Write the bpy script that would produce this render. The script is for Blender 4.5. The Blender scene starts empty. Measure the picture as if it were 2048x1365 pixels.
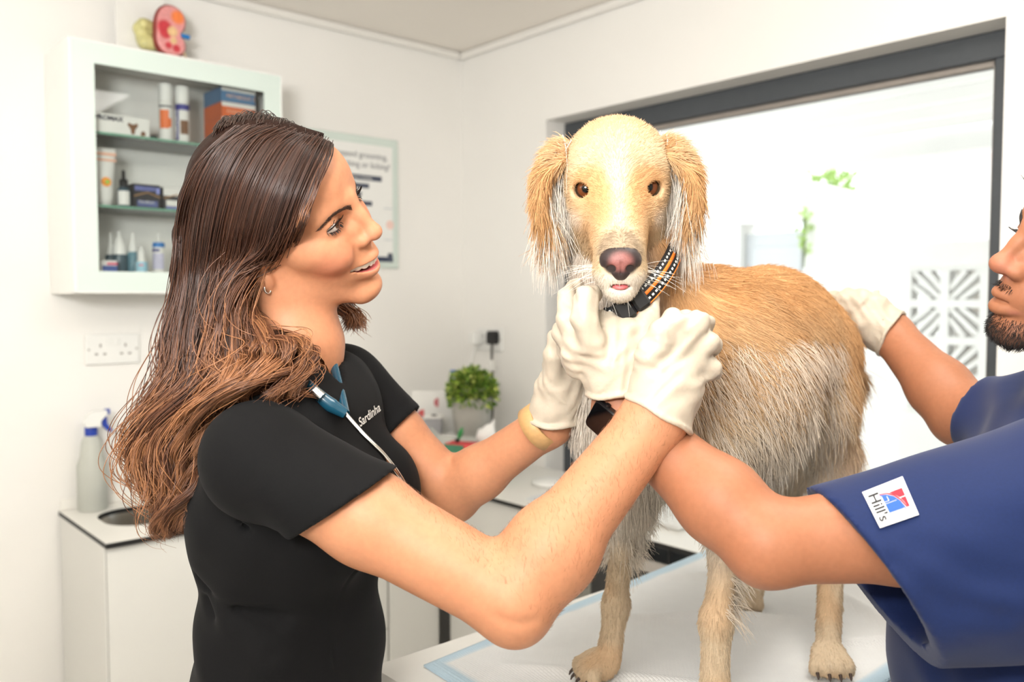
import bpy, math, random
import numpy as np
from mathutils import Vector, Matrix, Euler

SC = bpy.context.scene
COL = SC.collection
random.seed(7)
RNG = np.random.default_rng(11)

# ------------------------------------------------------------------ camera, world, lights, exposure
CAM_POS = np.array([2.582, -2.028, 1.485])
CAM_YAW, CAM_PITCH, FPX = 0.8476, 0.0497, 1712.0
cam_data = bpy.data.cameras.new('camera')
cam = bpy.data.objects.new('camera', cam_data)
COL.objects.link(cam)
cam.location = CAM_POS
cam.rotation_euler = (math.pi / 2 - CAM_PITCH, 0, CAM_YAW)
cam_data.sensor_width = 36.0
cam_data.lens = FPX / 2048.0 * 36.0
cam_data.clip_start = 0.05
cam_data.clip_end = 200
cam_data.dof.use_dof = True
cam_data.dof.focus_distance = 0.98
cam_data.dof.aperture_fstop = 4.0
SC.camera = cam

world = bpy.data.worlds.new('sky')
SC.world = world
world.use_nodes = True
_bg = world.node_tree.nodes['Background']
_bg.inputs[0].default_value = (0.93, 0.97, 1.0, 1)
_bg.inputs[1].default_value = 2.6


def area_light(name, loc, target, size, power, color=(1, 1, 1), size_y=None):
    d = bpy.data.lights.new(name, 'AREA')
    d.energy = power
    d.color = color
    d.size = size
    if size_y:
        d.shape = 'RECTANGLE'
        d.size_y = size_y
    o = bpy.data.objects.new(name, d)
    COL.objects.link(o)
    o.location = loc
    o.rotation_euler = (Vector(target) - Vector(loc)).to_track_quat('-Z', 'Y').to_euler()
    return o


# flash bounced off the ceiling behind the lens, and a weaker softbox high on the left
area_light('bounce_flash', (2.58, -2.58, 1.88), (2.2, -2.12, 2.5), 0.5, 52, (1.0, 0.985, 0.965))
area_light('softbox_light', (1.6, -3.2, 2.2), (1.8, -1.2, 1.3), 1.0, 4.5, (1.0, 0.98, 0.96))
area_light('ceiling_fill', (1.35, -2.4, 1.8), (1.0, -1.35, 2.5), 0.4, 2.5, (1.0, 0.98, 0.955))  # added fill out of view, only to brighten the ceiling towards the corner

SC.view_settings.view_transform = 'Standard'
SC.view_settings.look = 'None'
SC.view_settings.gamma = 1.0
SC.view_settings.use_curve_mapping = False
SC.view_settings.exposure = 0.06
SC.cycles.max_bounces = 6
SC.cycles.diffuse_bounces = 3
SC.cycles.glossy_bounces = 3
SC.cycles.transmission_bounces = 5
SC.cycles.transparent_max_bounces = 8
SC.cycles.caustics_reflective = False
SC.cycles.caustics_refractive = False
# ------------------------------------------------------------------ geometry helpers
_fw = np.array([-math.sin(CAM_YAW), math.cos(CAM_YAW), 0.0])
VR = np.array([math.cos(CAM_YAW), math.sin(CAM_YAW), 0.0])
VF = _fw * math.cos(CAM_PITCH) - np.array([0, 0, 1.0]) * math.sin(CAM_PITCH)
VU = np.array([0, 0, 1.0]) * math.cos(CAM_PITCH) + _fw * math.sin(CAM_PITCH)


def P(px, py, d):
    """World point seen at a photograph pixel at distance d in front of the lens."""
    return CAM_POS + VF * d + VR * ((px - 1024.0) / FPX * d) + VU * ((682.5 - py) / FPX * d)


def V(*a):
    return np.array(a, float)


def unit(v):
    v = np.asarray(v, float)
    return v / max(np.linalg.norm(v), 1e-9)


def lin(c):
    """sRGB 0-255 -> linear rgba"""
    o = []
    for v in c:
        v = v / 255.0
        o.append(v / 12.92 if v <= 0.04045 else ((v + 0.055) / 1.055) ** 2.4)
    return tuple(o) + (1.0,)


_MATS = {}


def mat(name, rgb=(200, 200, 200), rough=0.5, metal=0.0, noise=0.0, nscale=30.0, bump=0.0, bscale=200.0, spec=0.5,
        trans=0.0, ior=1.45, emit=0.0, attr=False, sss=0.0, sss_r=(1, .4, .25), sss_s=0.01, alpha=1.0, sheen=0.0, coat=0.0,
        thin=False, bdist=0.001, stretch=None):
    if name in _MATS:
        return _MATS[name]
    m = bpy.data.materials.new(name)
    m.use_nodes = True
    nt = m.node_tree
    b = nt.nodes['Principled BSDF']
    c = lin(rgb)
    b.inputs['Base Color'].default_value = c
    b.inputs['Roughness'].default_value = rough
    b.inputs['Metallic'].default_value = metal
    b.inputs['Specular IOR Level'].default_value = spec
    b.inputs['Transmission Weight'].default_value = trans
    b.inputs['IOR'].default_value = ior
    b.inputs['Alpha'].default_value = alpha
    b.inputs['Coat Weight'].default_value = coat
    if sheen:
        b.inputs['Sheen Weight'].default_value = sheen
        b.inputs['Sheen Roughness'].default_value = 0.5
    if sss:
        b.inputs['Subsurface Weight'].default_value = sss
        b.inputs['Subsurface Radius'].default_value = sss_r
        b.inputs['Subsurface Scale'].default_value = sss_s
    if emit:
        b.inputs['Emission Color'].default_value = c
        b.inputs['Emission Strength'].default_value = emit
    tc = nt.nodes.new('ShaderNodeTexCoord')
    src = tc.outputs['Object']
    if stretch:
        mp = nt.nodes.new('ShaderNodeMapping')
        mp.inputs['Scale'].default_value = stretch
        nt.links.new(src, mp.inputs['Vector'])
        src = mp.outputs['Vector']
    col = None
    if attr:
        a = nt.nodes.new('ShaderNodeAttribute')
        a.attribute_name = 'Col'
        col = a.outputs['Color']
    if noise:
        n = nt.nodes.new('ShaderNodeTexNoise')
        n.inputs['Scale'].default_value = nscale
        n.inputs['Detail'].default_value = 4
        nt.links.new(src, n.inputs['Vector'])
        mr = nt.nodes.new('ShaderNodeMapRange')
        mr.inputs['From Min'].default_value = 0.3
        mr.inputs['From Max'].default_value = 0.7
        mr.inputs['To Min'].default_value = 1 - noise
        mr.inputs['To Max'].default_value = 1 + noise
        nt.links.new(n.outputs['Fac'], mr.inputs['Value'])
        mx = nt.nodes.new('ShaderNodeVectorMath')
        mx.operation = 'SCALE'
        if col is not None:
            nt.links.new(col, mx.inputs[0])
        else:
            mx.inputs[0].default_value = c[:3]
        nt.links.new(mr.outputs['Result'], mx.inputs['Scale'])
        col = mx.outputs['Vector']
    if col is not None:
        nt.links.new(col, b.inputs['Base Color'])
    if bump:
        n2 = nt.nodes.new('ShaderNodeTexNoise')
        n2.inputs['Scale'].default_value = bscale
        n2.inputs['Detail'].default_value = 3
        nt.links.new(src, n2.inputs['Vector'])
        bp = nt.nodes.new('ShaderNodeBump')
        bp.inputs['Strength'].default_value = bump
        bp.inputs['Distance'].default_value = bdist
        nt.links.new(n2.outputs['Fac'], bp.inputs['Height'])
        nt.links.new(bp.outputs['Normal'], b.inputs['Normal'])
    _MATS[name] = m
    return m


def tag(o, label=None, cat=None, group=None, kind=None):
    if label:
        o['label'] = label
    if cat:
        o['category'] = cat
    if group:
        o['group'] = group
    if kind:
        o['kind'] = kind
    return o


def thing(name, label, cat, loc=(0, 0, 0), group=None, rotz=0.0):
    o = bpy.data.objects.new(name, None)
    COL.objects.link(o)
    o.empty_display_size = 0.05
    o.location = loc
    o.rotation_euler = (0, 0, rotz)
    return tag(o, label, cat, group)


def link(name, me, m, parent=None, world=True):
    o = bpy.data.objects.new(name, me)
    COL.objects.link(o)
    if m is not None:
        me.materials.clear()
        for q in (m if isinstance(m, (list, tuple)) else [m]):
            me.materials.append(q)
    if parent is not None:
        o.parent = parent
        if world:      # the mesh is given in world coordinates; the parent may stand anywhere
            o.matrix_parent_inverse = world_of(parent).inverted()
    return o


def world_of(o):
    m = Matrix.LocRotScale(o.location, o.rotation_euler, o.scale)
    if o.parent is not None:
        m = world_of(o.parent) @ o.matrix_parent_inverse @ m
    return m


def mesh_np(name, verts, faces, smooth=True, cols=None, uv=None):
    """verts n x 3, faces m x k (k = 3 or 4) numpy -> mesh"""
    me = bpy.data.meshes.new(name)
    verts = np.asarray(verts, np.float32)
    faces = np.asarray(faces, np.int32)
    k = faces.shape[1]
    me.vertices.add(len(verts))
    me.vertices.foreach_set('co', verts.ravel())
    me.loops.add(faces.size)
    me.loops.foreach_set('vertex_index', faces.ravel())
    me.polygons.add(len(faces))
    me.polygons.foreach_set('loop_start', np.arange(0, faces.size, k, dtype=np.int32))
    me.polygons.foreach_set('loop_total', np.full(len(faces), k, np.int32))
    me.update(calc_edges=True)
    me.validate()
    if smooth:
        me.polygons.foreach_set('use_smooth', np.ones(len(me.polygons), bool))
    if cols is not None:
        a = me.attributes.new('Col', 'FLOAT_COLOR', 'POINT')
        c = np.ones((len(verts), 4), np.float32)
        c[:, :3] = cols
        a.data.foreach_set('color', c.ravel())
    return me


class MB:
    """collects simple solids, then builds them as one mesh"""

    def __init__(self):
        self.v, self.f, self.s = [], [], []

    def add(self, verts, faces, smooth=False):
        n = len(self.v)
        self.v += [tuple(float(x) for x in q) for q in verts]
        self.f += [tuple(i + n for i in q) for q in faces]
        self.s += [smooth] * len(faces)
        return self

    def box(self, lo, hi, bev=0.0, M=None):
        lo, hi = np.minimum(lo, hi).astype(float), np.maximum(lo, hi).astype(float)
        c, h = (lo + hi) / 2, (hi - lo) / 2
        b = min(bev, 0.45 * 2 * h.min())
        if b <= 0:
            vs = [c + h * np.array(s) for s in ((-1, -1, -1), (1, -1, -1), (1, 1, -1), (-1, 1, -1), (-1, -1, 1), (1, -1, 1), (1, 1, 1), (-1, 1, 1))]
            fs = [(3, 2, 1, 0), (4, 5, 6, 7), (0, 1, 5, 4), (1, 2, 6, 5), (2, 3, 7, 6), (3, 0, 4, 7)]
        else:
            vs, ix = [], {}
            for sx in (-1, 1):
                for sy in (-1, 1):
                    for sz in (-1, 1):
                        s = np.array((sx, sy, sz))
                        for ax in range(3):
                            q = c + s * (h - b)
                            q[ax] = c[ax] + s[ax] * h[ax]
                            ix[(sx, sy, sz, ax)] = len(vs)
                            vs.append(q)
            fs = []
            for ax in range(3):
                a, d = (ax + 1) % 3, (ax + 2) % 3
                for s in (-1, 1):
                    q = []
                    for ta, td in ((-1, -1), (1, -1), (1, 1), (-1, 1)):
                        k = [0, 0, 0]
                        k[ax], k[a], k[d] = s, ta, td
                        q.append(ix[(k[0], k[1], k[2], ax)])
                    fs.append(tuple(q if s > 0 else q[::-1]))
                for ta in (-1, 1):          # bevel along axis ax
                    for td in (-1, 1):
                        def key(s, fa):
                            k = [0, 0, 0]
                            k[ax], k[a], k[d] = s, ta, td
                            return ix[(k[0], k[1], k[2], fa)]
                        q = [key(-1, a), key(1, a), key(1, d), key(-1, d)]
                        fs.append(tuple(q if ta * td > 0 else q[::-1]))
            for sx in (-1, 1):
                for sy in (-1, 1):
                    for sz in (-1, 1):
                        q = [ix[(sx, sy, sz, k)] for k in range(3)]
                        fs.append(tuple(q if sx * sy * sz > 0 else q[::-1]))
        if M is not None:
            vs = [np.array(M @ Vector(q)) for q in vs]
        return self.add(vs, fs)

    def lathe(self, prof, c=(0, 0, 0), n=28, axis=None, smooth=True):
        """prof: (radius, height) list from bottom to top; axis: up direction"""
        c = np.array(c, float)
        w = unit(axis) if axis is not None else V(0, 0, 1)
        u = unit(np.cross(w, V(0.3, 1, 0.2)))
        v = np.cross(w, u)
        vs, fs = [], []
        for rr, hh in prof:
            for i in range(n):
                a = 2 * math.pi * i / n
                vs.append(c + w * hh + (u * math.cos(a) + v * math.sin(a)) * rr)
        for j in range(len(prof) - 1):
            for i in range(n):
                fs.append((j * n + i, j * n + (i + 1) % n, (j + 1) * n + (i + 1) % n, (j + 1) * n + i))
        self.add(vs, fs, smooth)
        self.add(vs[:n][::-1], [tuple(range(n))])
        self.add(vs[-n:], [tuple(range(n))])
        return self

    def tube(self, pts, r, n=10, closed=False):
        pts = [np.array(p, float) for p in pts]
        rs = r if hasattr(r, '__len__') else [r] * len(pts)
        vs, fs = [], []
        ref = V(0.31, 0.22, 0.92)
        u = None
        m = len(pts)
        for i, p in enumerate(pts):
            t = unit(pts[(i + 1) % m] - pts[i - 1]) if closed else unit(pts[min(i + 1, m - 1)] - pts[max(i - 1, 0)])
            if u is None:
                u = unit(np.cross(t, ref))
            u = unit(u - t * (u @ t))
            w = np.cross(t, u)
            for k in range(n):
                a = 2 * math.pi * k / n
                vs.append(p + (u * math.cos(a) + w * math.sin(a)) * rs[i])
        for j in range(m if closed else m - 1):
            j2 = (j + 1) % m
            for i in range(n):
                fs.append((j * n + i, j * n + (i + 1) % n, j2 * n + (i + 1) % n, j2 * n + i))
        self.add(vs, fs, True)
        if not closed:
            self.add(vs[:n][::-1], [tuple(range(n))])
            self.add(vs[-n:], [tuple(range(n))])
        return self

    def prism(self, poly, o, eu, ev, thick):
        """flat outline (2-D points) in the plane o + x*eu + y*ev, extruded by thick along eu x ev"""
        o, eu, ev = np.array(o, float), unit(eu), unit(ev)
        w = np.cross(eu, ev)
        n = len(poly)
        a = [o + eu * x + ev * y for x, y in poly]
        b = [q + w * thick for q in a]
        self.add(a + b, [tuple(range(n))[::-1], tuple(range(n, 2 * n))] + [(i, (i + 1) % n, n + (i + 1) % n, n + i) for i in range(n)])
        return self

    def build(self, name, m, parent=None, smooth=None):
        me = bpy.data.meshes.new(name)
        me.from_pydata(self.v, [], self.f)
        me.update()
        if smooth is None:
            me.polygons.foreach_set('use_smooth', self.s)
        else:
            me.polygons.foreach_set('use_smooth', [smooth] * len(self.f))
        return link(name, me, m, parent)


def text(name, body, size, o, eu, ev, m, parent=None, align='LEFT', thick=0.0004, squeeze=1.0, bold=0.0):
    """flat lettering: baseline start o, reading direction eu, up direction ev"""
    cu = bpy.data.curves.new(name, 'FONT')
    cu.body = body
    cu.size = size
    cu.align_x = align
    cu.extrude = thick
    cu.offset = bold
    eu, ev = unit(eu), unit(ev)
    w = np.cross(eu, ev)
    mw = Matrix(((eu[0] * squeeze, ev[0], w[0], o[0]), (eu[1] * squeeze, ev[1], w[1], o[1]), (eu[2] * squeeze, ev[2], w[2], o[2]), (0, 0, 0, 1)))
    tmp = bpy.data.objects.new(name, cu)
    me = bpy.data.meshes.new_from_object(tmp)
    bpy.data.objects.remove(tmp)
    bpy.data.curves.remove(cu)
    me.materials.clear()
    me.materials.append(m)
    ob = bpy.data.objects.new(name, me)
    COL.objects.link(ob)
    if parent is not None:
        ob.parent = parent
        ob.matrix_parent_inverse = world_of(parent).inverted()
    ob.matrix_basis = mw
    return ob


def catmull(pts, n):
    """smooth curve through points (m x k) sampled at n values"""
    p = np.asarray(pts, float)
    m = len(p)
    q = np.vstack([2 * p[0] - p[1], p, 2 * p[-1] - p[-2]])
    t = np.linspace(0, m - 1 - 1e-6, n)
    i = t.astype(int)
    u = (t - i)[:, None]
    a, b, c, d = q[i], q[i + 1], q[i + 2], q[i + 3]
    return 0.5 * ((2 * b) + (-a + c) * u + (2 * a - 5 * b + 4 * c - d) * u ** 2 + (-a + 3 * b - 3 * c + d) * u ** 3)


def sstep(a, b, x):
    t = np.clip((np.asarray(x, float) - a) / (b - a), 0, 1)
    return t * t * (3 - 2 * t)


def vnoise(p, scale, seed=0):
    """smooth value noise on points n x 3, about -1..1"""
    q = np.asarray(p, float) * scale + seed * 17.31
    i = np.floor(q).astype(np.int64)
    f = q - i
    f = f * f * (3 - 2 * f)
    out = 0
    for dx in (0, 1):
        for dy in (0, 1):
            for dz in (0, 1):
                h = (i[..., 0] + dx) * 374761393 + (i[..., 1] + dy) * 668265263 + (i[..., 2] + dz) * 2147483647 + seed * 1274126177
                h = (h ^ (h >> 13)) * 1274126177
                h = ((h ^ (h >> 16)) & 0xffff) / 32767.5 - 1.0
                w = (f[..., 0] if dx else 1 - f[..., 0]) * (f[..., 1] if dy else 1 - f[..., 1]) * (f[..., 2] if dz else 1 - f[..., 2])
                out = out + h * w
    return out


# ------------------------------------------------------------------ implicit surfaces, for bodies, cloth and gloves
class Sdf:
    def __init__(self, lo, hi, h):
        self.lo, self.h = np.array(lo, float), h
        self.n = np.ceil((np.array(hi, float) - self.lo) / h).astype(int) + 1
        self.d = np.full(self.n, 0.5, np.float32)

    def _blk(self, lo, hi):
        a = np.clip(np.floor((np.array(lo) - self.lo) / self.h).astype(int), 0, self.n)
        b = np.clip(np.ceil((np.array(hi) - self.lo) / self.h).astype(int) + 1, 0, self.n)
        if np.any(b <= a):
            return None, None
        sl = tuple(slice(a[i], b[i]) for i in range(3))
        ax = [(self.lo[i] + self.h * np.arange(a[i], b[i])).astype(np.float32) for i in range(3)]
        return sl, (ax[0][:, None, None], ax[1][None, :, None], ax[2][None, None, :])

    def _mix(self, sl, q, k, op):
        d = self.d[sl]
        if op == 'add':
            if k > 0:
                h = np.maximum(k - np.abs(d - q), 0) / k
                self.d[sl] = np.minimum(d, q) - h * h * (k * 0.25)
            else:
                self.d[sl] = np.minimum(d, q)
        elif op == 'sub':
            q = -q
            if k > 0:
                h = np.maximum(k - np.abs(d - q), 0) / k
                self.d[sl] = np.maximum(d, q) + h * h * (k * 0.25)
            else:
                self.d[sl] = np.maximum(d, q)

    def cone(self, a, b, ra, rb, k=0.01, op='add'):
        a, b = np.array(a, float), np.array(b, float)
        R = max(ra, rb) + k + 3 * self.h
        sl, (X, Y, Z) = self._blk(np.minimum(a, b) - R, np.maximum(a, b) + R)
        if sl is None:
            return self
        ba = b - a
        L = max(ba @ ba, 1e-12)
        px, py, pz = X - a[0], Y - a[1], Z - a[2]
        t = np.clip((px * ba[0] + py * ba[1] + pz * ba[2]) / L, 0, 1)
        q = np.sqrt((px - ba[0] * t) ** 2 + (py - ba[1] * t) ** 2 + (pz - ba[2] * t) ** 2) - (ra + (rb - ra) * t)
        self._mix(sl, q.astype(np.float32), k, op)
        return self

    def chain(self, pts, rs, k=0.01, op='add'):
        rs = rs if hasattr(rs, '__len__') else [rs] * len(pts)
        for i in range(len(pts) - 1):
            self.cone(pts[i], pts[i + 1], rs[i], rs[i + 1], k, op)
        return self

    def ell(self, c, r, k=0.01, R=None, op='add'):
        """ellipsoid: centre, half-axes, optional rotation (columns are the axes)"""
        c, r = np.array(c, float), np.array(r, float)
        E = np.eye(3) if R is None else np.array(R, float)
        ext = np.sqrt(((E * r) ** 2).sum(1)) + k + 3 * self.h
        sl, (X, Y, Z) = self._blk(c - ext, c + ext)
        if sl is None:
            return self
        p = (X - c[0], Y - c[1], Z - c[2])
        k0 = k1 = 0
        for i in range(3):
            u = p[0] * E[0, i] + p[1] * E[1, i] + p[2] * E[2, i]
            k0 = k0 + (u / r[i]) ** 2
            k1 = k1 + (u / r[i] ** 2) ** 2
        k0, k1 = np.sqrt(k0), np.sqrt(k1)
        q = k0 * (k0 - 1) / np.maximum(k1, 1e-6)
        self._mix(sl, q.astype(np.float32), k, op)
        return self

    def econe(self, a, b, ra, rb, side, k=0.01, op='add'):
        """tapered limb of elliptic section; ra, rb = (radius along side, radius across)"""
        a, b = np.array(a, float), np.array(b, float)
        ra, rb = np.array(ra, float), np.array(rb, float)
        R = max(ra.max(), rb.max()) + k + 3 * self.h
        sl, (X, Y, Z) = self._blk(np.minimum(a, b) - R, np.maximum(a, b) + R)
        if sl is None:
            return self
        ba = b - a
        L = np.linalg.norm(ba)
        w = ba / L
        u = unit(np.array(side, float) - w * (np.array(side, float) @ w))
        v = np.cross(w, u)
        px, py, pz = X - a[0], Y - a[1], Z - a[2]
        s = px * w[0] + py * w[1] + pz * w[2]
        t = np.clip(s / L, 0, 1)
        e = s - t * L
        pu = px * u[0] + py * u[1] + pz * u[2]
        pv = px * v[0] + py * v[1] + pz * v[2]
        r1 = ra[0] + (rb[0] - ra[0]) * t
        r2 = ra[1] + (rb[1] - ra[1]) * t
        rm = np.minimum(r1, r2)
        q = (np.sqrt((pu / r1) ** 2 + (pv / r2) ** 2 + (e / rm) ** 2) - 1) * rm
        self._mix(sl, q.astype(np.float32), k, op)
        return self

    def plane(self, o, n, k=0.0, op='sub', lo=None, hi=None):
        """cut away the side the normal points to"""
        lo = self.lo if lo is None else lo
        hi = self.lo + self.h * self.n if hi is None else hi
        sl, (X, Y, Z) = self._blk(lo, hi)
        n = unit(n)
        q = ((X - o[0]) * n[0] + (Y - o[1]) * n[1] + (Z - o[2]) * n[2]).astype(np.float32)
        self._mix(sl, -q, k, op)
        return self

    def grow(self, fn, lo=None, hi=None):
        """displace: fn(X, Y, Z) is added to the distance (negative grows)"""
        lo = self.lo if lo is None else lo
        hi = self.lo + self.h * self.n if hi is None else hi
        sl, (X, Y, Z) = self._blk(lo, hi)
        self.d[sl] = self.d[sl] + fn(X, Y, Z).astype(np.float32)
        return self

    def crease(self, pts, depth, width):
        """thin groove (depth > 0) or ridge (depth < 0) along a polyline"""
        for i in range(len(pts) - 1):
            a, b = np.array(pts[i], float), np.array(pts[i + 1], float)
            R = width * 2.5
            sl, c = self._blk(np.minimum(a, b) - R, np.maximum(a, b) + R)
            if sl is None:
                continue
            X, Y, Z = c
            ba = b - a
            L = max(ba @ ba, 1e-12)
            t = np.clip(((X - a[0]) * ba[0] + (Y - a[1]) * ba[1] + (Z - a[2]) * ba[2]) / L, 0, 1)
            q = (X - a[0] - ba[0] * t) ** 2 + (Y - a[1] - ba[1] * t) ** 2 + (Z - a[2] - ba[2] * t) ** 2
            g = depth * np.exp(-q / (width * width))
            if not hasattr(self, '_g'):
                self._g = np.zeros_like(self.d)
            self._g[sl] = np.where(np.abs(g) > np.abs(self._g[sl]), g, self._g[sl])
        return self

    def flush(self):
        if hasattr(self, '_g'):
            self.d += self._g
            del self._g
        return self

    def mesh(self):
        """naive surface nets -> verts, quads"""
        self.flush()
        d, n = self.d, self.n
        ins = d < 0
        c = np.zeros(n - 1, np.uint8)
        for i in (0, 1):
            for j in (0, 1):
                for k in (0, 1):
                    c += ins[i:n[0] - 1 + i, j:n[1] - 1 + j, k:n[2] - 1 + k]
        act = (c > 0) & (c < 8)
        ci = np.argwhere(act)
        idx = np.full(n - 1, -1, np.int32)
        idx[act] = np.arange(len(ci))
        cor = [(i, j, k) for i in (0, 1) for j in (0, 1) for k in (0, 1)]
        val = {q: d[ci[:, 0] + q[0], ci[:, 1] + q[1], ci[:, 2] + q[2]] for q in cor}
        acc = np.zeros((len(ci), 3))
        cnt = np.zeros(len(ci))
        for a in cor:
            for ax in range(3):
                if a[ax]:
                    continue
                b = list(a)
                b[ax] = 1
                b = tuple(b)
                va, vb = val[a], val[b]
                s = (va < 0) != (vb < 0)
                t = np.where(s, va / np.where(s, va - vb, 1), 0)
                p = np.tile(np.array(a, float), (len(ci), 1))
                p[:, ax] = t
                acc += p * s[:, None]
                cnt += s
        verts = self.lo + self.h * (ci + acc / cnt[:, None])
        quads = []
        for ax in range(3):
            sl0 = [slice(None)] * 3
            sl1 = [slice(None)] * 3
            sl0[ax], sl1[ax] = slice(0, -1), slice(1, None)
            s0, s1 = ins[tuple(sl0)], ins[tuple(sl1)]
            e = np.argwhere(s0 != s1)
            a, b = (ax + 1) % 3, (ax + 2) % 3
            e = e[(e[:, a] > 0) & (e[:, b] > 0) & (e[:, a] < n[a] - 1) & (e[:, b] < n[b] - 1)]
            flip = ins[e[:, 0], e[:, 1], e[:, 2]]
            q = []
            for da, db in ((-1, -1), (0, -1), (0, 0), (-1, 0)):
                t = e.copy()
                t[:, a] += da
                t[:, b] += db
                q.append(idx[t[:, 0], t[:, 1], t[:, 2]])
            q = np.stack(q, 1)
            q[~flip] = q[~flip][:, ::-1]
            quads.append(q)
        return verts, np.concatenate(quads)


def join_np(*parts):
    vs, fs, n = [], [], 0
    for v, f in parts:
        vs.append(v)
        fs.append(f + n)
        n += len(v)
    return np.concatenate(vs), np.concatenate(fs)


def laplace(verts, quads, it=2, lam=0.5):
    v = verts.copy()
    e = np.concatenate([quads[:, [0, 1]], quads[:, [1, 2]], quads[:, [2, 3]], quads[:, [3, 0]]])
    e = np.concatenate([e, e[:, ::-1]])
    deg = np.bincount(e[:, 0], minlength=len(v)).astype(float)
    for _ in range(it):
        s = np.stack([np.bincount(e[:, 0], weights=v[e[:, 1], i], minlength=len(v)) for i in range(3)], 1)
        v = v + lam * (s / deg[:, None] - v)
    return v


def vnormals(verts, quads):
    a, b, c, d = (verts[quads[:, i]] for i in range(4))
    fn = np.cross(c - a, d - b)
    n = np.zeros_like(verts)
    for i in range(4):
        np.add.at(n, quads[:, i], fn)
    return n / np.maximum(np.linalg.norm(n, axis=1, keepdims=True), 1e-12)


def hair_obj(name, pts, rad, cols, m, parent=None, kind=None):
    """pts: n x k x 3 strands in world coordinates, rad: k or n x k, cols: n x 3"""
    n, k = pts.shape[:2]
    hc = bpy.data.hair_curves.new(name)
    hc.add_curves([k] * n)
    hc.attributes['position'].data.foreach_set('vector', np.ascontiguousarray(pts, np.float32).ravel())
    r = np.broadcast_to(np.asarray(rad, np.float32), (n, k))
    at = hc.attributes.get('radius') or hc.attributes.new('radius', 'FLOAT', 'POINT')
    at.data.foreach_set('value', np.ascontiguousarray(r, np.float32).ravel())
    cols = np.asarray(cols)
    per_point = cols.ndim == 3
    a = hc.attributes.new('Col', 'FLOAT_COLOR', 'POINT' if per_point else 'CURVE')
    c = np.ones((n * k if per_point else n, 4), np.float32)
    c[:, :3] = cols.reshape(-1, 3)
    a.data.foreach_set('color', c.ravel())
    hc.materials.append(m)
    o = bpy.data.objects.new(name, hc)
    COL.objects.link(o)
    if parent is not None:
        o.parent = parent
        o.matrix_parent_inverse = world_of(parent).inverted()
    if kind:
        o['kind'] = kind
    return o


def sample_surface(verts, quads, n, weight=None, rng=RNG):
    """random points on a quad mesh: positions, normals, and index of the face"""
    a, b, c, d = (verts[quads[:, i]] for i in range(4))
    fn = np.cross(c - a, d - b)
    ar = np.linalg.norm(fn, axis=1) * 0.5
    nv = vnormals(verts, quads)
    w = ar if weight is None else ar * weight
    w = w / w.sum()
    i = rng.choice(len(quads), n, p=w)
    u, v = rng.random((2, n, 1))
    def bl(q):
        return (q[quads[i, 0]] * (1 - u) + q[quads[i, 1]] * u) * (1 - v) + (q[quads[i, 3]] * (1 - u) + q[quads[i, 2]] * u) * v
    p = bl(verts)
    m = bl(nv)
    m /= np.maximum(np.linalg.norm(m, axis=1, keepdims=True), 1e-9)
    return p, m, i


def ray_hit(s, px, py, d0=.6, d1=1.2, step=.0015):
    """first crossing of an implicit surface on the ray through a pixel -> distance"""
    ds = np.arange(d0, d1, step)
    pts = CAM_POS + ds[:, None] * (VF + VR * ((px - 1024.0) / FPX) + VU * ((682.5 - py) / FPX))
    ii = np.clip(np.round((pts - s.lo) / s.h).astype(int), 0, s.n - 1)
    v = s.d[ii[:, 0], ii[:, 1], ii[:, 2]]
    k = int(np.argmax(v < 0))
    if v[k] >= 0:
        return None
    return ds[k - 1] + step * v[k - 1] / (v[k - 1] - v[k]) if k > 0 else ds[k]
# ------------------------------------------------------------------ the room
M_WALL = mat('wall_paint', (242, 240, 235), 0.75, noise=0.012, nscale=3, bump=0.06, bscale=260)
M_CEIL = mat('ceiling_paint', (248, 242, 233), 0.8, noise=0.01, nscale=3, bump=0.05, bscale=200)
M_FLOOR = mat('floor_vinyl', (222, 218, 211), 0.45, noise=0.05, nscale=9, bump=0.1, bscale=90)
M_TRIM = mat('trim_paint', (236, 233, 227), 0.55, noise=0.01, nscale=5)
M_FRAME = mat('grey_aluminium', (72, 76, 80), 0.42, noise=0.04, nscale=40, spec=0.5)
M_RUBBER = mat('gasket_rubber', (48, 50, 50), 0.6, noise=0.05)
M_LAM = mat('white_laminate', (240, 238, 231), 0.35, noise=0.01, nscale=6)
M_CARC = mat('white_cabinet', (226, 225, 219), 0.4, noise=0.01, nscale=4)
M_BLACKEDGE = mat('black_core', (24, 24, 24), 0.5, noise=0.1)
M_STEEL = mat('brushed_steel', (176, 172, 164), 0.28, 1.0, noise=0.06, nscale=60, bump=0.05, bscale=300)
M_WHITEP = mat('white_plastic', (238, 238, 234), 0.35, noise=0.01)
M_BLACKP = mat('black_plastic', (30, 30, 31), 0.45, noise=0.05)
M_EXT = mat('whitewash', (240, 238, 234), 0.8, noise=0.03, nscale=2, bump=0.1, bscale=40)
M_TILE = mat('terracotta', (205, 120, 96), 0.8, noise=0.15, nscale=12)
M_LEAFD = mat('garden_leaf', (176, 204, 122), 0.5, noise=0.2, nscale=20)

ZC, ZR, XL, XR, ZW = 2.408, 2.089, 0.459, 1.884, 0.90
RX, RY = 3.9, -3.6           # the room's far limits behind the lens


def struct(name, mb, m, parent=None):
    o = mb.build(name, m, parent)
    o['kind'] = 'structure'
    return o


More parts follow.
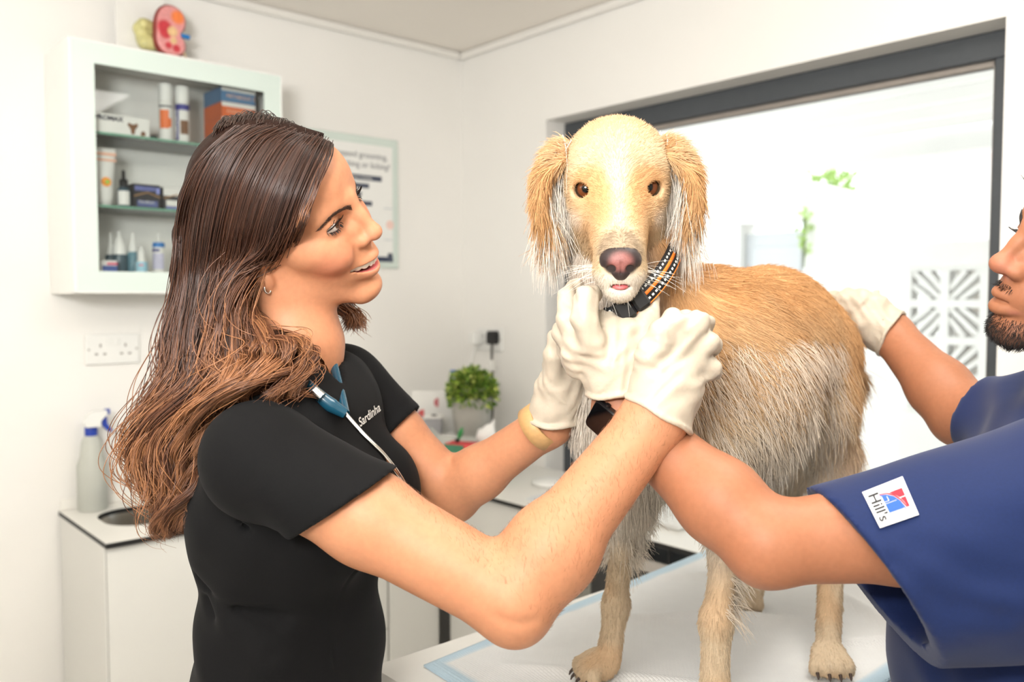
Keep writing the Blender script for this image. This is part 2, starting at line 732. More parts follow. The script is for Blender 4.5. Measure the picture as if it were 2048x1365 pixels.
struct('floor', MB().box((-0.12, RY - 0.1, -0.05), (RX + 0.1, 0.22, 0)), M_FLOOR)
struct('ceiling', MB().box((-0.12, RY - 0.1, ZC), (RX + 0.1, 0.22, ZC + 0.06)), M_CEIL)
struct('wall_left', MB().box((-0.12, RY - 0.1, 0), (0, 0.22, ZC)), M_WALL)
w = MB()
w.box((0, 0, 0), (XL, 0.2, ZC)).box((XR, 0, 0), (RX + 0.1, 0.2, ZC)).box((XL, 0, ZR), (XR, 0.2, ZC))
struct('wall_right', w, M_WALL)
struct('wall_back', MB().box((0, RY - 0.1, 0), (RX + 0.1, RY, ZC)), M_WALL)
struct('wall_side', MB().box((RX, RY, 0), (RX + 0.1, 0, ZC)), M_WALL)
struct('trim_1', MB().box((0, -0.022, ZC - 0.028), (RX, 0, ZC), 0.008), M_TRIM)
struct('trim_2', MB().box((0, RY, ZC - 0.028), (0.022, -0.022, ZC), 0.008), M_TRIM)
struct('baseboard_left', MB().box((0, RY, 0), (0.014, -1.43, 0.09), 0.004), M_TRIM)

# window: a grey aluminium frame set back in the reveal, one big pane
win = thing('window_1', None, None, ((XL + XR) / 2, 0.12, 0))
win['kind'] = 'structure'
f0, f1, fy0, fy1 = XL + 0.001, XR - 0.001, 0.085, 0.15
z0, z1 = 0.001, ZR - 0.001
fwid = 0.062
MB().box((f0, fy0, z1 - fwid), (f1, fy1, z1), 0.003).build('frame_top', M_FRAME, win)
MB().box((f0, fy0, z0), (f1, fy1, z0 + fwid), 0.003).build('frame_bottom', M_FRAME, win)
MB().box((f0, fy0, z0 + fwid), (f0 + 0.05, fy1, z1 - fwid), 0.003).build('frame_side', M_FRAME, win)
MB().box((f1 - 0.05, fy0, z0 + fwid), (f1, fy1, z1 - fwid), 0.003).build('frame_side', M_FRAME, win)
g = MB()
gx0, gx1, gz0, gz1 = f0 + 0.05, f1 - 0.05, z0 + fwid, z1 - fwid
g.box((gx0, 0.1, gz1 - 0.014), (gx1, 0.13, gz1), 0.002).box((gx0, 0.1, gz0), (gx1, 0.13, gz0 + 0.008)).box((gx0, 0.1, gz0), (gx0 + 0.006, 0.13, gz1)).box((gx1 - 0.006, 0.1, gz0), (gx1, 0.13, gz1))
g.build('glazing_bead', mat('bead_grey', (150, 142, 134), 0.5, noise=0.05), win)


def clear_mat(name, tint, ior=1.35, rough=.02):
    """thin clear sheet: lets light straight through, mirrors a little"""
    m = bpy.data.materials.new(name)
    m.use_nodes = True
    n = m.node_tree
    n.nodes.remove(n.nodes['Principled BSDF'])
    t = n.nodes.new('ShaderNodeBsdfTransparent')
    t.inputs[0].default_value = tint
    g = n.nodes.new('ShaderNodeBsdfGlossy')
    g.inputs['Roughness'].default_value = rough
    fr = n.nodes.new('ShaderNodeFresnel')
    fr.inputs[0].default_value = ior
    mx = n.nodes.new('ShaderNodeMixShader')
    n.links.new(fr.outputs[0], mx.inputs[0])
    n.links.new(t.outputs[0], mx.inputs[1])
    n.links.new(g.outputs[0], mx.inputs[2])
    n.links.new(mx.outputs[0], n.nodes['Material Output'].inputs['Surface'])
    return m


m_pane = clear_mat('window_glass', (0.97, 0.985, 0.98, 1))
MB().box((gx0, 0.113, gz0), (gx1, 0.117, gz1)).build('pane', m_pane, win)

# ------------------------------------------------------------------ the terrace outside
struct('terrace_floor', MB().box((-3.5, 0.22, -0.05), (6.5, 9, 0.0)), M_EXT)
roof = thing('terrace_roof', 'white boarded terrace roof seen through the window', 'roof', (1.5, 1.3, 2.5))
for i in range(9):
    y = 0.24 + i * 0.26
    z = 2.47 - (y - 0.24) * 0.045
    MB().box((-2.6, y + 0.006, z - 0.02), (4.6, y + 0.254, z), 0.004).build('board', M_EXT, roof)
MB().box((-2.6, 2.6, 2.24), (4.6, 2.72, 2.36), 0.005).build('beam', M_EXT, roof)
for x in (-2.5, 4.4):
    MB().box((x, 2.61, 0), (x + 0.1, 2.71, 2.24), 0.004).build('post', M_EXT, roof)

# white garden wall with a gate, opposite the window
ya, yb = 3.3, 3.5
gw = MB()
for x0, x1, za, zb, zlo in ((-3.0, -0.98, 2.62, 2.40, 0), (-0.98, -0.47, 2.40, 2.28, 2.02), (-0.47, 0.27, 2.28, 2.04, 0)):
    gw.prism([(x0, zlo), (x1, zlo), (x1, zb), (x0, za)], (0, yb, 0), (1, 0, 0), (0, 0, 1), yb - ya)
tag(gw.build('garden_wall', M_EXT), 'thick white garden wall with a gate opening seen through the window', 'wall')
gt = thing('garden_gate', 'white garden gate in the wall behind the dog', 'gate', (-0.7, 3.4, 0))
M_GATE = mat('gate_paint', (204, 206, 208), 0.6, noise=0.02)
MB().box((-0.975, 3.38, 0.02), (-0.475, 3.42, 1.95), 0.004).build('gate_leaf', M_GATE, gt)
MB().box((-0.92, 3.368, 0.2), (-0.53, 3.38, 0.9), 0.004).build('panel', M_GATE, gt)
MB().box((-0.92, 3.368, 1.05), (-0.53, 3.38, 1.85), 0.004).build('panel', M_GATE, gt)

# breeze-block screen
scr = thing('breeze_block_screen', 'white breeze block screen wall beside the window frame', 'screen wall', (1.2, 2.3, 0))
BS = 0.36
bx0, by, bz0 = 0.67, 2.30, 0.91


def breeze(x, z):
    b = MB()
    t = 0.02
    d0, d1 = by, by + 0.09
    s = BS
    b.box((x, d0, z), (x + s, d1, z + t)).box((x, d0, z + s - t), (x + s, d1, z + s)).box((x, d0, z + t), (x + t, d1, z + s - t)).box((x + s - t, d0, z + t), (x + s, d1, z + s - t))
    c = s / 2
    b.box((x + c - 0.02, d0, z + t), (x + c + 0.02, d1, z + s - t)).box((x + t, d0, z + c - 0.02), (x + c - 0.02, d1, z + c + 0.02)).box((x + c + 0.02, d0, z + c - 0.02), (x + s - t, d1, z + c + 0.02))
    for sx in (-1, 1):
        for sz in (-1, 1):
            for p0, p1 in ((V(.02, 0, .07), V(.09, 0, .16)), (V(.02, 0, .02), V(.16, 0, .16)), (V(.07, 0, .02), V(.16, 0, .09))):
                e0, e1 = V(x + c + sx * p0[0], 0, z + c + sz * p0[2]), V(x + c + sx * p1[0], 0, z + c + sz * p1[2])
                dv = unit(e1 - e0)
                nn = V(-dv[2], 0, dv[0]) * 0.0125
                vs = []
                for yy in (d0 + 0.01, d1 - 0.01):
                    for q in (e0 + nn, e1 + nn, e1 - nn, e0 - nn):
                        vs.append((q[0], yy, q[2]))
                b.add(vs, [(0, 1, 2, 3), (7, 6, 5, 4), (0, 4, 5, 1), (1, 5, 6, 2), (2, 6, 7, 3), (3, 7, 4, 0)])
    return b


for i in range(3):
    for j in range(2):
        breeze(bx0 + i * BS, bz0 + j * BS + .01).build('breeze_block', M_EXT, scr)
MB().box((bx0 - 0.02, by - 0.02, 0), (bx0 + 3 * BS, by + 0.11, bz0 + .01)).build('base_wall', M_EXT, scr)
MB().box((bx0 - 0.02, by - 0.02, bz0 + 2 * BS + .01), (bx0 + 3 * BS, by + 0.11, bz0 + 2 * BS + 0.13)).build('coping', M_EXT, scr)
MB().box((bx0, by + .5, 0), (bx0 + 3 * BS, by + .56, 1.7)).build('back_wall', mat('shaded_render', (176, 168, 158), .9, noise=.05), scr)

# neighbouring house with tiled eaves
hs = thing('neighbour_house', 'white neighbouring house with a red tiled eave', 'house', (0.5, 6, 0))
MB().box((-0.95, 6.2, 0), (4.2, 7.5, 2.45)).build('house_wall', M_EXT, hs)
MB().box((-1.05, 6.12, 2.45), (4.2, 7.5, 2.78)).build('eave', M_EXT, hs)
for i in range(14):
    MB().lathe([(0.05, 0), (0.05, 0.5)], (-1.0 + i * 0.2, 5.8, 2.82), 10, axis=(0, 1, 0.12)).build('roof_tile', M_TILE, hs)
MB().box((-0.42, 5.9, 0), (-0.26, 6.05, 2.5), 0.01).build('pillar', M_EXT, hs)
tl = thing('tile_coping', 'short red tiled coping on the far white wall beyond the dog ear', 'roof', (-2.0, 5.0, 0))
MB().box((-3.4, 5.0, 0), (-1.78, 5.15, 2.60)).build('wall_body', M_EXT, tl)
for i in range(3):
    MB().lathe([(0.045, 0), (0.045, 0.3)], (-2.25 + i * 0.19, 4.95, 2.64), 10, axis=(0, 1, 0.1)).build('roof_tile', M_TILE, tl)


def leafy(name, label, cat, c, rad, n, m, seed, leaf=0.05, group=None):
    rg = np.random.default_rng(seed)
    t = thing(name, label, cat, (c[0], c[1], c[2] - rad[2]), group)
    b = MB()
    for i in range(n):
        d = unit(rg.normal(size=3)) * rg.uniform(0.35, 1.0)
        p = V(*c) + d * V(*rad)
        ax = unit(d + rg.normal(size=3) * 0.7 + V(0, 0, 0.5))
        sd = unit(np.cross(ax, rg.normal(size=3)))
        L, W = leaf * rg.uniform(0.7, 1.3), leaf * 0.35
        nn = np.cross(ax, sd)
        b.add([p, p + ax * L * .5 + sd * W + nn * L * .08, p + ax * L, p + ax * L * .5 - sd * W + nn * L * .08], [(0, 1, 2, 3)], True)
    b.build('foliage', m, t)
    st = MB()
    for i in range(7):
        d = unit(rg.normal(size=3) + V(0, 0, 1.2))
        st.tube([V(c[0], c[1], c[2] - rad[2]), V(*c) + d * V(*rad) * 0.4], 0.006, 6)
    st.build('stem', mat('plant_stem', (96, 110, 60), 0.6, noise=0.1), t)
    return t


leafy('garden_shrub', 'green shrub peeping over the white garden wall', 'shrub', (-0.50, 3.66, 2.26), (0.20, 0.12, 0.12), 130, M_LEAFD, 3, 0.07)
leafy('climbing_plant', 'strip of green climber beside the garden gate', 'plant', (-0.44, 3.25, 1.95), (0.025, 0.02, 0.26), 45, M_LEAFD, 4, 0.05)
# ------------------------------------------------------------------ worktops, sink, low cabinets
X3, Y3, Z3 = V(1, 0, 0), V(0, 1, 0), V(0, 0, 1)
AY0, AX1, BY1 = -1.42, 0.427, -0.42


def rrect(x0, x1, y0, y1, r, n=6):
    q = []
    for cx, cy, a0 in ((x1 - r, y1 - r, 0), (x0 + r, y1 - r, 90), (x0 + r, y0 + r, 180), (x1 - r, y0 + r, 270)):
        for i in range(n + 1):
            a = math.radians(a0 + 90 * i / n)
            q.append((cx + r * math.cos(a), cy + r * math.sin(a)))
    return q


SINK = (0.085, 0.312, -1.365, -0.90)


def worktop_mb(zt, th):
    hole = rrect(*SINK, 0.09, 8)
    b = MB()
    n = len(hole)
    cx, cy = (SINK[0] + SINK[1]) / 2, (SINK[2] + SINK[3]) / 2
    ox0, ox1, oy0, oy1 = 0.001, AX1, AY0, BY1 - 0.001
    outer = []
    for x, y in hole:       # project from the hole's centre to the slab's edge
        dx, dy = x - cx, y - cy
        t = min([(ox1 - cx) / dx if dx > 1e-9 else 9e9, (ox0 - cx) / dx if dx < -1e-9 else 9e9, (oy1 - cy) / dy if dy > 1e-9 else 9e9, (oy0 - cy) / dy if dy < -1e-9 else 9e9])
        outer.append((cx + dx * t, cy + dy * t))
    # add the corners so the outline is square
    def ang(p):
        return math.atan2(p[1] - cy, p[0] - cx)
    for z, flip in ((zt, False), (zt - th, True)):
        vs = [(x, y, z) for x, y in hole] + [(x, y, z) for x, y in outer]
        fs = [(i, n + i, n + (i + 1) % n, (i + 1) % n) for i in range(n)]
        b.add(vs, [f[::-1] for f in fs] if flip else fs)
        for c in ((ox1, oy1), (ox0, oy1), (ox0, oy0), (ox1, oy0)):
            a = ang(c)
            for i in range(n):
                p, q = outer[i], outer[(i + 1) % n]
                if abs(p[0] - q[0]) > 1e-6 and abs(p[1] - q[1]) > 1e-6 and min(abs(c[0] - p[0]) + abs(c[1] - q[1]), abs(c[1] - p[1]) + abs(c[0] - q[0])) < 1e-6:
                    tri = [(p[0], p[1], z), (c[0], c[1], z), (q[0], q[1], z)]
                    b.add(tri, [(0, 1, 2)] if not flip else [(2, 1, 0)])
    vs = [(x, y, zt) for x, y in hole] + [(x, y, zt - th) for x, y in hole]
    b.add(vs, [(i, (i + 1) % n, n + (i + 1) % n, n + i) for i in range(n)])
    c4 = [(ox1, oy1), (ox0, oy1), (ox0, oy0), (ox1, oy0)]
    vs = [(x, y, zt) for x, y in c4] + [(x, y, zt - th) for x, y in c4]
    b.add(vs, [(i, 4 + i, 4 + (i + 1) % 4, (i + 1) % 4) for i in range(4)])
    return b


wt = thing('worktop', 'white worktop with black edge running round the corner under the window', 'worktop', (0.3, -0.3, ZW - 0.014))
b = worktop_mb(ZW, 0.0015)
b.box((0.001, BY1, ZW - 0.0015), (2.05, -0.001, ZW))
b.build('top_surface', M_LAM, wt)
b = worktop_mb(ZW - 0.0015, 0.0125)
b.box((0.001, BY1, ZW - 0.014), (2.05, -0.001, ZW - 0.0015))
b.build('black_edge', M_BLACKEDGE, wt)
MB().box((0.001, AY0 + 0.004, ZW), (0.008, -0.01, ZW + 0.03), 0.002).build('upstand', M_LAM, wt)

sk = thing('sink', 'rounded stainless steel sink let into the white worktop', 'sink', (0.2, -1.13, 0.75))
hole = rrect(SINK[0] - 0.004, SINK[1] + 0.004, SINK[2] - 0.004, SINK[3] + 0.004, 0.092, 8)
b = MB()
n = len(hole)
rings = [(1.0, ZW - 0.0145), (0.985, ZW - 0.03), (0.95, ZW - 0.12), (0.90, ZW - 0.145), (0.75, ZW - 0.155), (0.1, ZW - 0.158)]
cx, cy = (SINK[0] + SINK[1]) / 2, (SINK[2] + SINK[3]) / 2
vs = []
for s, z in rings:
    vs += [(cx + (x - cx) * s, cy + (y - cy) * s, z) for x, y in hole]
fs = []
for j in range(len(rings) - 1):
    fs += [(j * n + i, j * n + (i + 1) % n, (j + 1) * n + (i + 1) % n, (j + 1) * n + i) for i in range(n)]
fs.append(tuple(range((len(rings) - 1) * n, len(rings) * n)))
b.add(vs, fs, True).build('basin', M_STEEL, sk)
MB().lathe([(0.022, 0), (0.022, 0.004), (0.017, 0.005), (0.015, 0.002)], (cx, cy, ZW - 0.158), 20).build('drain', M_STEEL, sk)

FX = 0.409
units = [(-1.415, -.885, 'white cabinet with a plain door under the sink', 1), (-0.881, -0.613, 'white drawer cabinet behind the woman in black', 2),
         (-0.609, -0.42, 'narrow white cabinet in the corner under the worktop', 1)]
for y0, y1, lab, k in units:
    t = thing('base_cabinet', lab, 'cabinet', (0.2, (y0 + y1) / 2, 0), 'low cabinets along the left wall')
    b = MB()
    b.box((0.015, y0, 0.08), (FX - 0.02, y0 + 0.016, ZW - 0.0145)).box((0.015, y1 - 0.016, 0.08), (FX - 0.02, y1, ZW - 0.0145)).box((0.015, y0, 0.08), (FX - 0.02, y1, 0.1)).box((0.015, y0 + 0.016, 0.1), (0.022, y1 - 0.016, ZW - 0.0145)).box((0.015, y0, 0), (FX - 0.06, y1, 0.08))
    b.build('body', M_CARC, t)
    if k == 1:
        MB().box((FX - 0.018, y0 + 0.0015, 0.085), (FX, y1 - 0.0015, ZW - 0.018), 0.0015).build('door', M_CARC, t)
    else:
        MB().box((FX - 0.018, y0 + 0.0015, 0.085), (FX, y1 - 0.0015, 0.476), 0.0015).build('drawer_front', M_CARC, t)
        MB().box((FX - 0.018, y0 + 0.0015, 0.480), (FX, y1 - 0.0015, ZW - 0.018), 0.0015).build('drawer_front', M_CARC, t)
o = MB().box((0.012, -1.419, 0.0), (FX, -1.4155, ZW - 0.0145)).build('end_panel', M_CARC)
tag(o, 'plain white end panel closing the sink cabinet at the left', 'panel')
t = thing('base_cabinet', 'white cabinet under the window worktop near the corner', 'cabinet', (0.63, -0.2, 0), 'low cabinets along the window wall')
MB().box((FX + 0.03, -0.385, 0.08), (0.836, -0.01, ZW - 0.0145), 0.001).build('body', M_CARC, t)
MB().box((FX + 0.035, -0.403, 0.085), (0.832, -0.386, ZW - 0.018), 0.0015).build('door', M_CARC, t)
MB().box((FX + 0.03, -0.34, 0.0), (0.836, -0.01, 0.08)).build('plinth', M_CARC, t)
o = MB().box((0.838, -0.40, 0), (0.875, -0.01, ZW - 0.0145), 0.001).build('side_panel', mat('beige_panel', (214, 208, 190), 0.5, noise=0.02))
tag(o, 'beige upright panel holding up the window worktop', 'panel')
# a dark pedestal with drawers in the knee space
t = thing('drawer_pedestal', 'dark pedestal with a pale top rail under the window worktop', 'cabinet', (1.25, -0.2, 0))
MB().box((1.02, -0.37, 0.02), (1.52, -0.03, 0.82), 0.004).build('body', mat('dark_board', (52, 51, 50), 0.6, noise=0.06), t)
MB().box((1.02, -0.378, 0.80), (1.52, -0.37, 0.832), 0.002).build('top_rail', mat('pale_rail', (190, 184, 176), 0.4, noise=0.03), t)
MB().box((1.02, -0.378, 0.60), (1.52, -0.37, 0.625), 0.002).build('drawer_rail', mat('pale_rail'), t)
for x in (1.03, 1.46):
    MB().box((x, -0.3, 0), (x + 0.05, -0.1, 0.02)).build('foot', M_BLACKP, t)
cb = MB().tube(catmull([(1.30, -0.385, 0.885), (1.301, -0.39, 0.80), (1.305, -0.392, 0.72), (1.30, -0.39, 0.6), (1.285, -0.39, 0.45)], 20), 0.004, 8).build('power_cable', M_BLACKP)
tag(cb, 'black cable hanging under the window worktop beside the dog leg', 'cable')

# ------------------------------------------------------------------ wall cabinet with frosted glass door
CX1, CY0, CY1, CZ0, CZ1 = 0.232, -1.426, -0.852, 1.497, 2.138
M_FROST = mat('frosted_glass', (216, 229, 222), 0.3, noise=0.006, nscale=5, spec=0.5)
M_SHELF = clear_mat('shelf_glass', (.80, .90, .86, 1))
M_SHELFE = mat('shelf_glass_edge', (120, 172, 148), 0.15, noise=0.03)
wc = thing('wall_cabinet', 'white wall cabinet with frosted glass door full of pet medicines', 'cabinet', ((CX1) / 2, (CY0 + CY1) / 2, CZ0))
b = MB()
t_ = 0.018
b.box((0.001, CY0, CZ0), (CX1 - 0.022, CY0 + t_, CZ1), 0.001).box((0.001, CY1 - t_, CZ0), (CX1 - 0.022, CY1, CZ1), 0.001)
b.box((0.001, CY0 + t_, CZ0), (CX1 - 0.022, CY1 - t_, CZ0 + t_)).box((0.001, CY0 + t_, CZ1 - t_), (CX1 - 0.022, CY1 - t_, CZ1)).box((0.001, CY0 + t_, CZ0 + t_), (0.006, CY1 - t_, CZ1 - t_))
b.box((0.006, CY0 + t_, 1.535), (CX1 - .024, CY1 - t_, 1.553))
b.build('body', mat('wall_cabinet_white', (246, 245, 240), .45, noise=.01), wc)
fr = 0.052
door = MB().box((CX1 - 0.02, CY0, CZ0 + 0.002), (CX1, CY0 + 0.009, CZ1 - 0.001), 0.001).box((CX1 - 0.02, CY1 - 0.004, CZ0 + 0.002), (CX1, CY1, CZ1 - 0.001), 0.001).box((CX1 - 0.02, CY0 + 0.009, CZ1 - 0.005), (CX1, CY1 - 0.004, CZ1 - 0.001)).box((CX1 - 0.02, CY0 + 0.009, CZ0 + 0.002), (CX1, CY1 - 0.004, CZ0 + 0.006)).build('door', M_WHITEP, wc)
fz = MB()
a0, a1, c0, c1 = CY0 + 0.009, CY1 - 0.004, CZ0 + 0.006, CZ1 - 0.005
fz.box((CX1 - 0.006, a0, c0), (CX1 - 0.001, a0 + fr, c1)).box((CX1 - 0.006, a1 - fr, c0), (CX1 - 0.001, a1, c1)).box((CX1 - 0.006, a0 + fr, c1 - fr), (CX1 - 0.001, a1 - fr, c1)).box((CX1 - 0.006, a0 + fr, c0), (CX1 - 0.001, a1 - fr, c0 + fr))
fz.build('frosted_border', M_FROST, door)
MB().box((CX1 - 0.006, a0 + fr, c0 + fr), (CX1 - 0.002, a1 - fr, c1 - fr)).build('glass_pane', m_pane, door)
SH1, SH2 = 1.917, 1.7285
for z in (SH1, SH2):
    s = MB().box((0.007, CY0 + t_ + .001, z - 0.006), (CX1 - 0.036, CY1 - t_ - .001, z)).build('shelf', M_SHELF, wc)
    MB().box((CX1 - 0.036, CY0 + t_ + .001, z - 0.006), (CX1 - 0.034, CY1 - t_ - .001, z)).build('shelf_edge', M_SHELFE, s)
FLZ = 1.5535
SX = CX1 - 0.04           # front line of things on a shelf


def on_shelf(px, z, x=SX - 0.03):
    """y along the cabinet where the ray through column px meets the plane at depth x, height z (room measures)"""
    d = VF + VR * ((px - 1024.0) / FPX)
    # solve for the point with world x, near height z
    tt = (x - CAM_POS[0]) / d[0]
    return CAM_POS[1] + d[1] * tt


M_INK = mat('print_dark', (40, 42, 60), 0.6, noise=0.05)
M_NAVY = mat('print_navy', (62, 62, 140), 0.5, noise=0.05)
M_ORANGE = mat('print_orange', (236, 120, 60), 0.5, noise=0.05)
M_ORANGEB = mat('box_orange', (222, 104, 46), 0.5, noise=0.06, nscale=25)
M_BLUEB = mat('box_blue', (84, 128, 170), 0.5, noise=0.06, nscale=25)
M_CARD = mat('white_card', (236, 235, 230), 0.55, noise=0.015)
M_BLKB = mat('box_black', (38, 38, 44), 0.5, noise=0.06)
M_LILAC = mat('print_lilac', (140, 150, 214), 0.5, noise=0.05)
M_BROWN = mat('print_brown', (122, 84, 56), 0.6, noise=0.2, nscale=90)
M_PINK = mat('print_pink', (226, 70, 110), 0.5, noise=0.05)
M_GOLD = mat('print_gold', (170, 130, 84), 0.5, noise=0.1)
M_CYAN = mat('print_cyan', (166, 214, 232), 0.5, noise=0.05)
M_BLUEC = mat('cap_blue', (52, 130, 206), 0.4, noise=0.03)
M_TEAL = mat('bottle_teal', (96, 136, 150), 0.35, noise=0.05)
M_SMOKE = mat('bottle_smoke', (60, 84, 96), 0.3, noise=0.05)


def carton(name, label, y0, y1, x1, z, dx, h, m, group=None, cat='box'):
    t = thing(name, label, cat, (x1 - dx / 2, (y0 + y1) / 2, z), group)
    MB().box((x1 - dx, y0, z), (x1, y1, z + h), 0.0015).build('carton', m, t)
    return t


def front(parent, name, y0, y1, z0, z1, x, m):
    return MB().box((x, y0, z0), (x + 0.0006, y1, z1)).build(name, m, parent)


# top shelf
y0, y1 = on_shelf(186, 0), on_shelf(301, 0)
y0 = CY0 + t_ + 0.006
t = carton('medicine_box', 'white box with a puppy on the top shelf of the wall cabinet', y0, y1, SX, SH1, 0.05, 0.050, M_CARD)
text('print', 'PROMAX', 0.017, (SX + 0.0008, on_shelf(190, 0) + .004, SH1 + 0.033), Y3, Z3, M_INK, t, bold=0.0006)
MB().prism([(0, 0), (.004, 0), (.006, .012), (.014, .024), (.010, .03), (.004, .026), (-.004, .026), (-.010, .03), (-.014, .024), (-.006, .012), (-.004, 0)], (SX + .0002, y1 - 0.044, SH1 + 0.004), Y3, Z3, 0.0006).build('puppy_print', M_BROWN, t)
MB().prism([(0, 0), (.012, 0), (.014, .008), (.008, .014), (.002, .01)], (SX + .0002, y1 - 0.025, SH1 + 0.002), Y3, Z3, 0.0006).build('puppy_print', M_BROWN, t)
o = MB().lathe([(0.010, 0), (0.011, 0.002), (0.011, 0.009), (0.009, 0.011)], (SX - 0.02, on_shelf(311, 0) + .002, SH1), 18).build('bottle_cap', M_BLACKP)
tag(o, 'small dark cap lying between the puppy box and the cans', 'cap')
for px, lab, kind in ((338, 'white aerosol can with an orange kidney print on the top shelf', 0), (371, 'white aerosol can with a violet label on the top shelf', 1)):
    yy = on_shelf(px, 0)
    t = thing('aerosol_can', lab, 'can', (SX - 0.02, yy, SH1), 'two aerosol cans on the top shelf')
    c = (SX - 0.021, yy, SH1)
    MB().lathe([(0.017, 0), (0.0185, 0.003), (0.0185, 0.104), (0.0165, 0.110)], c, 28).build('body', M_CARD, t)
    MB().lathe([(0.0185, 0.110), (0.0185, 0.150), (0.017, 0.155), (0.010, 0.157)], c, 28).build('cap', M_WHITEP, t)
    def wrap(name, a0, a1, z0, z1, m, rr=0.0189):
        b = MB()
        vs = []
        for i in range(9):
            a = math.radians(a0 + (a1 - a0) * i / 8)
            for z in (z0, z1):
                vs.append((c[0] + rr * math.cos(a), c[1] + rr * math.sin(a), c[2] + z))
        b.add(vs, [(2 * i, 2 * i + 2, 2 * i + 3, 2 * i + 1) for i in range(8)], True).build(name, m, t)
    if kind == 0:
        wrap('kidney_print', -70, 5, 0.032, 0.082, M_ORANGE)
        wrap('kidney_print', -20, 28, 0.036, 0.060, M_ORANGE, 0.0191)
        wrap('print_line', -80, 40, 0.09, 0.094, M_INK)
    else:
        wrap('violet_band', -110, 60, 0.088, 0.104, M_NAVY)
        wrap('violet_strip', -110, -52, 0.006, 0.088, M_NAVY)
        wrap('dog_photo', -38, 30, 0.022, 0.06, M_BROWN)
        text('print', 'COMPLIUNTE', 0.0125, (c[0] + 0.0192 * math.cos(math.radians(-66)) + .0006, c[1] + 0.0192 * math.sin(math.radians(-66)), c[2] + 0.010), Z3, V(-0.9, -.43, 0) * 1.0, M_CARD, t, bold=0.0003)
ya = on_shelf(425, 0, SX - 0.05)
yb = min(on_shelf(519, 0, SX), CY1 - t_ - 0.012)
zz = SH1
for i, (m, lab) in enumerate(((M_ORANGEB, 'orange pet food tray box at the bottom of the stack'), (M_ORANGEB, 'orange pet food tray box second from the bottom of the stack'),
                              (M_ORANGEB, 'orange pet food tray box directly under the blue one'), (M_BLUEB, 'blue pet food tray box on top of the orange stack'))):
    h = 0.0430
    t = carton('food_tray_box', lab, ya + 0.02, yb, SX - 0.004, zz, 0.13, h, m, 'stack of tray boxes in the wall cabinet')
    front(t, 'pale_stripe', ya + 0.02, yb, zz + h * 0.70, zz + h - 0.001, SX - 0.004, M_CARD)
    text('print', 'ESSENTIALS' if i < 3 else 'METABOLIC S', 0.014, (SX - 0.0030, ya + 0.034, zz + 0.012), Y3, Z3, mat('print_pale', (240, 190, 160) if i < 3 else (170, 200, 225), 0.6, noise=.02), t)
    zz += h + 0.0004
# middle shelf
ty = on_shelf(214, 0)
t = thing('cream_tube', 'white tube of cream standing on its cap with orange stripes', 'tube', (SX - 0.025, ty, SH2))
b = MB()
secs = [(0, .020, .016), (.018, .020, .016), (.02, .0215, .017), (.06, .024, .0165), (.11, .0285, .010), (.14, .031, .003), (.152, .0315, .0016)]
vs = []
for z, ry, rx in secs:
    vs += [(SX - 0.025 + rx * math.cos(2 * math.pi * i / 24), ty + ry * math.sin(2 * math.pi * i / 24), SH2 + z) for i in range(24)]
fs = [(j * 24 + i, j * 24 + (i + 1) % 24, (j + 1) * 24 + (i + 1) % 24, (j + 1) * 24 + i) for j in range(len(secs) - 1) for i in range(24)]
b.add(vs, fs + [tuple(range(24))[::-1], tuple(range(len(vs) - 24, len(vs)))], True).build('body', M_CARD, t)
M_PEACH = mat('print_peach', (240, 190, 164), 0.6, noise=.03)
for z0, z1, hw, dx in ((.132, .140, .0305, .0045), (.117, .123, .0295, .0088)):
    MB().box((SX - 0.025 + dx, ty - hw, SH2 + z0), (SX - 0.025 + dx + .0012, ty + hw, SH2 + z1)).build('orange_stripe', M_PEACH, t)
MB().lathe([(0.0125, 0), (0.0125, 0.0008)], (SX - 0.0085, ty + .001, SH2 + 0.062), 24, axis=(1, 0, .08)).build('fruit_print', mat('fruit_orange', (248, 160, 60), .5, noise=.2, nscale=120), t)
MB().lathe([(0.005, 0), (0.005, 0.0012)], (SX - 0.0080, ty + .004, SH2 + 0.062), 16, axis=(1, 0, .08)).build('fruit_print', mat('fruit_green', (150, 210, 90), .5, noise=.1), t)
dy = on_shelf(252, 0)
t = thing('dropper_bottle', 'dark glass dropper bottle with a white label on the middle shelf', 'bottle', (SX - 0.02, dy, SH2))
c = (SX - 0.02, dy, SH2)
MB().lathe([(.015, 0), (.017, .002), (.017, .044), (.013, .051), (.008, .054)], c, 24).build('body', M_SMOKE, t)
MB().lathe([(.0105, .054), (.0105, .072), (.007, .074), (.0045, .076), (.0042, .094), (.003, .098), (.001, .0985)], c, 20).build('dropper_cap', M_BLACKP, t)
b = MB()
vs = []
for i in range(11):
    a = math.radians(-75 + 110 * i / 10)
    for z in (.005, .042):
        vs.append((c[0] + .0174 * math.cos(a), c[1] + .0174 * math.sin(a), c[2] + z))
b.add(vs, [(2 * i, 2 * i + 2, 2 * i + 3, 2 * i + 1) for i in range(10)], True).build('paper_label', M_CARD, t)
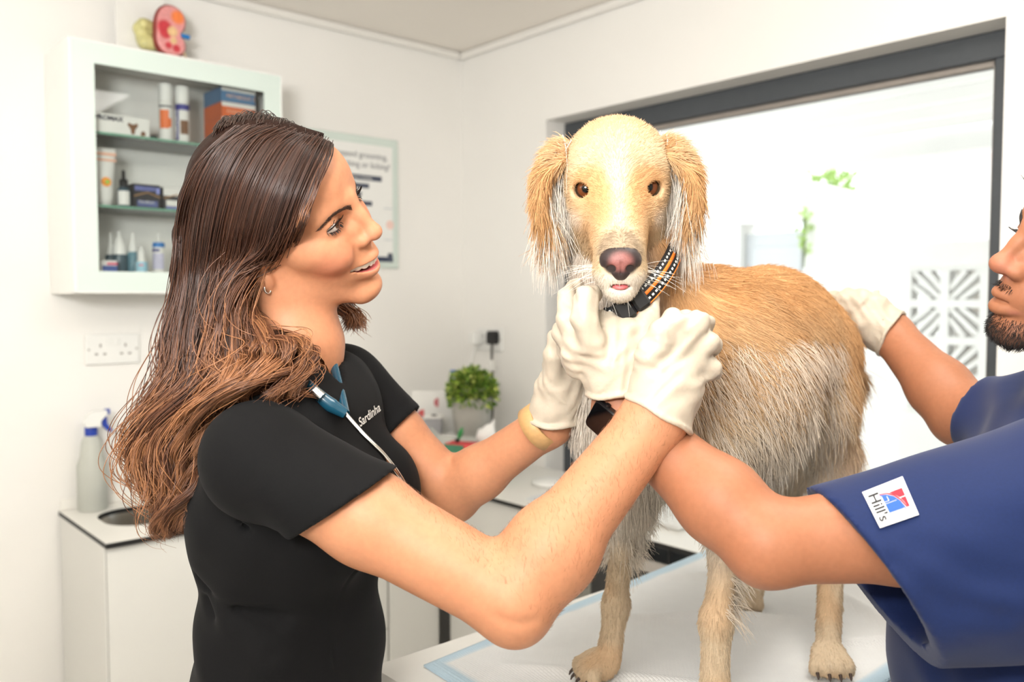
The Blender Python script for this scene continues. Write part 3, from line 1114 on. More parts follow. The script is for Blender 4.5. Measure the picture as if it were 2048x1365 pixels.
for pa, pb, lab, top in ((268, 326, 'black medicine carton with a lilac panel beside the dropper bottle', 0), (327, 384, 'black and white medicine carton half hidden by the hair', 1)):
    y0, y1 = on_shelf(pa + 4, 0, SX - .01), on_shelf(pb, 0, SX - .01)
    h = 0.064 if not top else 0.062
    t = carton('medicine_carton', lab, y0, y1, SX - 0.006, SH2, 0.055, h, M_BLKB, 'dark cartons on the middle shelf')
    x = SX - 0.006
    if top:
        front(t, 'white_panel', y0 + .001, y1 - .001, SH2 + .038, SH2 + h - .001, x, M_CARD)
        front(t, 'white_panel', y0 + .008, y1 - .006, SH2 + .008, SH2 + .026, x, M_CARD)
        front(t, 'lilac_band', y0 + .008, y1 - .006, SH2 + .003, SH2 + .010, x, M_LILAC)
    else:
        front(t, 'lilac_swoosh', y0 + .004, y1 - .012, SH2 + .046, SH2 + .058, x, mat('print_slate', (96, 104, 160), .5, noise=.25, nscale=60))
        front(t, 'lilac_badge', y1 - .011, y1 - .002, SH2 + .040, SH2 + .056, x, M_LILAC)
        front(t, 'blue_panel', y0 + .010, y1 - .008, SH2 + .004, SH2 + .020, x, mat('print_slate2', (86, 98, 150), .5, noise=.1))
        text('print', 'FortiFlora', 0.010, (x + .0012, y0 + .014, SH2 + .013), Y3, Z3, M_CARD, t)
    MB().prism([(0, 0), ((y1 - y0) / 2, .012), (y1 - y0 - .002, 0), (y1 - y0 - .002, -.003), ((y1 - y0) / 2, .009), (0, -.003)], (x + .0004, y0 + .001, SH2 + .032), Y3, Z3, .0005).build('gold_roof_print', M_GOLD, t)
# bottom of the cabinet: bottles and a small carton


def squeeze_bottle(px, label, prof, capprof, mb_, mc_, x=SX - 0.025, extra=None, group='bottles on the cabinet floor'):
    yy = on_shelf(px, 0, x)
    t = thing('squeeze_bottle', label, 'bottle', (x, yy, FLZ), group)
    MB().lathe(prof, (x, yy, FLZ), 22).build('body', mb_, t)
    MB().lathe(capprof, (x, yy, FLZ), 20).build('nozzle', mc_, t)
    if extra:
        for nm, z0, z1, rr, m, a0, a1 in extra:
            b = MB()
            vs = []
            for i in range(11):
                a = math.radians(a0 + (a1 - a0) * i / 10)
                for z in (z0, z1):
                    vs.append((x + rr * math.cos(a), yy + rr * math.sin(a), FLZ + z))
            b.add(vs, [(2 * i, 2 * i + 2, 2 * i + 3, 2 * i + 1) for i in range(10)], True).build(nm, m, t)
    return t


squeeze_bottle(192, 'white bottle with pink print at the left end of the cabinet floor', [(.011, 0), (.012, .002), (.012, .05), (.009, .056)], [(.006, .056), (.005, .07), (.003, .072)], M_CARD, M_WHITEP, SX - .012, [('pink_print', .026, .034, .0123, M_PEACH, -80, 60), ('pink_print', .006, .018, .0123, M_PEACH, -80, 60)])
squeeze_bottle(226, 'smoky bottle with tall white nozzle behind the navy carton', [(.014, 0), (.015, .002), (.015, .044), (.013, .05)], [(.013, .05), (.010, .072), (.005, .084), (.004, .108), (.002, .11)], M_SMOKE, M_WHITEP, SX - .075)
squeeze_bottle(243, 'smoky bottle with stepped white cap behind the navy carton', [(.018, 0), (.019, .002), (.019, .046), (.018, .05)], [(.019, .05), (.017, .072), (.013, .08), (.010, .094), (.006, .096), (.0045, .112), (.002, .114)], M_SMOKE, M_WHITEP, SX - .05)
squeeze_bottle(270, 'teal bottle with slim white nozzle in the middle of the cabinet floor', [(.014, 0), (.015, .002), (.015, .054), (.012, .058)], [(.012, .058), (.010, .076), (.006, .086), (.004, .108), (.002, .11)], M_TEAL, M_WHITEP, SX - .045)
squeeze_bottle(286, 'small white dropper bottle with a blue and red label', [(.014, 0), (.0155, .002), (.0155, .028), (.012, .033)], [(.011, .033), (.010, .056), (.006, .064), (.0035, .072), (.002, .073)], M_CARD, M_WHITEP, SX - .014, [('pale_label', .004, .03, .0158, M_CYAN, -80, 70), ('red_mark', .019, .023, .0160, M_PINK, -40, 0)])
squeeze_bottle(321, 'white bottle with a bright blue cap ring beside the hair', [(.016, 0), (.017, .002), (.017, .066), (.015, .072)], [(.0145, .084), (.007, .088), (.006, .104), (.003, .112), (.002, .113)], M_CARD, M_WHITEP, SX - .03, [('violet_mark', .060, .067, .0173, M_NAVY, -90, -10), ('pale_print', .012, .055, .0172, mat('print_paleviolet', (206, 204, 226), .6, noise=.08, nscale=150), -85, 30)])
yy = on_shelf(321, 0, SX - .03)
b_ = [o for o in COL.objects if o.name.startswith('squeeze_bottle') and o.get('label', '').startswith('white bottle with a bright blue')][0]
MB().lathe([(.0155, .072), (.0160, .074), (.0160, .083), (.0145, .085)], (SX - .03, yy, FLZ), 22).build('cap_ring', M_BLUEC, b_)
y0, y1 = on_shelf(203, 0, SX - .012), on_shelf(237, 0, SX - .012)
t = carton('small_carton', 'small navy and white carton with a pink flash on the cabinet floor', y0, y1, SX - 0.008, FLZ, 0.02, 0.032, M_CARD)
front(t, 'navy_panel', y0 + .005, y1, FLZ + .003, FLZ + .018, SX - .008, mat('print_navyblue', (74, 96, 160), .5, noise=.05))
front(t, 'pink_flash', y0 + .017, y1, FLZ + .020, FLZ + .026, SX - .008, M_PINK)
# kidney model on the cabinet
t = thing('kidney_model', 'anatomical kidney model on a white stand on top of the wall cabinet', 'model', (0.11, -1.125, CZ1))
MB().box((0.045, -1.27, CZ1), (0.19, -1.03, CZ1 + 0.012), 0.002).build('base', M_WHITEP, t)
MB().box((0.05, -1.257, CZ1 + .012), (0.056, -1.125, CZ1 + 0.20), 0.001).build('back_card', M_CARD, t)
text('print', 'kidney model', 0.016, (0.1905, -1.145, CZ1 + .001), Y3, Z3, M_PEACH, t)
s = Sdf((0.03, -1.30, CZ1), (0.2, -0.97, CZ1 + 0.22), 0.0022)
kc = V(0.105, -1.150, CZ1 + 0.022)
s.ell(kc + V(0.01, .02, .102), (.030, .043, .045), 0.02).ell(kc + V(.008, .005, .065), (.028, .032, .045), 0.02).ell(kc + V(.01, .02, .036), (.030, .042, .037), 0.02)
s.ell(kc + V(.012, .066, .066), (.034, .020, .013), .01, op='sub')
s.plane(kc + V(.028, 0, 0), (1, 0, 0), .003)
v, q = s.mesh()
yy_, zz_ = v[:, 1] - kc[1], v[:, 2] - kc[2]
face = sstep(kc[0] + .022, kc[0] + .027, v[:, 0])[:, None]
skin_ = np.array(lin((140, 50, 44))[:3])
pale = np.array(lin((222, 150, 148))[:3])
red = np.array(lin((200, 60, 70))[:3])
oran = np.array(lin((238, 130, 70))[:3])
cream = np.array(lin((226, 190, 140))[:3])
cc = pale * (1 - 0.0) + 0 * v
def blob(cy, cz, r):
    return (1 - sstep(r * .5, r, np.hypot(yy_ - cy, zz_ - cz)))[:, None]
for (cy, cz, r, c_) in ((-.002, .078, .026, red), (.035, .112, .024, oran), (-.0, .062, .02, red), (.03, .025, .014, red), (.008, .03, .012, red), (.02, .07, .018, cream), (.022, .045, .012, cream)):
    k_ = blob(cy, cz, r)
    cc = cc * (1 - k_) + c_ * k_
cols = skin_ * (1 - face) + cc * face
link('kidney', mesh_np('kidney', v, q, cols=cols), mat('model_paint', attr=True, rough=0.3, noise=.12, nscale=120), t)
s = Sdf((0.03, -1.30, CZ1), (0.2, -0.97, CZ1 + 0.22), 0.003)
for i in range(26):
    a = RNG.uniform(0, 1)
    s.ell((0.075 + RNG.uniform(-.01, .02), -1.172 + RNG.uniform(-.03, .03), CZ1 + .022 + .03 + a * .07), (.014, .014, .014), .01)
v, q = s.mesh()
link('fat_tissue', mesh_np('fat', v, q), mat('fat_yellow', (208, 202, 140), .4, noise=.15, nscale=60), t)
MB().lathe([(.0065, 0), (.0065, .024)], (0.125, -1.105, CZ1 + .088), 16, axis=(0.2, 1, -.12)).build('blue_vein', mat('vein_blue', (30, 120, 190), .35, noise=.05), t)
MB().tube([(0.125, -1.110, CZ1 + .07), (0.128, -1.097, CZ1 + .04), (0.13, -1.087, CZ1 + .012)], .0024, 8).build('ureter', mat('ureter_tan', (206, 180, 140), .5, noise=.05), t)

# ------------------------------------------------------------------ sockets, poster, spray bottle
def socket(name, label, o, eu, w=0.146, h=0.086):
    nrm = unit(np.cross(eu, Z3))
    t = thing(name, label, 'socket', tuple(o))
    o = np.array(o, float)
    ou = unit(eu)
    M = Matrix(((ou[0], nrm[0], 0, o[0]), (ou[1], nrm[1], 0, o[1]), (0, 0, 1, o[2]), (0, 0, 0, 1)))
    MB().box((0, 0, 0), (w, 0.009, h), 0.003, M).build('plate', M_WHITEP, t)
    for k in (0.27, 0.73):
        for dx, dz, sx, sz in ((0, .050, .004, .009), (-.011, .026, .008, .0045), (.011, .026, .008, .0045)):
            MB().box((w * k + dx - sx / 2, 0.0088, dz - sz / 2 + .004), (w * k + dx + sx / 2, 0.0094, dz + sz / 2 + .004), 0, M).build('slot', mat('slot_dark', (120, 112, 104), .7, noise=.05), t)
    for k in (0.42, 0.58):
        MB().box((w * k - .006, 0.0085, h * .66), (w * k + .006, 0.0125, h * .86), .001, M).build('switch', M_WHITEP, t)
    for k in (.06, .94):
        MB().lathe([(.003, 0), (.003, .0006)], np.array(M @ Vector((w * k, .0088, h / 2))), 12, axis=nrm).build('screw', M_STEEL, t)
    return t, M


socket('power_socket', 'white double power socket on the wall under the cabinet', (0.0003, -1.343, 1.298), Y3)
ts, Ms = socket('power_socket', 'white double power socket in the far corner with two plugs', (0.095, -0.0003, 1.292), X3)
t = thing('power_plug', 'black three pin plug in the corner socket with its hanging cable', 'plug', (0.207, -.02, 1.335))
b = MB()
b.prism([(-.019, -.016), (-.012, -.026), (.012, -.026), (.019, -.016), (.019, .010), (.012, .022), (-.012, .022), (-.019, .010)], (0.207, -0.0102, 1.345), X3, Z3, 0.030)
b.build('plug_body', M_BLACKP, t)
MB().tube(catmull([(0.207, -.028, 1.325), (0.207, -.030, 1.28), (.208, -.026, 1.2), (.212, -.028, 1.1), (.206, -.03, 1.0), (.207, -.03, .902)], 24), .0045, 8).build('cable', mat('cable_grey', (74, 72, 68), .5, noise=.05), t)
MB().box((.2, -.040, 1.222), (.214, -.018, 1.262), .002).build('cable_tag', M_CARD, t)
t = thing('power_adapter', 'white charger plug at the left of the corner socket', 'plug', (0.117, -.02, 1.32))
MB().box((.096, -.052, 1.314), (.136, -.0100, 1.362), .005).build('plug_body', M_WHITEP, t)
MB().tube(catmull([(.116, -.03, 1.318), (.116, -.05, 1.26), (.14, -.1, 1.16), (.20, -.13, 1.05), (.215, -.10, .95), (.22, -.09, .9035)], 24), .003, 8).build('cable', M_WHITEP, t)

# poster under its clear frame
PZ0, PZ1, PY0, PY1 = 1.592, 2.045, -0.70, -0.298
t = thing('notice_board', 'glass framed poster about pet grooming behind the woman', 'poster', (0.004, -.5, PZ0))
MB().box((.0005, PY0, PZ0), (.010, PY1, PZ1), .002).build('glass_board', mat('board_glass', (214, 226, 218), .12, noise=.01), t)
MB().box((.0100, PY0 + .03, PZ0 + .022), (.0108, PY1 - .025, PZ1 - .028)).build('paper', mat('poster_paper', (240, 240, 236), .4, noise=.01), t)
px_ = .0112
M_GREYP = mat('print_grey', (120, 122, 126), .6, noise=.05)
text('print', 'Increased grooming,', .0285, (px_, PY1 - .045, PZ1 - .075), Y3, Z3, M_GREYP, t, 'RIGHT')
text('print', 'scratching or licking?', .0285, (px_, PY1 - .035, PZ1 - .108), Y3, Z3, M_GREYP, t, 'RIGHT')
M_SLATE = mat('print_slatebar', (74, 80, 96), .6, noise=.05)
for y0, y1, z0, z1 in ((-.60, -.368, 1.893, 1.911), (-.60, -.42, 1.866, 1.882), (-.60, -.45, 1.838, 1.852), (-.60, -.408, 1.806, 1.822)):
    MB().box((.0108, y0, z0), (.0113, y1, z1)).build('text_bar', M_SLATE, t)
text('print', 'biting or chewing', .013, (px_ + .0003, -.50, 1.898), Y3, Z3, M_CARD, t)
MB().box((.0108, PY0 + .03, 1.614), (.0113, PY1 - .025, 1.632)).build('footer_bar', mat('print_footer', (52, 60, 84), .6, noise=.05), t)
MB().box((.0108, -.345, 1.62), (.0115, -.325, 1.645)).build('footer_logo', M_SLATE, t)
MB().lathe([(.016, 0), (.016, .0008)], (.0108, -.335, 1.745), 20, axis=X3).build('pet_print', mat('print_blush', (236, 206, 196), .6, noise=.1), t)
for z in (1.69, 1.80):
    MB().box((.0108, -.36, z), (.0112, -.325, z + .004)).build('pale_line', mat('print_palegrey', (206, 212, 214), .6, noise=.05), t)

# trigger spray bottle by the sink
sb = V(0.052, -1.345, ZW + .0006)
t = thing('spray_bottle', 'clear trigger spray bottle with blue collar beside the sink', 'bottle', tuple(sb))
M_CLEAR = mat('milky_plastic', (226, 228, 218), .3, noise=.01, trans=.35, ior=1.2)
MB().lathe([(.036, 0), (.039, .004), (.039, .125), (.030, .150), (.026, .19), (.018, .204), (.013, .208)], sb, 30).build('body', M_CLEAR, t)
MB().lathe([(.0155, .206), (.0165, .208), (.0165, .232), (.0135, .235)], sb, 24).build('collar', mat('trigger_blue', (36, 66, 168), .4, noise=.03), t)
MB().prism([(-.020, 0), (.016, 0), (.018, .016), (.034, .032), (.034, .043), (.0, .043), (-.018, .030), (-.026, .012)], sb + V(.011, 0, .233), Y3, Z3, .022).build('trigger_head', M_WHITEP, t)
MB().prism([(.033, .030), (.045, .030), (.045, .045), (.033, .045)], sb + V(.006, 0, .233), Y3, Z3, .012).build('nozzle', mat('trigger_blue'), t)
MB().prism([(.022, .030), (.036, .028), (.038, .004), (.052, -.016), (.043, -.020), (.026, -.002)], sb + V(.006, 0, .233), Y3, Z3, .012).build('trigger', mat('trigger_blue'), t)

# ------------------------------------------------------------------ clutter in the corner
def stand(px, py, z):
    """room point at height z on the ray through a pixel"""
    d = VF + VR * ((px - 1024.0) / FPX) + VU * ((682.5 - py) / FPX)
    return CAM_POS + d * ((z - CAM_POS[2]) / d[2])


M_ACRYL = mat('milky_acrylic', (228, 230, 222), .2, alpha=.5, noise=.01)
fl, bl_ = P(878, 870, 2.80), P(812, 806, 2.98)
t = thing('leaflet_organiser', 'clear acrylic leaflet organiser in the corner by the plant', 'organiser', (fl[0], fl[1], ZW))
ex = unit(V(P(1000, 870, 2.72)[0] - fl[0], P(1000, 870, 2.72)[1] - fl[1], 0))
ey = unit(V(bl_[0] - fl[0], bl_[1] - fl[1], 0))
Lw, Dd = 0.19, np.linalg.norm((bl_ - fl)[:2])
o0 = V(fl[0], fl[1], ZW + .001)
hf, hb = fl[2] - ZW, bl_[2] - ZW
nrm = np.cross(ey, Z3)
for k in (0.0, Lw):
    MB().prism([(0, 0), (Dd, 0), (Dd, hb), (0, hf)], o0 + ex * k, ey, Z3, .003).build('side_panel', M_ACRYL, t)
MB().prism([(0, 0), (Lw, 0), (Lw, hf), (0, hf)], o0, ex, Z3, .003).build('front_panel', M_ACRYL, t)
MB().prism([(.004, .006), (Lw - .002, .006), (Lw - .002, hf * .95), (.004, hf * .95)], o0 + ey * .01, ex, Z3, -.10).build('inner_box', M_WHITEP, t)
PZ = ZW + hf * .95 + .0012
lc = P(866, 786, 2.97)
t = thing('leaflet', 'white leaflet with red circles standing in the corner', 'leaflet', (lc[0], lc[1], ZW))
Lx = VR * 1.0
MB().prism([(-.075, 0), (.070, 0), (.070, .262), (-.075, .262)], V(lc[0], lc[1], ZW + .001), Lx, unit(V(0, 0, 1) + _fw * 0.05), -.001).build('sheet', M_CARD, t)
for (u_, w_, r_, cc_) in ((-.032, .165, .033, (214, 90, 90)), (.018, .222, .016, (200, 110, 116))):
    poly = [(r_ * math.cos(math.radians(a)), r_ * math.sin(math.radians(a))) for a in (range(90, 271, 15))]
    MB().prism(poly, V(lc[0], lc[1], ZW + .001) + Lx * u_ + unit(V(0, 0, 1) + _fw * 0.05) * w_ - _fw * .0012, Lx, unit(V(0, 0, 1) + _fw * 0.05), .0006).build('red_disc', mat('leaflet_red%d' % r_.__hash__(), cc_, .6, noise=.05), t)
pc = P(944, 866, 2.84)
pc[2] = PZ
t = thing('potted_plant', 'small bushy green plant in a round grey pot in the corner', 'plant', tuple(pc))
MB().lathe([(.050, 0), (.056, .004), (.064, .06), (.0675, .112), (.0690, .124), (.062, .124), (.060, .11)], pc, 36).build('pot', mat('grey_pot', (170, 168, 160), .6, noise=.03, nscale=60), t)
rg = np.random.default_rng(5)
for k, (c1, nn) in enumerate((((96, 132, 44), 900), ((150, 178, 70), 620), ((196, 206, 110), 300))):
    b = MB()
    for i in range(nn):
        d = unit(rg.normal(size=3) * V(1, 1, .8) + V(0, 0, .35))
        rr = rg.uniform(.55, 1.0)
        p = pc + V(0, 0, .128) + d * V(.082, .082, .082) * rr + V(0, 0, .012)
        ax = unit(d + rg.normal(size=3) * .5)
        sd = unit(np.cross(ax, rg.normal(size=3)))
        Lf, Wf = .017 * rg.uniform(.8, 1.3), .0055
        nq = np.cross(ax, sd)
        b.add([p, p + ax * Lf * .5 + sd * Wf + nq * .002, p + ax * Lf, p + ax * Lf * .5 - sd * Wf + nq * .002], [(0, 1, 2, 3)], True)
    fo = b.build('foliage', mat('small_leaf_%d' % k, c1, .5, noise=.2, nscale=80), t)
    fo['kind'] = 'stuff'
b = MB()
for i in range(14):
    d = unit(rg.normal(size=3) + V(0, 0, 1.5))
    b.tube([pc + V(0, 0, .10), pc + V(0, 0, .13) + d * .06], .002, 5)
b.build('stem', mat('plant_stem'), t)
MB().lathe([(.060, 0), (.060, .006)], pc + V(0, 0, .106), 30).build('soil', mat('soil', (70, 56, 44), .9, noise=.3, nscale=120), t)
bp = P(909, 745, 2.95)
o = MB().prism([(-.016, .008), (.012, .008), (.014, .0), (.0, -.014)], bp, VR, Z3, .004).tube([bp + V(0, 0, -.012), V(bp[0], bp[1], PZ + .001)], .0016, 6).build('paper_flag', mat('flag_blue', (40, 100, 180), .5, noise=.05))
tag(o, 'small blue paper flag on a stick behind the plant', 'flag')
gb = P(868, 860, 2.87)
t = thing('card_holder', 'grey card holder box in the leaflet organiser', 'box', (gb[0], gb[1], PZ))
Mg = Matrix.Translation((gb[0], gb[1], PZ)) @ Matrix.Rotation(math.atan2(VR[1], VR[0]), 4, 'Z')
MB().box((-.03, -.025, 0), (.028, .025, .052), .002, Mg).build('body', mat('grey_card', (150, 150, 152), .6, noise=.04), t)
MB().box((-.034, -.028, .0522), (.030, .026, .060), .002, Mg).build('lid', M_CARD, t)
MB().box((-.006, -.0285, .061), (.012, -.02, .066), .001, Mg).build('black_clip', M_BLACKP, t)
tb = stand(975, 915, ZW)
tb = P(980, 930, 2.69)
tb[2] = ZW
t = thing('tissue_box', 'pale patterned tissue box with a white tissue sticking out', 'tissue box', tuple(tb))
Mt = Matrix.Translation(tuple(tb)) @ Matrix.Rotation(.5, 4, 'Z')
MB().box((-.04, -.038, .001), (.04, .038, .122), .002, Mt).build('box_body', mat('tissue_card', (214, 224, 204), .55, noise=.12, nscale=50), t)
tc_ = np.array(Mt @ Vector((0, 0, .122))) - VR * .012
s = Sdf(tc_ - V(.06, .06, .02), tc_ + V(.06, .06, .12), .0025)
tx, ty_ = VR, _fw
s.chain([tc_ + V(0, 0, -.012), tc_ - tx * .018 + V(0, 0, .03), tc_ - tx * .022 + V(0, 0, .05)], [.008, .010, .004], .012)
s.chain([tc_ + V(0, 0, -.012), tc_ + tx * .012 + V(0, 0, .04), tc_ + tx * .024 + V(0, 0, .082)], [.009, .012, .003], .02)
s.chain([tc_ + V(0, 0, -.012), tc_ + V(0, 0, .035), tc_ + tx * .004 + V(0, 0, .062)], [.009, .015, .004], .02)
v, q = s.mesh()
link('tissue', mesh_np('tissue', v, q), mat('tissue_paper', (244, 243, 240), .8, bump=.3, bscale=60, bdist=.004, noise=.01), t)
rb = P(926, 905, 2.64)
rb[2] = ZW
t = thing('gift_box', 'small red and green gift box with a sprig on the worktop', 'box', tuple(rb))
Mr = Matrix.Translation(tuple(rb)) @ Matrix.Rotation(.42, 4, 'Z')
MB().box((-.05, -.03, .001), (.05, .03, .140), .002, Mr).build('box_body', mat('gift_red', (222, 70, 74), .5, noise=.05), t)
MB().box((-.0505, -.0306, .001), (.018, -.0300, .138), 0, Mr).build('green_front', mat('gift_green', (70, 128, 100), .5, noise=.06), t)
MB().box((-.030, -.0312, .07), (-.006, -.0307, .112), 0, Mr).build('white_print', mat('print_mint', (190, 214, 200), .6, noise=.3, nscale=160), t)
sp = np.array(Mr @ Vector((-.02, 0, .140)))
MB().tube([sp, sp + V(0, 0, .012)], .007, 10).build('bulb_socket', M_BLACKP, t)
b = MB()
b.lathe([(.003, .01), (.007, .022), (.008, .032), (.004, .045), (.001, .05)], sp, 12, axis=unit(VR * .35 + Z3))
b.build('green_sprig', mat('sprig_green', (46, 140, 70), .5, noise=.15), t)
# keyboard, paper and stand on the window worktop
kc_ = stand(1325, 1030, ZW)
t = thing('keyboard', 'slim white keyboard on the worktop behind the dog leg', 'keyboard', (kc_[0], kc_[1], ZW))
Mk = Matrix.Translation((1.12, -.25, ZW + .001)) @ Matrix.Rotation(-.02, 4, 'Z')
MB().box((-.15, -.06, 0), (.15, .06, .008), .003, Mk).build('body', mat('keyboard_white', (226, 226, 222), .4, noise=.01), t)
kb = MB()
for i in range(14):
    for j in range(5):
        x, y = -.142 + i * .0205, -.052 + j * .021
        kb.box((x, y, .008), (x + .0175, y + .0175, .0105), .001, Mk)
kb.build('keys', M_WHITEP, t)['kind'] = 'stuff'
o = MB().box((-.08, -.055, 0), (.08, .055, .002), 0, Matrix.Translation((.83, -.30, ZW + .0004)) @ Matrix.Rotation(.15, 4, 'Z')).build('notepad', mat('pad_grey', (226, 230, 232), .6, noise=.01))
tag(o, 'pale grey pad lying on the worktop by the corner', 'pad')
o = MB().lathe([(.055, 0), (.06, .003), (.058, .012), (.03, .018), (.004, .020)], (.66, -.17, ZW + .0006), 32).build('paper_holder', M_WHITEP)
tag(o, 'white round stand on the worktop in the window corner', 'stand')
o = MB().tube(catmull([(1.18, -.18, ZW + .004), (1.3, -.16, ZW + .004), (1.42, -.22, ZW + .004), (1.45, -.34, ZW + .004), (1.44, -.40, ZW + .004)], 24), .002, 6).build('keyboard_cable', M_WHITEP)
tag(o, 'thin white cable curling on the window worktop', 'cable')
# ceiling light panels (real lamps of the room)
for i, (x, y) in enumerate(((2.2, -1.02), (3.1, -2.7))):
    t = thing('ceiling_panel', ('square LED panel in the ceiling over the examination table', 'square LED panel in the ceiling behind the photographer')[i], 'ceiling light', (x, y, ZC), 'ceiling panels')
    MB().box((x - .3, y - .3, ZC - .012), (x + .3, y + .3, ZC - .0005), .002).build('panel_frame', M_WHITEP, t)
    MB().box((x - .28, y - .28, ZC - .013), (x + .28, y + .28, ZC - .0121)).build('diffuser', mat('led_diffuser', (255, 250, 242), .5, emit=11.0, noise=.001), t)
# ------------------------------------------------------------------ examination table with a quilted pad
TZ = 0.965
TX0, TX1, TY0, TY1 = 1.555, 2.075, -1.40, -0.47
t = thing('examination_table', 'white examination table the dog stands on', 'table', (1.86, -0.95, 0))
MB().box((TX0, TY0, TZ - .035), (TX1, TY1, TZ), .008).build('table_top', mat('table_white', (240, 238, 232), .35, noise=.01), t)
MB().box((1.80, -1.05, .06), (1.92, -.85, TZ - .035), .01).build('column', mat('table_white'), t)
MB().box((1.62, -1.3, 0), (2.1, -.6, .06), .015).build('base', mat('table_base', (150, 152, 155), .4, noise=.03), t)

PC = [V(1.612, -1.338, 0), V(2.068, -1.365, 0), V(2.068, -.50, 0), V(1.538, -.512, 0)]
nu, nv_ = 90, 130
uu, vv = np.meshgrid(np.linspace(0, 1, nu), np.linspace(0, 1, nv_), indexing='ij')
u3, v3 = uu[..., None], vv[..., None]
pp = (PC[0] * (1 - u3) + PC[1] * u3) * (1 - v3) + (PC[3] * (1 - u3) + PC[2] * u3) * v3
fl_ = np.stack([pp[..., 0], pp[..., 1], np.zeros_like(uu)], -1)
wr = np.zeros_like(uu)
for (a, b_, amp, wd) in ((V(1.70, -1.25), V(2.05, -1.02), .012, .014), (V(1.95, -1.2), V(2.1, -.85), .010, .012), (V(1.62, -1.05), V(1.95, -.72), .007, .016),
                         (V(1.85, -.62), V(2.12, -.80), .012, .013), (V(1.58, -.8), V(1.75, -.55), .006, .014), (V(1.72, -.95), V(1.86, -.80), .008, .012), (V(1.95, -.86), V(2.08, -.68), .014, .012)):
    ab = b_ - a
    tt = np.clip(((pp[..., 0] - a[0]) * ab[0] + (pp[..., 1] - a[1]) * ab[1]) / (ab @ ab), 0, 1)
    dd = np.hypot(pp[..., 0] - a[0] - ab[0] * tt, pp[..., 1] - a[1] - ab[1] * tt)
    wr += amp * np.exp(-(dd / wd) ** 2) * np.sin(np.pi * np.clip(tt, .04, .96)) ** .6
wr += .0012 * vnoise(fl_, 14, 3) + .0012
edge = np.minimum(np.minimum(uu * .56, (1 - uu) * .56), np.minimum(vv * .83, (1 - vv) * .83))
wr = np.maximum(wr * sstep(0, .03, edge), .0) + .002 + .003 * sstep(0.0, .008, edge) * 0 + .0035 * np.exp(-((edge - .013) / .007) ** 2)
pp[..., 2] = TZ + .0012 + wr
top = pp.reshape(-1, 3)
q = np.array([(i * nv_ + j, (i + 1) * nv_ + j, (i + 1) * nv_ + j + 1, i * nv_ + j + 1) for i in range(nu - 1) for j in range(nv_ - 1)])
bd = [i * nv_ for i in range(nu)] + [(nu - 1) * nv_ + j for j in range(1, nv_)] + [i * nv_ + nv_ - 1 for i in range(nu - 2, -1, -1)] + [j for j in range(nv_ - 2, 0, -1)]
low = top[bd].copy()
low[:, 2] = TZ + .0006
n0 = len(top)
sq = np.array([(bd[i], n0 + i, n0 + (i + 1) % len(bd), bd[(i + 1) % len(bd)]) for i in range(len(bd))])
ec = edge.reshape(-1)
blue, white = np.array(lin((198, 222, 236))[:3]), np.array(lin((240, 241, 240))[:3])
k = sstep(.024, .027, ec)[:, None]
cols = blue * (1 - k) + white * k
cols = np.vstack([cols, np.tile(blue, (len(bd), 1))])
m_pad = mat('quilted_pad', attr=True, rough=.7, noise=.012, nscale=40)
nt = m_pad.node_tree
tc = nt.nodes.new('ShaderNodeTexCoord')
mp = nt.nodes.new('ShaderNodeMapping')
mp.inputs['Rotation'].default_value = (0, 0, .06)
mp.inputs['Scale'].default_value = (62, 62, 62)
br = nt.nodes.new('ShaderNodeTexBrick')
br.inputs['Color1'].default_value = (1, 1, 1, 1)
br.inputs['Color2'].default_value = (1, 1, 1, 1)
br.inputs['Mortar'].default_value = (0, 0, 0, 1)
br.inputs['Scale'].default_value = 1.0
br.inputs['Mortar Size'].default_value = .06
br.inputs['Mortar Smooth'].default_value = 1.0
br.offset = 0.5
bp_ = nt.nodes.new('ShaderNodeBump')
bp_.inputs['Strength'].default_value = .55
bp_.inputs['Distance'].default_value = .0015
nt.links.new(tc.outputs['Object'], mp.inputs['Vector'])
nt.links.new(mp.outputs['Vector'], br.inputs['Vector'])
nt.links.new(br.outputs['Color'], bp_.inputs['Height'])
nt.links.new(bp_.outputs['Normal'], nt.nodes['Principled BSDF'].inputs['Normal'])
o = link('absorbent_pad', mesh_np('absorbent_pad', np.vstack([top, low]), np.vstack([q, sq]), cols=cols), m_pad)
tag(o, 'white quilted absorbent pad with a pale blue border on the table', 'pad')
# ------------------------------------------------------------------ the woman in black scrubs
SKIN_W = np.array(lin((198, 138, 103))[:3])
M_SKIN = mat('skin', attr=True, rough=.50, noise=.05, nscale=160, sss=.12, sss_r=(1, .35, .2), sss_s=.008, bump=.12, bscale=900, bdist=.0006, spec=.36)
HW_R = np.array([[0.8286, -0.4598, 0.3193], [0.5598, 0.6737, -0.4825], [0.0067, 0.5785, 0.8157]])
HW_T = np.array([1.6283, -1.5511, 1.5715])


def to_world(R, t, p):
    return np.asarray(p, float) @ R.T + t


def to_local(R, t, p):
    return (np.asarray(p, float) - t) @ R


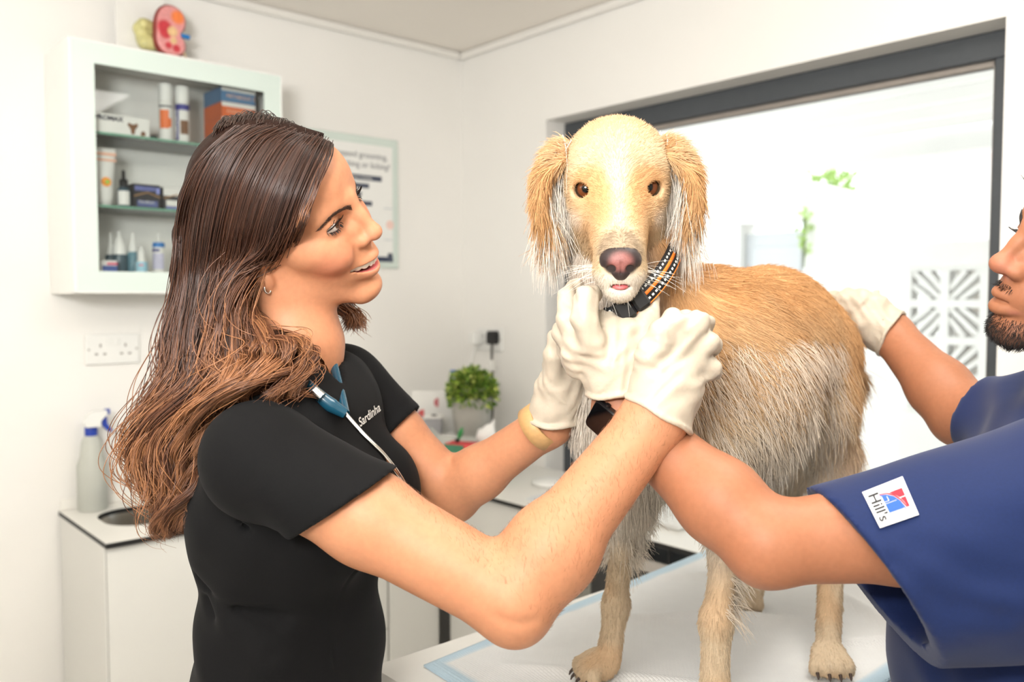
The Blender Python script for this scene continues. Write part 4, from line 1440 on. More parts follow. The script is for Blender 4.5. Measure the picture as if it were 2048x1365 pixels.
def head_sdf(h, female=True):
    """a human head: x forward, y to its left, z up, origin midway between the ears"""
    s = Sdf((-.125, -.098, -.175), (.145, .098, .155), h)
    jw = 0.0 if female else .006
    s.ell((-.007, 0, .046), (.087, .0725, .081), .01)
    s.ell((.040, 0, .050), (.058, .060, .053), .03)
    s.ell((.036, 0, -.02), (.058, .058 + jw * .5, .072), .03)
    for y in (-1, 1):
        s.ell((.056, y * .045, -.006), (.030, .022, .020), .02)
        s.cone((.002, y * (.050 + jw), -.048), (.078, y * .012, -.088), .017, .0145 + jw * .5, .02)
        s.cone((-.004, y * .056, -.005), (.002, y * (.052 + jw), -.05), .017, .016, .02)
        s.cone((.084, y * .010, .034), (.068, y * .046, .034), .010, .010, .014)
    s.ell((.084, 0, -.088), (.018, .021, .014), .012)
    s.ell((.074, 0, -.046), (.032, .033, .026), .018)
    # eye sockets
    for y in (-1, 1):
        s.ell((.100, y * .031, .017), (.017, .019, .011), .012, op='sub')
    # nose
    s.cone((.0945, 0, .034), (.1025, 0, .012), .0070, .0068, .012)
    s.cone((.1025, 0, .012), (.1135, 0, -.009), .0068, .0088, .008)
    s.ell((.1120, 0, -.0125), (.0105, .0105, .0085), .006)
    for y in (-1, 1):
        s.ell((.0920, y * .0100, -.0050), (.0105, .0080, .0120), .008)
        s.ell((.0995, y * .0125, -.0165), (.0105, .0070, .0075), .006)
    s.cone((.104, 0, -.020), (.100, 0, -.030), .0040, .0045, .006)
    return s


def eyelids(s, sq=.0048):
    for y in (-1, 1):
        c = V(.0760, y * .0315, .0175)
        s.ell(c, (.0138, .0175, .0132), .005)
        s.ell(c + V(.012, y * .0018, -.0003), (.0135, .0160, sq), .002, op='sub')
        s.ell(c, (.0123, .0150, .0123), .0, op='sub')
    return s


# ---- head of the woman
s = head_sdf(.0016)
for y in (-1, 1):      # smiling cheeks
    s.ell((.075, y * .036, -.022), (.019, .019, .016), .016)
eyelids(s, .0042)
# open smile: carve the mouth, add lips
mouth_u = [(.0740, -.0335, -.0425), (.0915, -.0210, -.0440), (.1030, -.0090, -.0450), (.1055, 0, -.0455), (.1030, .0090, -.0450), (.0915, .0210, -.0440), (.0740, .0335, -.0425)]
mouth_l = [(.0735, -.0335, -.0435), (.0890, -.0210, -.0535), (.0985, -.0095, -.0580), (.1010, 0, -.0590), (.0985, .0095, -.0580), (.0890, .0210, -.0535), (.0735, .0335, -.0435)]
cm = catmull(np.array(mouth_u), 17)
cl = catmull(np.array(mouth_l), 17)
s.chain(cm + V(-.0020, 0, .0015), [.0022 + .0026 * math.sin(math.pi * i / 16) for i in range(17)], .005)
s.chain(cl + V(-.0015, 0, -.0025), [.0022 + .0034 * math.sin(math.pi * i / 16) for i in range(17)], .005)
mid = (cm + cl) / 2
for i in range(1, 16):
    hgt = max((cm[i][2] - cl[i][2]) / 2, .0008)
    s.ell(mid[i] + V(.002, 0, 0), (.020, .0042, hgt), .0015, op='sub')
for y in (-1, 1):
    s.ell((.1055, y * .0062, -.0222), (.0060, .0034, .0034), .002, op='sub')
    s.crease([(.0985, y * .0185, -.0150), (.0935, y * .0270, -.0260), (.0840, y * .0350, -.0400)], .0011, .0055)
    s.crease([(.0705, y * .0480, .0165), (.0600, y * .0540, .0190)], .0006, .0018)
    s.crease([(.0705, y * .0480, .0135), (.0600, y * .0545, .0100)], .0006, .0018)
    s.crease([(.083, y * .020, .0085), (.080, y * .034, .0035), (.072, y * .046, .0075)], .0007, .0024)
# ears
for y in (-1, 1):
    e = y * .0765
    s.ell((-.002, e - y * .004, .004), (.013, .007, .024), .005)
    s.ell((.002, e - y * .001, -.026), (.0095, .0060, .0115), .004)
    s.ell((.001, e + y * .003, .004), (.007, .0045, .013), .003, op='sub')
    s.ell((.006, e + y * .002, -.004), (.005, .005, .006), .003)
# neck, going down into the collar
nk = to_local(HW_R, HW_T, P(585, 775, 1.055))
nk2 = to_local(HW_R, HW_T, P(615, 690, 1.050))
s.chain([(-.022, 0, -.02), nk2 + V(-.012, 0, 0), nk], [.050, .050, .058], .025)
v, q = s.mesh()
v = laplace(v, q, 1, .4)
head_local = v.copy()
x_, y_, z_ = v.T
ay = np.abs(y_)
c = np.tile(SKIN_W, (len(v), 1))


def tint(c, k, rgb, amt=1.0):
    k = (np.clip(k, 0, 1) * amt)[:, None]
    return c * (1 - k) + np.array(lin(rgb)[:3]) * k


def near_poly(v, pts, r0, r1):
    d = np.full(len(v), 9.0)
    pts = np.asarray(pts)
    for i in range(len(pts) - 1):
        a, b = pts[i], pts[i + 1]
        ba = b - a
        t_ = np.clip(((v - a) @ ba) / (ba @ ba), 0, 1)
        d = np.minimum(d, np.linalg.norm(v - a - t_[:, None] * ba, axis=1))
    return 1 - sstep(r0, r1, d)


c = tint(c, 1 - sstep(.012, .036, np.linalg.norm((v - V(.072, 0, -.022)) * V(1, 0, 1) + np.stack([0 * ay, ay - .043, 0 * ay], 1), axis=1)), (214, 130, 104), .5)
c = tint(c, 1 - sstep(.006, .018, np.linalg.norm(v - V(.110, 0, -.014), axis=1)), (216, 140, 118), .35)
c = tint(c, near_poly(v, cm + V(0, 0, .0018), .0026, .0052), (190, 98, 92), .9)
c = tint(c, near_poly(v, cl + V(0, 0, -.0022), .0038, .0064), (204, 104, 104), .95)
inside = (z_ < np.interp(y_, cm[:, 1], cm[:, 2]) - .0008) & (z_ > np.interp(y_, cl[:, 1], cl[:, 2]) + .0008) & (ay < .0325) & (x_ > .05) & (x_ < np.interp(y_, cm[:, 1], cm[:, 0]) - .0030)
c[inside] = np.array(lin((120, 52, 48))[:3])
scalp = sstep(.088, .100, z_ + .25 * (ay - .03) - .35 * (x_ - .07)) * sstep(-.02, .02, z_)
c = tint(c, (z_ > .03) * sstep(.0, .012, .018 - x_ + .55 * (z_ - .03)) , (70, 46, 36), .9)
for y in (-1, 1):
    lid = np.linalg.norm(v - V(.0760, y * .0315, .0175), axis=1)
    rim = ((lid < .0150) & (x_ > .080) & (np.abs(z_ - .0172) < .0068) & (np.abs(y_ - y * .0318) < .0142)).astype(float)
    c = tint(c, rim, (196, 138, 116), .5)
head_cols = c
head_w = to_world(HW_R, HW_T, v)
head_q = q

# ---- body frame
W_F = unit(VR * .96 - _fw * .28)             # the way she faces
W_L = unit(np.cross(Z3 if 'Z3' in globals() else V(0, 0, 1), W_F))
UP = V(0, 0, 1)
SR, SL = P(516, 914, .905), P(684, 775, 1.165)
ER, WR_ = P(1026, 1199, .845), P(1308, 838, .905)
EL, WL_ = P(906, 984, 1.155), P(1098, 848, 1.085)
MID = (SR + SL) / 2
CH = MID + W_F * -.018 - UP * .10
WA = MID + W_F * -.020 - UP * .28
HI = MID + W_F * -.034 - UP * .42


def arm_sdf(s, S, E, W, rs=(.052, .050, .043, .046, .031), bend=V(0, 0, -1), k=.02):
    m1, m2 = S * .55 + E * .45, E * .72 + W * .28
    s.chain([S, m1, E], [rs[0], rs[1], rs[2]], k)
    s.chain([E, m2, W], [rs[2] * .96, rs[3], rs[4]], k)
    return s


allp = np.array([SR, SL, ER, WR_, EL, WL_, HI])
# near arm
s = Sdf(np.minimum(np.minimum(SR, ER), WR_) - .1, np.maximum(np.maximum(SR, ER), WR_) + .1, .0026)
arm_sdf(s, SR, ER, WR_, (.050, .0460, .0400, .0405, .0325))
ud, fd = unit(ER - SR), unit(WR_ - ER)
ole = ER + unit(ud - fd) * .026
s.ell(ole - unit(ud - fd) * .006, (.018, .018, .018), .025)
s.ell(ER + fd * .055, (.0385, .0385, .0385), .03)
inn = ER - unit(ud - fd) * .046
s.crease([inn - VF * .03, inn - VF * .012, inn + VF * .02], .003, .006)
s.crease([P(985, 1238, .80), P(1010, 1246, .80), P(1045, 1250, .802), P(1075, 1246, .804)], .003, .005)
hand_dir_R = unit(P(1350, 740, .93) - WR_)
s.cone(WR_, WR_ + hand_dir_R * .07, .031, .030, .02)
v1, q1 = s.mesh()
v1 = laplace(v1, q1, 2)
# far arm
s = Sdf(np.minimum(np.minimum(SL, EL), WL_) - .09, np.maximum(np.maximum(SL, EL), WL_) + .09, .003)
arm_sdf(s, SL, EL, WL_, (.046, .0400, .0350, .0335, .0265))
ud2, fd2 = unit(EL - SL), unit(WL_ - EL)
s.ell(EL + unit(ud2 - fd2) * .018, (.016, .016, .016), .03)
inn2 = EL - unit(ud2 - fd2) * .044
s.crease([inn2 - VF * .03, inn2 + VF * .02], .003, .006)
s.cone(WL_, P(1118, 800, 1.07), .0265, .024, .02)
v2, q2 = s.mesh()
v2 = laplace(v2, q2, 2)
# trunk (under the clothes) and the skin at the neckline
s = Sdf(allp.min(0) - .22, np.maximum(np.maximum(SR, SL), HI) + V(.24, .24, .18), .006)
s.econe(CH, WA, (.110, .058), (.100, .060), W_L, .03)
s.econe(WA, HI, (.100, .060), (.135, .085), W_L, .03)
s.cone(SR + UP * .0, SL, .042, .040, .04)
s.econe(MID - UP * .03, CH, (.10, .042), (.11, .058), W_L, .03)
neckb = P(585, 775, 1.055)
s.cone(neckb, MID + W_F * .0 - UP * .03, .050, .07, .06)
s.cone(neckb + W_F * .010 - UP * .02, MID + W_F * .03 - UP * .03, .035, .02, .02)
v3, q3 = s.mesh()
v3 = laplace(v3, q3, 2)
bw, bq = join_np((head_w, head_q), (v1, q1), (v2, q2), (v3, q3))
bc = np.vstack([head_cols] + [np.tile(SKIN_W * .97, (len(x), 1)) for x in (v1, v2, v3)])
blot = vnoise(bw, 40, 2)[:, None] * .5 + vnoise(bw, 110, 3)[:, None] * .5
bc = bc * (1 + blot * np.array([.03, .05, .06]))
woman = link('person', mesh_np('person', bw, bq, cols=bc), M_SKIN)
tag(woman, 'woman in black scrubs with long wavy brown hair holding the dog', 'person')


# ---- scrub top
M_SCRUB = mat('black_scrub', (17, 17, 18), .85, noise=.10, nscale=500, bump=.25, bscale=1600, bdist=.0004, sheen=.02, spec=.16)
s = Sdf(allp.min(0) * 0 + np.minimum(np.minimum(SR, SL), HI) - .26, np.maximum(np.maximum(SR, SL), HI) + V(.3, .3, .12), .0035)
g_ = .014
s.econe(CH, WA, (.138, .094), (.124, .090), W_L, .05)
s.econe(WA, HI, (.124, .090), (.165, .118), W_L, .05)
s.econe(MID - UP * .02, CH, (.125, .072), (.138, .094), W_L, .05)
for y in (-1, 1):
    s.ell(CH + W_F * .078 + W_L * y * .062 - UP * .004, (.056, .060, .062), .06)
s.cone(SR - UP * .0, SL - UP * .0, .044, .048, .05)
s.cone(MID + W_L * -.05 + UP * .02, MID + W_L * .06 + UP * .03, .035, .035, .06)
SEL_R = SR + (ER - SR) * .345
SEL_L = SL + (EL - SL) * .46
# soft folds
def folds(X, Y, Z):
    a = (X * W_F[0] + Y * W_F[1]) * 1.0 + Z * 0
    u = X * ud[0] + Y * ud[1] + Z * ud[2]
    w = Z + .3 * (X * W_F[0] + Y * W_F[1])
    return .0022 * np.sin(w * 62 + 5 * np.sin(a * 11)) * np.exp(-((Z - WA[2] - .02) / .07) ** 2) + .0009 * np.sin(u * 90 + 9 * a)
s.grow(folds)
for pts, dpt, wd in (([P(430, 1110, .93), P(520, 1165, .93), P(600, 1180, .95)], .006, .010), ([P(410, 1150, .95), P(480, 1215, .93), P(560, 1240, .93)], .005, .010),
                     ([P(420, 1200, .95), P(470, 1270, .94), P(540, 1310, .93)], .004, .009), ([P(430, 900, .90), P(450, 980, .90), P(500, 1050, .90)], .005, .010),
                     ([P(640, 860, .90), P(600, 900, .88), P(560, 960, .88)], .003, .012), ([P(600, 830, .90), P(680, 880, .90), P(740, 930, .91)], .003, .012),
                     ([P(715, 1130, .96), P(680, 1220, .97), P(670, 1330, .97)], .0035, .004), ([P(545, 1120, .94), P(548, 1240, .94), P(560, 1360, .94)], .003, .004),
                     ([P(425, 790, .90), P(430, 850, .875), P(470, 950, .875), P(520, 1060, .88)], .003, .005)):
    s.crease(pts, dpt * 1.6, wd)
s.flush()
# neckline: cut the V and the round of the neck
nk_c = neckb + UP * .03
s.econe(nk_c + UP * .14, nk_c - UP * .052, (.070, .066), (.058, .057), W_L, .004, op='sub')
s.cone(P(650, 700, 1.03), P(676, 765, 1.01), .028, .005, .004, op='sub')
S_TOP = s
v4, q4 = s.mesh()
v4 = laplace(v4, q4, 1)
slv = [(v4, q4)]
for S_, E_, Q_, r0_, r1_, r_in in ((SR, ER, SEL_R, .050, .0620, .0520), (SL, EL, SEL_L, .050, .0560, .0465)):
    d_ = unit(E_ - S_)
    s = Sdf(np.minimum(S_, Q_) - .12, np.maximum(S_, Q_) + .14, .0028)
    s.cone(S_ - d_ * .0 , Q_ + d_ * .04, r0_, r1_ + .001, .0)
    s.cone(S_, S_ * .55 + MID * .45 - UP * .01, r0_, .045, .04)
    s.cone(S_ - UP * .02, CH * .6 + S_ * .4, r0_ - .010, .045, .03)
    Nw = unit(np.cross(d_, VF))

    def slf(X, Y, Z, S_=S_, d_=d_, Nw=Nw):
        u = (X - S_[0]) * d_[0] + (Y - S_[1]) * d_[1] + (Z - S_[2]) * d_[2]
        w = (X - S_[0]) * Nw[0] + (Y - S_[1]) * Nw[1] + (Z - S_[2]) * Nw[2]
        e = (X - S_[0]) * VF[0] + (Y - S_[1]) * VF[1] + (Z - S_[2]) * VF[2]
        return (.0016 * np.sin(u * 34 + w * 40 + 1.0) * np.sin(w * 26 + e * 30 + .5) + .0012 * np.sin(w * 55 - u * 18) + .0008 * np.sin((u + w) * 75 + 2)) * np.clip(u / .05, .0, 1)
    s.grow(slf)
    tilt = d_
    if S_ is SR:
        hd = -VR * .83 - VU * .56
        tilt = unit(np.cross(hd, VF))
        tilt = tilt if tilt @ d_ > 0 else -tilt
    s.plane(Q_, tilt)
    s.cone(Q_ - d_ * .035, Q_ + d_ * .09, r_in - .002, r_in + .001, .0, op='sub')
    # stitched hem
    for w_ in (-.013,):
        ring = []
        e1 = unit(np.cross(tilt, VF))
        e2 = np.cross(tilt, e1)
        for a_ in np.linspace(0, 2 * math.pi, 40):
            dd_ = e1 * math.cos(a_) + e2 * math.sin(a_)
            # meet the cone
            dd_ = dd_ / max(np.linalg.norm(dd_ - d_ * (dd_ @ d_)), .3)
            ring.append(Q_ + tilt * w_ + dd_ * (r1_ - .0005))
        s.crease(ring, .0016, .0022)
    vs_, qs_ = s.mesh()
    slv.append((laplace(vs_, qs_, 1), qs_))
v4, q4 = join_np(*slv)
link('scrub_top', mesh_np('scrub_top', v4, q4), M_SCRUB, woman)['label'] = 'black short sleeved scrub top'

# fine hair on the near forearm
wq_ = ((v1[q1].mean(1) - ER) @ fd > .0).astype(float) + 1e-9
ap, an, _ = sample_surface(v1, q1, 3200, wq_, np.random.default_rng(8))
_r8 = np.random.default_rng(9)
_d = unit(np.cross(fd, VF)) * .6 + fd * .5 + _r8.normal(size=(len(ap), 3)) * .25
_d = _d - an * (_d * an).sum(1, keepdims=True)
_L = _r8.uniform(.004, .009, len(ap))[:, None]
ah = np.stack([ap, ap + _d * _L * .5 + an * _L * .18, ap + _d * _L + an * _L * .22], 1)
ARM_HAIR = ah
# ---- eyes, teeth, brows, lashes, earring
M_EYE = mat('eyeball', attr=True, rough=.10, spec=.4, noise=.01)
M_TEETH = mat('teeth', (244, 236, 222), .18, noise=.02, nscale=200)
M_BROWH = mat('brow_hair', attr=True, rough=.5, noise=.02)


def eyeball(R, t, c, rad, look, parent, iris=(86, 56, 36), ri=.40, name='eye', white=(238, 230, 224)):
    n, m = 40, 28
    vs = []
    for j in range(m + 1):
        th = math.pi * j / m
        for i in range(n):
            a = 2 * math.pi * i / n
            vs.append((math.cos(th), math.sin(th) * math.cos(a), math.sin(th) * math.sin(a)))
    vs = np.array(vs)
    f = np.array([(j * n + i, j * n + (i + 1) % n, (j + 1) * n + (i + 1) % n, (j + 1) * n + i) for j in range(m) for i in range(n)])
    lk = unit(look)
    u = unit(np.cross(lk, V(0, 0, 1)))
    w = np.cross(u, lk)
    d = vs[:, :1] * lk + vs[:, 1:2] * u + vs[:, 2:3] * w
    ang = np.arccos(np.clip(vs[:, 0], -1, 1))
    cols = np.tile(np.array(lin(white)[:3]), (len(vs), 1))
    cols = tint(cols, 1 - sstep(ri, ri + .04, ang), (34, 24, 18))
    cols = tint(cols, 1 - sstep(ri - .09, ri - .04, ang), iris)
    cols = tint(cols, 1 - sstep(ri * .42, ri * .42 + .04, ang), (8, 8, 8))
    pts = np.array(c) + d * np.array(rad)
    return link(name, mesh_np(name, to_world(R, t, pts), f[:, ::-1], cols=cols), M_EYE, parent)


for y in (-1, 1):
    eyeball(HW_R, HW_T, (.0757, y * .0315, .0175), (.0122, .0149, .0122), (1, y * -.02 + .05, .03), woman)
arch = catmull(cm + V(-.0026, 0, -.0036), 60)
ts = Sdf(arch.min(0) - .012, arch.max(0) + .012, .0007)
for i in range(10):
    u0 = (i - 5) / 10 * 54 + 30
    a, b = arch[int(u0) % 60], arch[min(int(u0 + 5.2), 59)]
    dv = unit((b - a) * V(1, 1, 0))
    nn = unit(np.cross(dv, V(0, 0, 1)))
    w_ = np.linalg.norm(b - a) * .60
    hgt = .0058 - .00035 * abs(i - 4.5)
    E_ = np.stack([dv, nn, V(0, 0, 1)], 1)
    ts.ell((a + b) / 2, (w_, .0032, hgt), .0010, R=E_)
tv_, tq_ = ts.mesh()
link('teeth', mesh_np('teeth', to_world(HW_R, HW_T, tv_), tq_), M_TEETH, woman)


def surf_dist(sv):
    from mathutils.kdtree import KDTree
    kd = KDTree(len(sv))
    for i, p in enumerate(sv):
        kd.insert(p, i)
    kd.balance()
    return kd


kdh = surf_dist(head_local[head_local[:, 0] > .03])
br_p = []
rg = np.random.default_rng(3)
for y in (-1, 1):
    ctr = catmull(np.array([(.100, y * .011, .0270), (.096, y * .024, .0310), (.086, y * .038, .0325), (.073, y * .051, .0255)]), 60)
    for i in range(460):
        f_ = rg.random()
        b0 = ctr[int(f_ * 59)]
        wd = .0040 * (1 - .8 * f_ ** 2)
        p0 = b0 + V(0, 0, rg.uniform(-1, 1) * wd)
        p0 = np.array(kdh.find(p0)[0]) + V(.0006, 0, 0)
        dr = unit(V(-.30, y * .75, .30 + .5 * (1 - f_) * rg.uniform(.2, 1) - .65 * f_ - (p0[2] - b0[2]) * 120))
        L = rg.uniform(.005, .009)
        p1 = np.array(kdh.find(p0 + dr * L * .5)[0]) + V(.0009, 0, 0)
        p2 = np.array(kdh.find(p0 + dr * L)[0]) + V(.0008, 0, 0)
        br_p.append((p0, p1, p2))
br_p = to_world(HW_R, HW_T, np.array(br_p).reshape(-1, 3)).reshape(-1, 3, 3)
hair_obj('eyebrow', br_p, [.00024, .00020, .00005], np.tile(np.array(lin((66, 46, 37))[:3]), (len(br_p), 1)), M_BROWH, woman)
la = []
for y in (-1, 1):
    for up_ in (1, -1):
        for i in range(80 if up_ > 0 else 45):
            a = rg.uniform(.10, .97)
            yy = y * (.0180 + .0305 * a)
            zz_ = .0172 + up_ * .0040 * math.sin(math.pi * min(max(a, .02), .98)) ** .7
            xx = .0757 + math.sqrt(max(.0132 ** 2 - ((yy - y * .0315) * .78) ** 2 - (zz_ - .0175) ** 2, 1e-6))
            p0 = V(xx, yy, zz_)
            L = (.0085 if up_ > 0 else .0045) * rg.uniform(.8, 1.1)
            dr = unit(V(.75, y * (a - .30) * .9, .30 * up_))
            la.append((p0, p0 + dr * L * .55, p0 + dr * L * .9 + V(0, 0, up_ * L * .35)))
la = to_world(HW_R, HW_T, np.array(la).reshape(-1, 3)).reshape(-1, 3, 3)
hair_obj('eyelashes', la, [.00028, .00022, .00005], np.tile(np.array(lin((24, 18, 16))[:3]), (len(la), 1)), M_BROWH, woman)
er = to_world(HW_R, HW_T, V(.003, -.0790, -.036))
pts = [er + (VR * math.cos(a) * .55 + VU * math.sin(a) + VF * .5 * math.cos(a)) * .0055 for a in np.linspace(0, 2 * math.pi, 20, endpoint=False)]
e_ = MB().tube(pts, .0012, 8, closed=True).build('earring', mat('silver', (220, 218, 214), .18, 1.0, noise=.02), woman)
e_['label'] = 'small silver hoop earring'

# ---- hair: guide curves as photographed, laid over the skull, then down her back
M_HAIR = mat('brown_hair', attr=True, rough=.34, spec=.55, noise=.02)
HAIRC = V(-.006, 0, .046)
HAIRR = V(.101, .089, .0925)


def on_skull(px, py, grow=1.0):
    """point on the hair-covered skull ellipsoid under a pixel (nearest approach if the ray passes beside it)"""
    o = to_local(HW_R, HW_T, CAM_POS) - HAIRC
    d = (VF + VR * ((px - 1024.0) / FPX) + VU * ((682.5 - py) / FPX)) @ HW_R
    oo, dd = o / (HAIRR * grow), d / (HAIRR * grow)
    A, B, Cc = dd @ dd, 2 * oo @ dd, oo @ oo - 1
    disc = B * B - 4 * A * Cc
    return (-B - math.sqrt(disc)) / (2 * A) if disc > 0 else -B / (2 * A)


G = [   # (x, y[, depth]) : no depth = lie on the skull
    [(662, 286), (652, 312), (632, 360), (611, 415), (598, 455), (572, 496, .975), (530, 522, .966), (486, 538, .960), (452, 590, .956), (472, 650, .952), (520, 690, .945), (548, 730, .925), (540, 775, .905), (560, 800, .90)],
    [(647, 279), (630, 310), (603, 370), (580, 430), (562, 480), (538, 514, .962), (486, 536, .958), (455, 585, .955), (474, 640, .952), (512, 685, .940), (552, 715, .925), (582, 745, .915), (566, 780, .90), (600, 806, .90)],
    [(628, 273), (604, 300), (570, 370), (545, 440), (525, 500), (472, 540, .955), (446, 600, .952), (468, 650, .948), (505, 690, .940), (548, 690, .938), (590, 705, .935), (596, 745, .925), (570, 775, .905), (545, 800, .895)],
    [(605, 270), (572, 300), (534, 370), (508, 445), (488, 510, .953), (444, 570, .952), (446, 630, .948), (470, 685, .942), (500, 720, .925), (530, 735, .91), (520, 765, .895), (475, 780, .89), (440, 800, .895), (420, 830, .91)],
    [(585, 265), (545, 290), (502, 365), (476, 450), (460, 520, .960), (446, 585, .957), (446, 640, .948), (450, 700, .938), (470, 740, .915), (478, 765, .900), (440, 785, .898), (400, 815, .91), (385, 860, .925), (392, 900, .93)],
    [(565, 261), (520, 285), (476, 360), (450, 450), (437, 525, .966), (428, 590, .960), (424, 650, .95), (430, 705, .942), (445, 745, .92), (425, 780, .91), (385, 815, .92), (362, 860, .93), (372, 905, .93), (385, 950, .925)],
    [(545, 258), (496, 282), (452, 358), (428, 450), (416, 530, .973), (408, 600, .967), (402, 660, .955), (410, 715, .945), (418, 760, .93), (388, 800, .925), (350, 845, .935), (345, 890, .94), (372, 935, .935), (384, 985, .93), (362, 1020, .93), (372, 1060, .93)],
    [(527, 256), (472, 284), (430, 358), (408, 450), (398, 530, .978), (390, 600, .972), (384, 665, .96), (392, 720, .95), (388, 770, .935), (352, 812, .935), (318, 855, .94), (322, 905, .945), (356, 950, .94), (372, 1000, .935), (346, 1030, .935), (360, 1070, .935)],
    [(510, 255), (452, 290), (411, 365), (391, 450), (381, 530, .982), (374, 600, .978), (366, 665, .97), (374, 725, .96), (362, 775, .945), (325, 815, .945), (296, 865, .95), (306, 915, .95), (342, 958, .945), (358, 1005, .94), (330, 1040, .94), (350, 1075, .94)],
    [(494, 256), (436, 298), (396, 372), (378, 450), (368, 530), (360, 600, .985), (350, 660, .98), (358, 725, .97), (338, 780, .96), (304, 830, .955), (284, 880, .955), (294, 930, .955), (326, 970, .95), (340, 1010, .945), (322, 1045, .945), (336, 1072, .945)],
    [(478, 259), (410, 318), (376, 388), (362, 455), (358, 530), (349, 600, .995), (338, 650, .99), (334, 710, .98), (320, 770, .97), (296, 830, .965), (281, 885, .965), (288, 935, .96), (312, 975, .955), (328, 1015, .95), (330, 1050, .95), (345, 1068, .95)],
    [(462, 264), (398, 328), (368, 394), (356, 458), (352, 530), (345, 600, 1.01), (338, 655, 1.0), (340, 715, .985), (330, 775, .975), (308, 830, .97), (296, 885, .97), (300, 935, .965), (322, 975, .96), (338, 1015, .955), (340, 1050, .955), (352, 1070, .955)],
]
NG, KP = len(G), 30
gc = []
DPR = []
for g in G:
    pts = []
    for e in g:
        d = e[2] if len(e) > 2 else on_skull(e[0], e[1]) - max(0, .012 - .003 * len(gc)) * (.45 if e is g[0] else 1.0)
        pts.append(P(e[0], e[1], d))
    gc.append(catmull(np.array(pts), KP))
gc = np.array(gc)            # NG x KP x 3
tt_ = np.linspace(0, 1, KP)


def strands(n, rng, spread, umin=0.0, umax=NG - 1.0, depth=.02, wave=.004, clumps=120, lift=0.0, len_lo=.82):
    ncl = clumps
    cu = np.sort(rng.uniform(umin, umax, ncl))
    cph = rng.uniform(0, 6.28, ncl)
    cfr = rng.uniform(1.6, 3.0, ncl)
    cde = rng.uniform(0, 1, ncl)
    ccol = rng.normal(size=ncl)
    ci = rng.integers(0, ncl, n)
    tight = .14 + .86 * (1 - sstep(.25, .7, tt_))          # strands gather into locks lower down
    u = cu[ci][:, None] + rng.normal(size=(n, 1)) * .30 * tight[None]
    u = np.clip(u, umin, umax - 1e-4)
    i0 = np.clip(u.astype(int), 0, NG - 2)
    f = (u - i0)[..., None]
    k = np.arange(KP)
    base = gc[i0, k] * (1 - f) + gc[i0 + 1, k] * f
    side = unit(VR)
    amp = wave * sstep(.25, .65, tt_)
    ph = cph[ci][:, None] + tt_[None] * cfr[ci][:, None] * 9
    wv = np.sin(ph)[..., None] * VR + np.cos(ph * .9)[..., None] * VU * .5 + np.cos(ph)[..., None] * VF * .9
    base = base + wv * amp[None, :, None]
    off = rng.normal(size=(n, 1, 3)) * spread * (.25 + .75 * sstep(.2, .5, tt_))[None, :, None]
    jit = np.cumsum(rng.normal(size=(n, KP, 3)), 1) * spread * .05 * tt_[None, :, None]
    dep = (cde[ci] * .7 + rng.random(n) * .3)[:, None] * depth * (.14 + .86 * sstep(.15, .5, tt_))[None]
    p = base + off + jit + dep[..., None] * VF - lift * VF
    # shorten some strands
    L = rng.uniform(len_lo, 1.0, n)
    src = tt_[None] * L[:, None] * (KP - 1)
    a = np.minimum(src.astype(int), KP - 2)
    fr_ = (src - a)[..., None]
    r_ = np.arange(n)[:, None]
    p = p[r_, a] * (1 - fr_) + p[r_, a + 1] * fr_
    return p, u.mean(1), ccol[ci], cde[ci]


rgh = np.random.default_rng(21)
pA, uA, cA, dA = strands(21000, rgh, .0018, depth=.030, wave=.015, clumps=95)
nA = len(pA)
def emit_hair(name, p, cl, rng, r0=.00042, parent=woman):
    n = len(p)
    kseed = rng.normal(size=n)
    k = np.clip(.05 + .62 * sstep(.22, .80, tt_)[None] + (.12 * cl + .09 * kseed)[:, None] * (.5 + .7 * sstep(.1, .6, tt_))[None], 0, 1)[..., None]
    dark, mid_, light = (np.array(lin(x)[:3]) for x in ((46, 29, 23), (98, 62, 44), (168, 116, 78)))
    cc_ = np.where(k < .5, dark * (1 - 2 * k) + mid_ * 2 * k, mid_ * (2 - 2 * k) + light * (2 * k - 1))
    rad = r0 * (1 - .75 * sstep(.85, 1, tt_))
    return hair_obj(name, p, rad, cc_, M_HAIR, parent)


def catmull_resample(seg, n):
    k = seg.shape[1]
    t = np.linspace(0, k - 1 - 1e-6, n)
    i = t.astype(int)
    f = (t - i)[None, :, None]
    return seg[:, i] * (1 - f) + seg[:, np.minimum(i + 1, k - 1)] * f


hp, hcl = [pA], [cA]
# loose flyaways around the outline
pF, uF, cF, dF = strands(420, rgh, .010, depth=.03, wave=.014, clumps=160)
hp.append(pF)
hcl.append(cF + .6)
pW, uW, cW, dW = strands(120, rgh, .009, umin=8.5, depth=.02, wave=.014, clumps=40)
sway = sstep(.45, .8, tt_) * (1 - .6 * sstep(.85, 1, tt_))
pW = pW - (VR * .024 * sway[:, None])[None] * rgh.uniform(.2, 1.2, (len(pW), 1, 1))
hp.append(pW)
hcl.append(cW + .9)
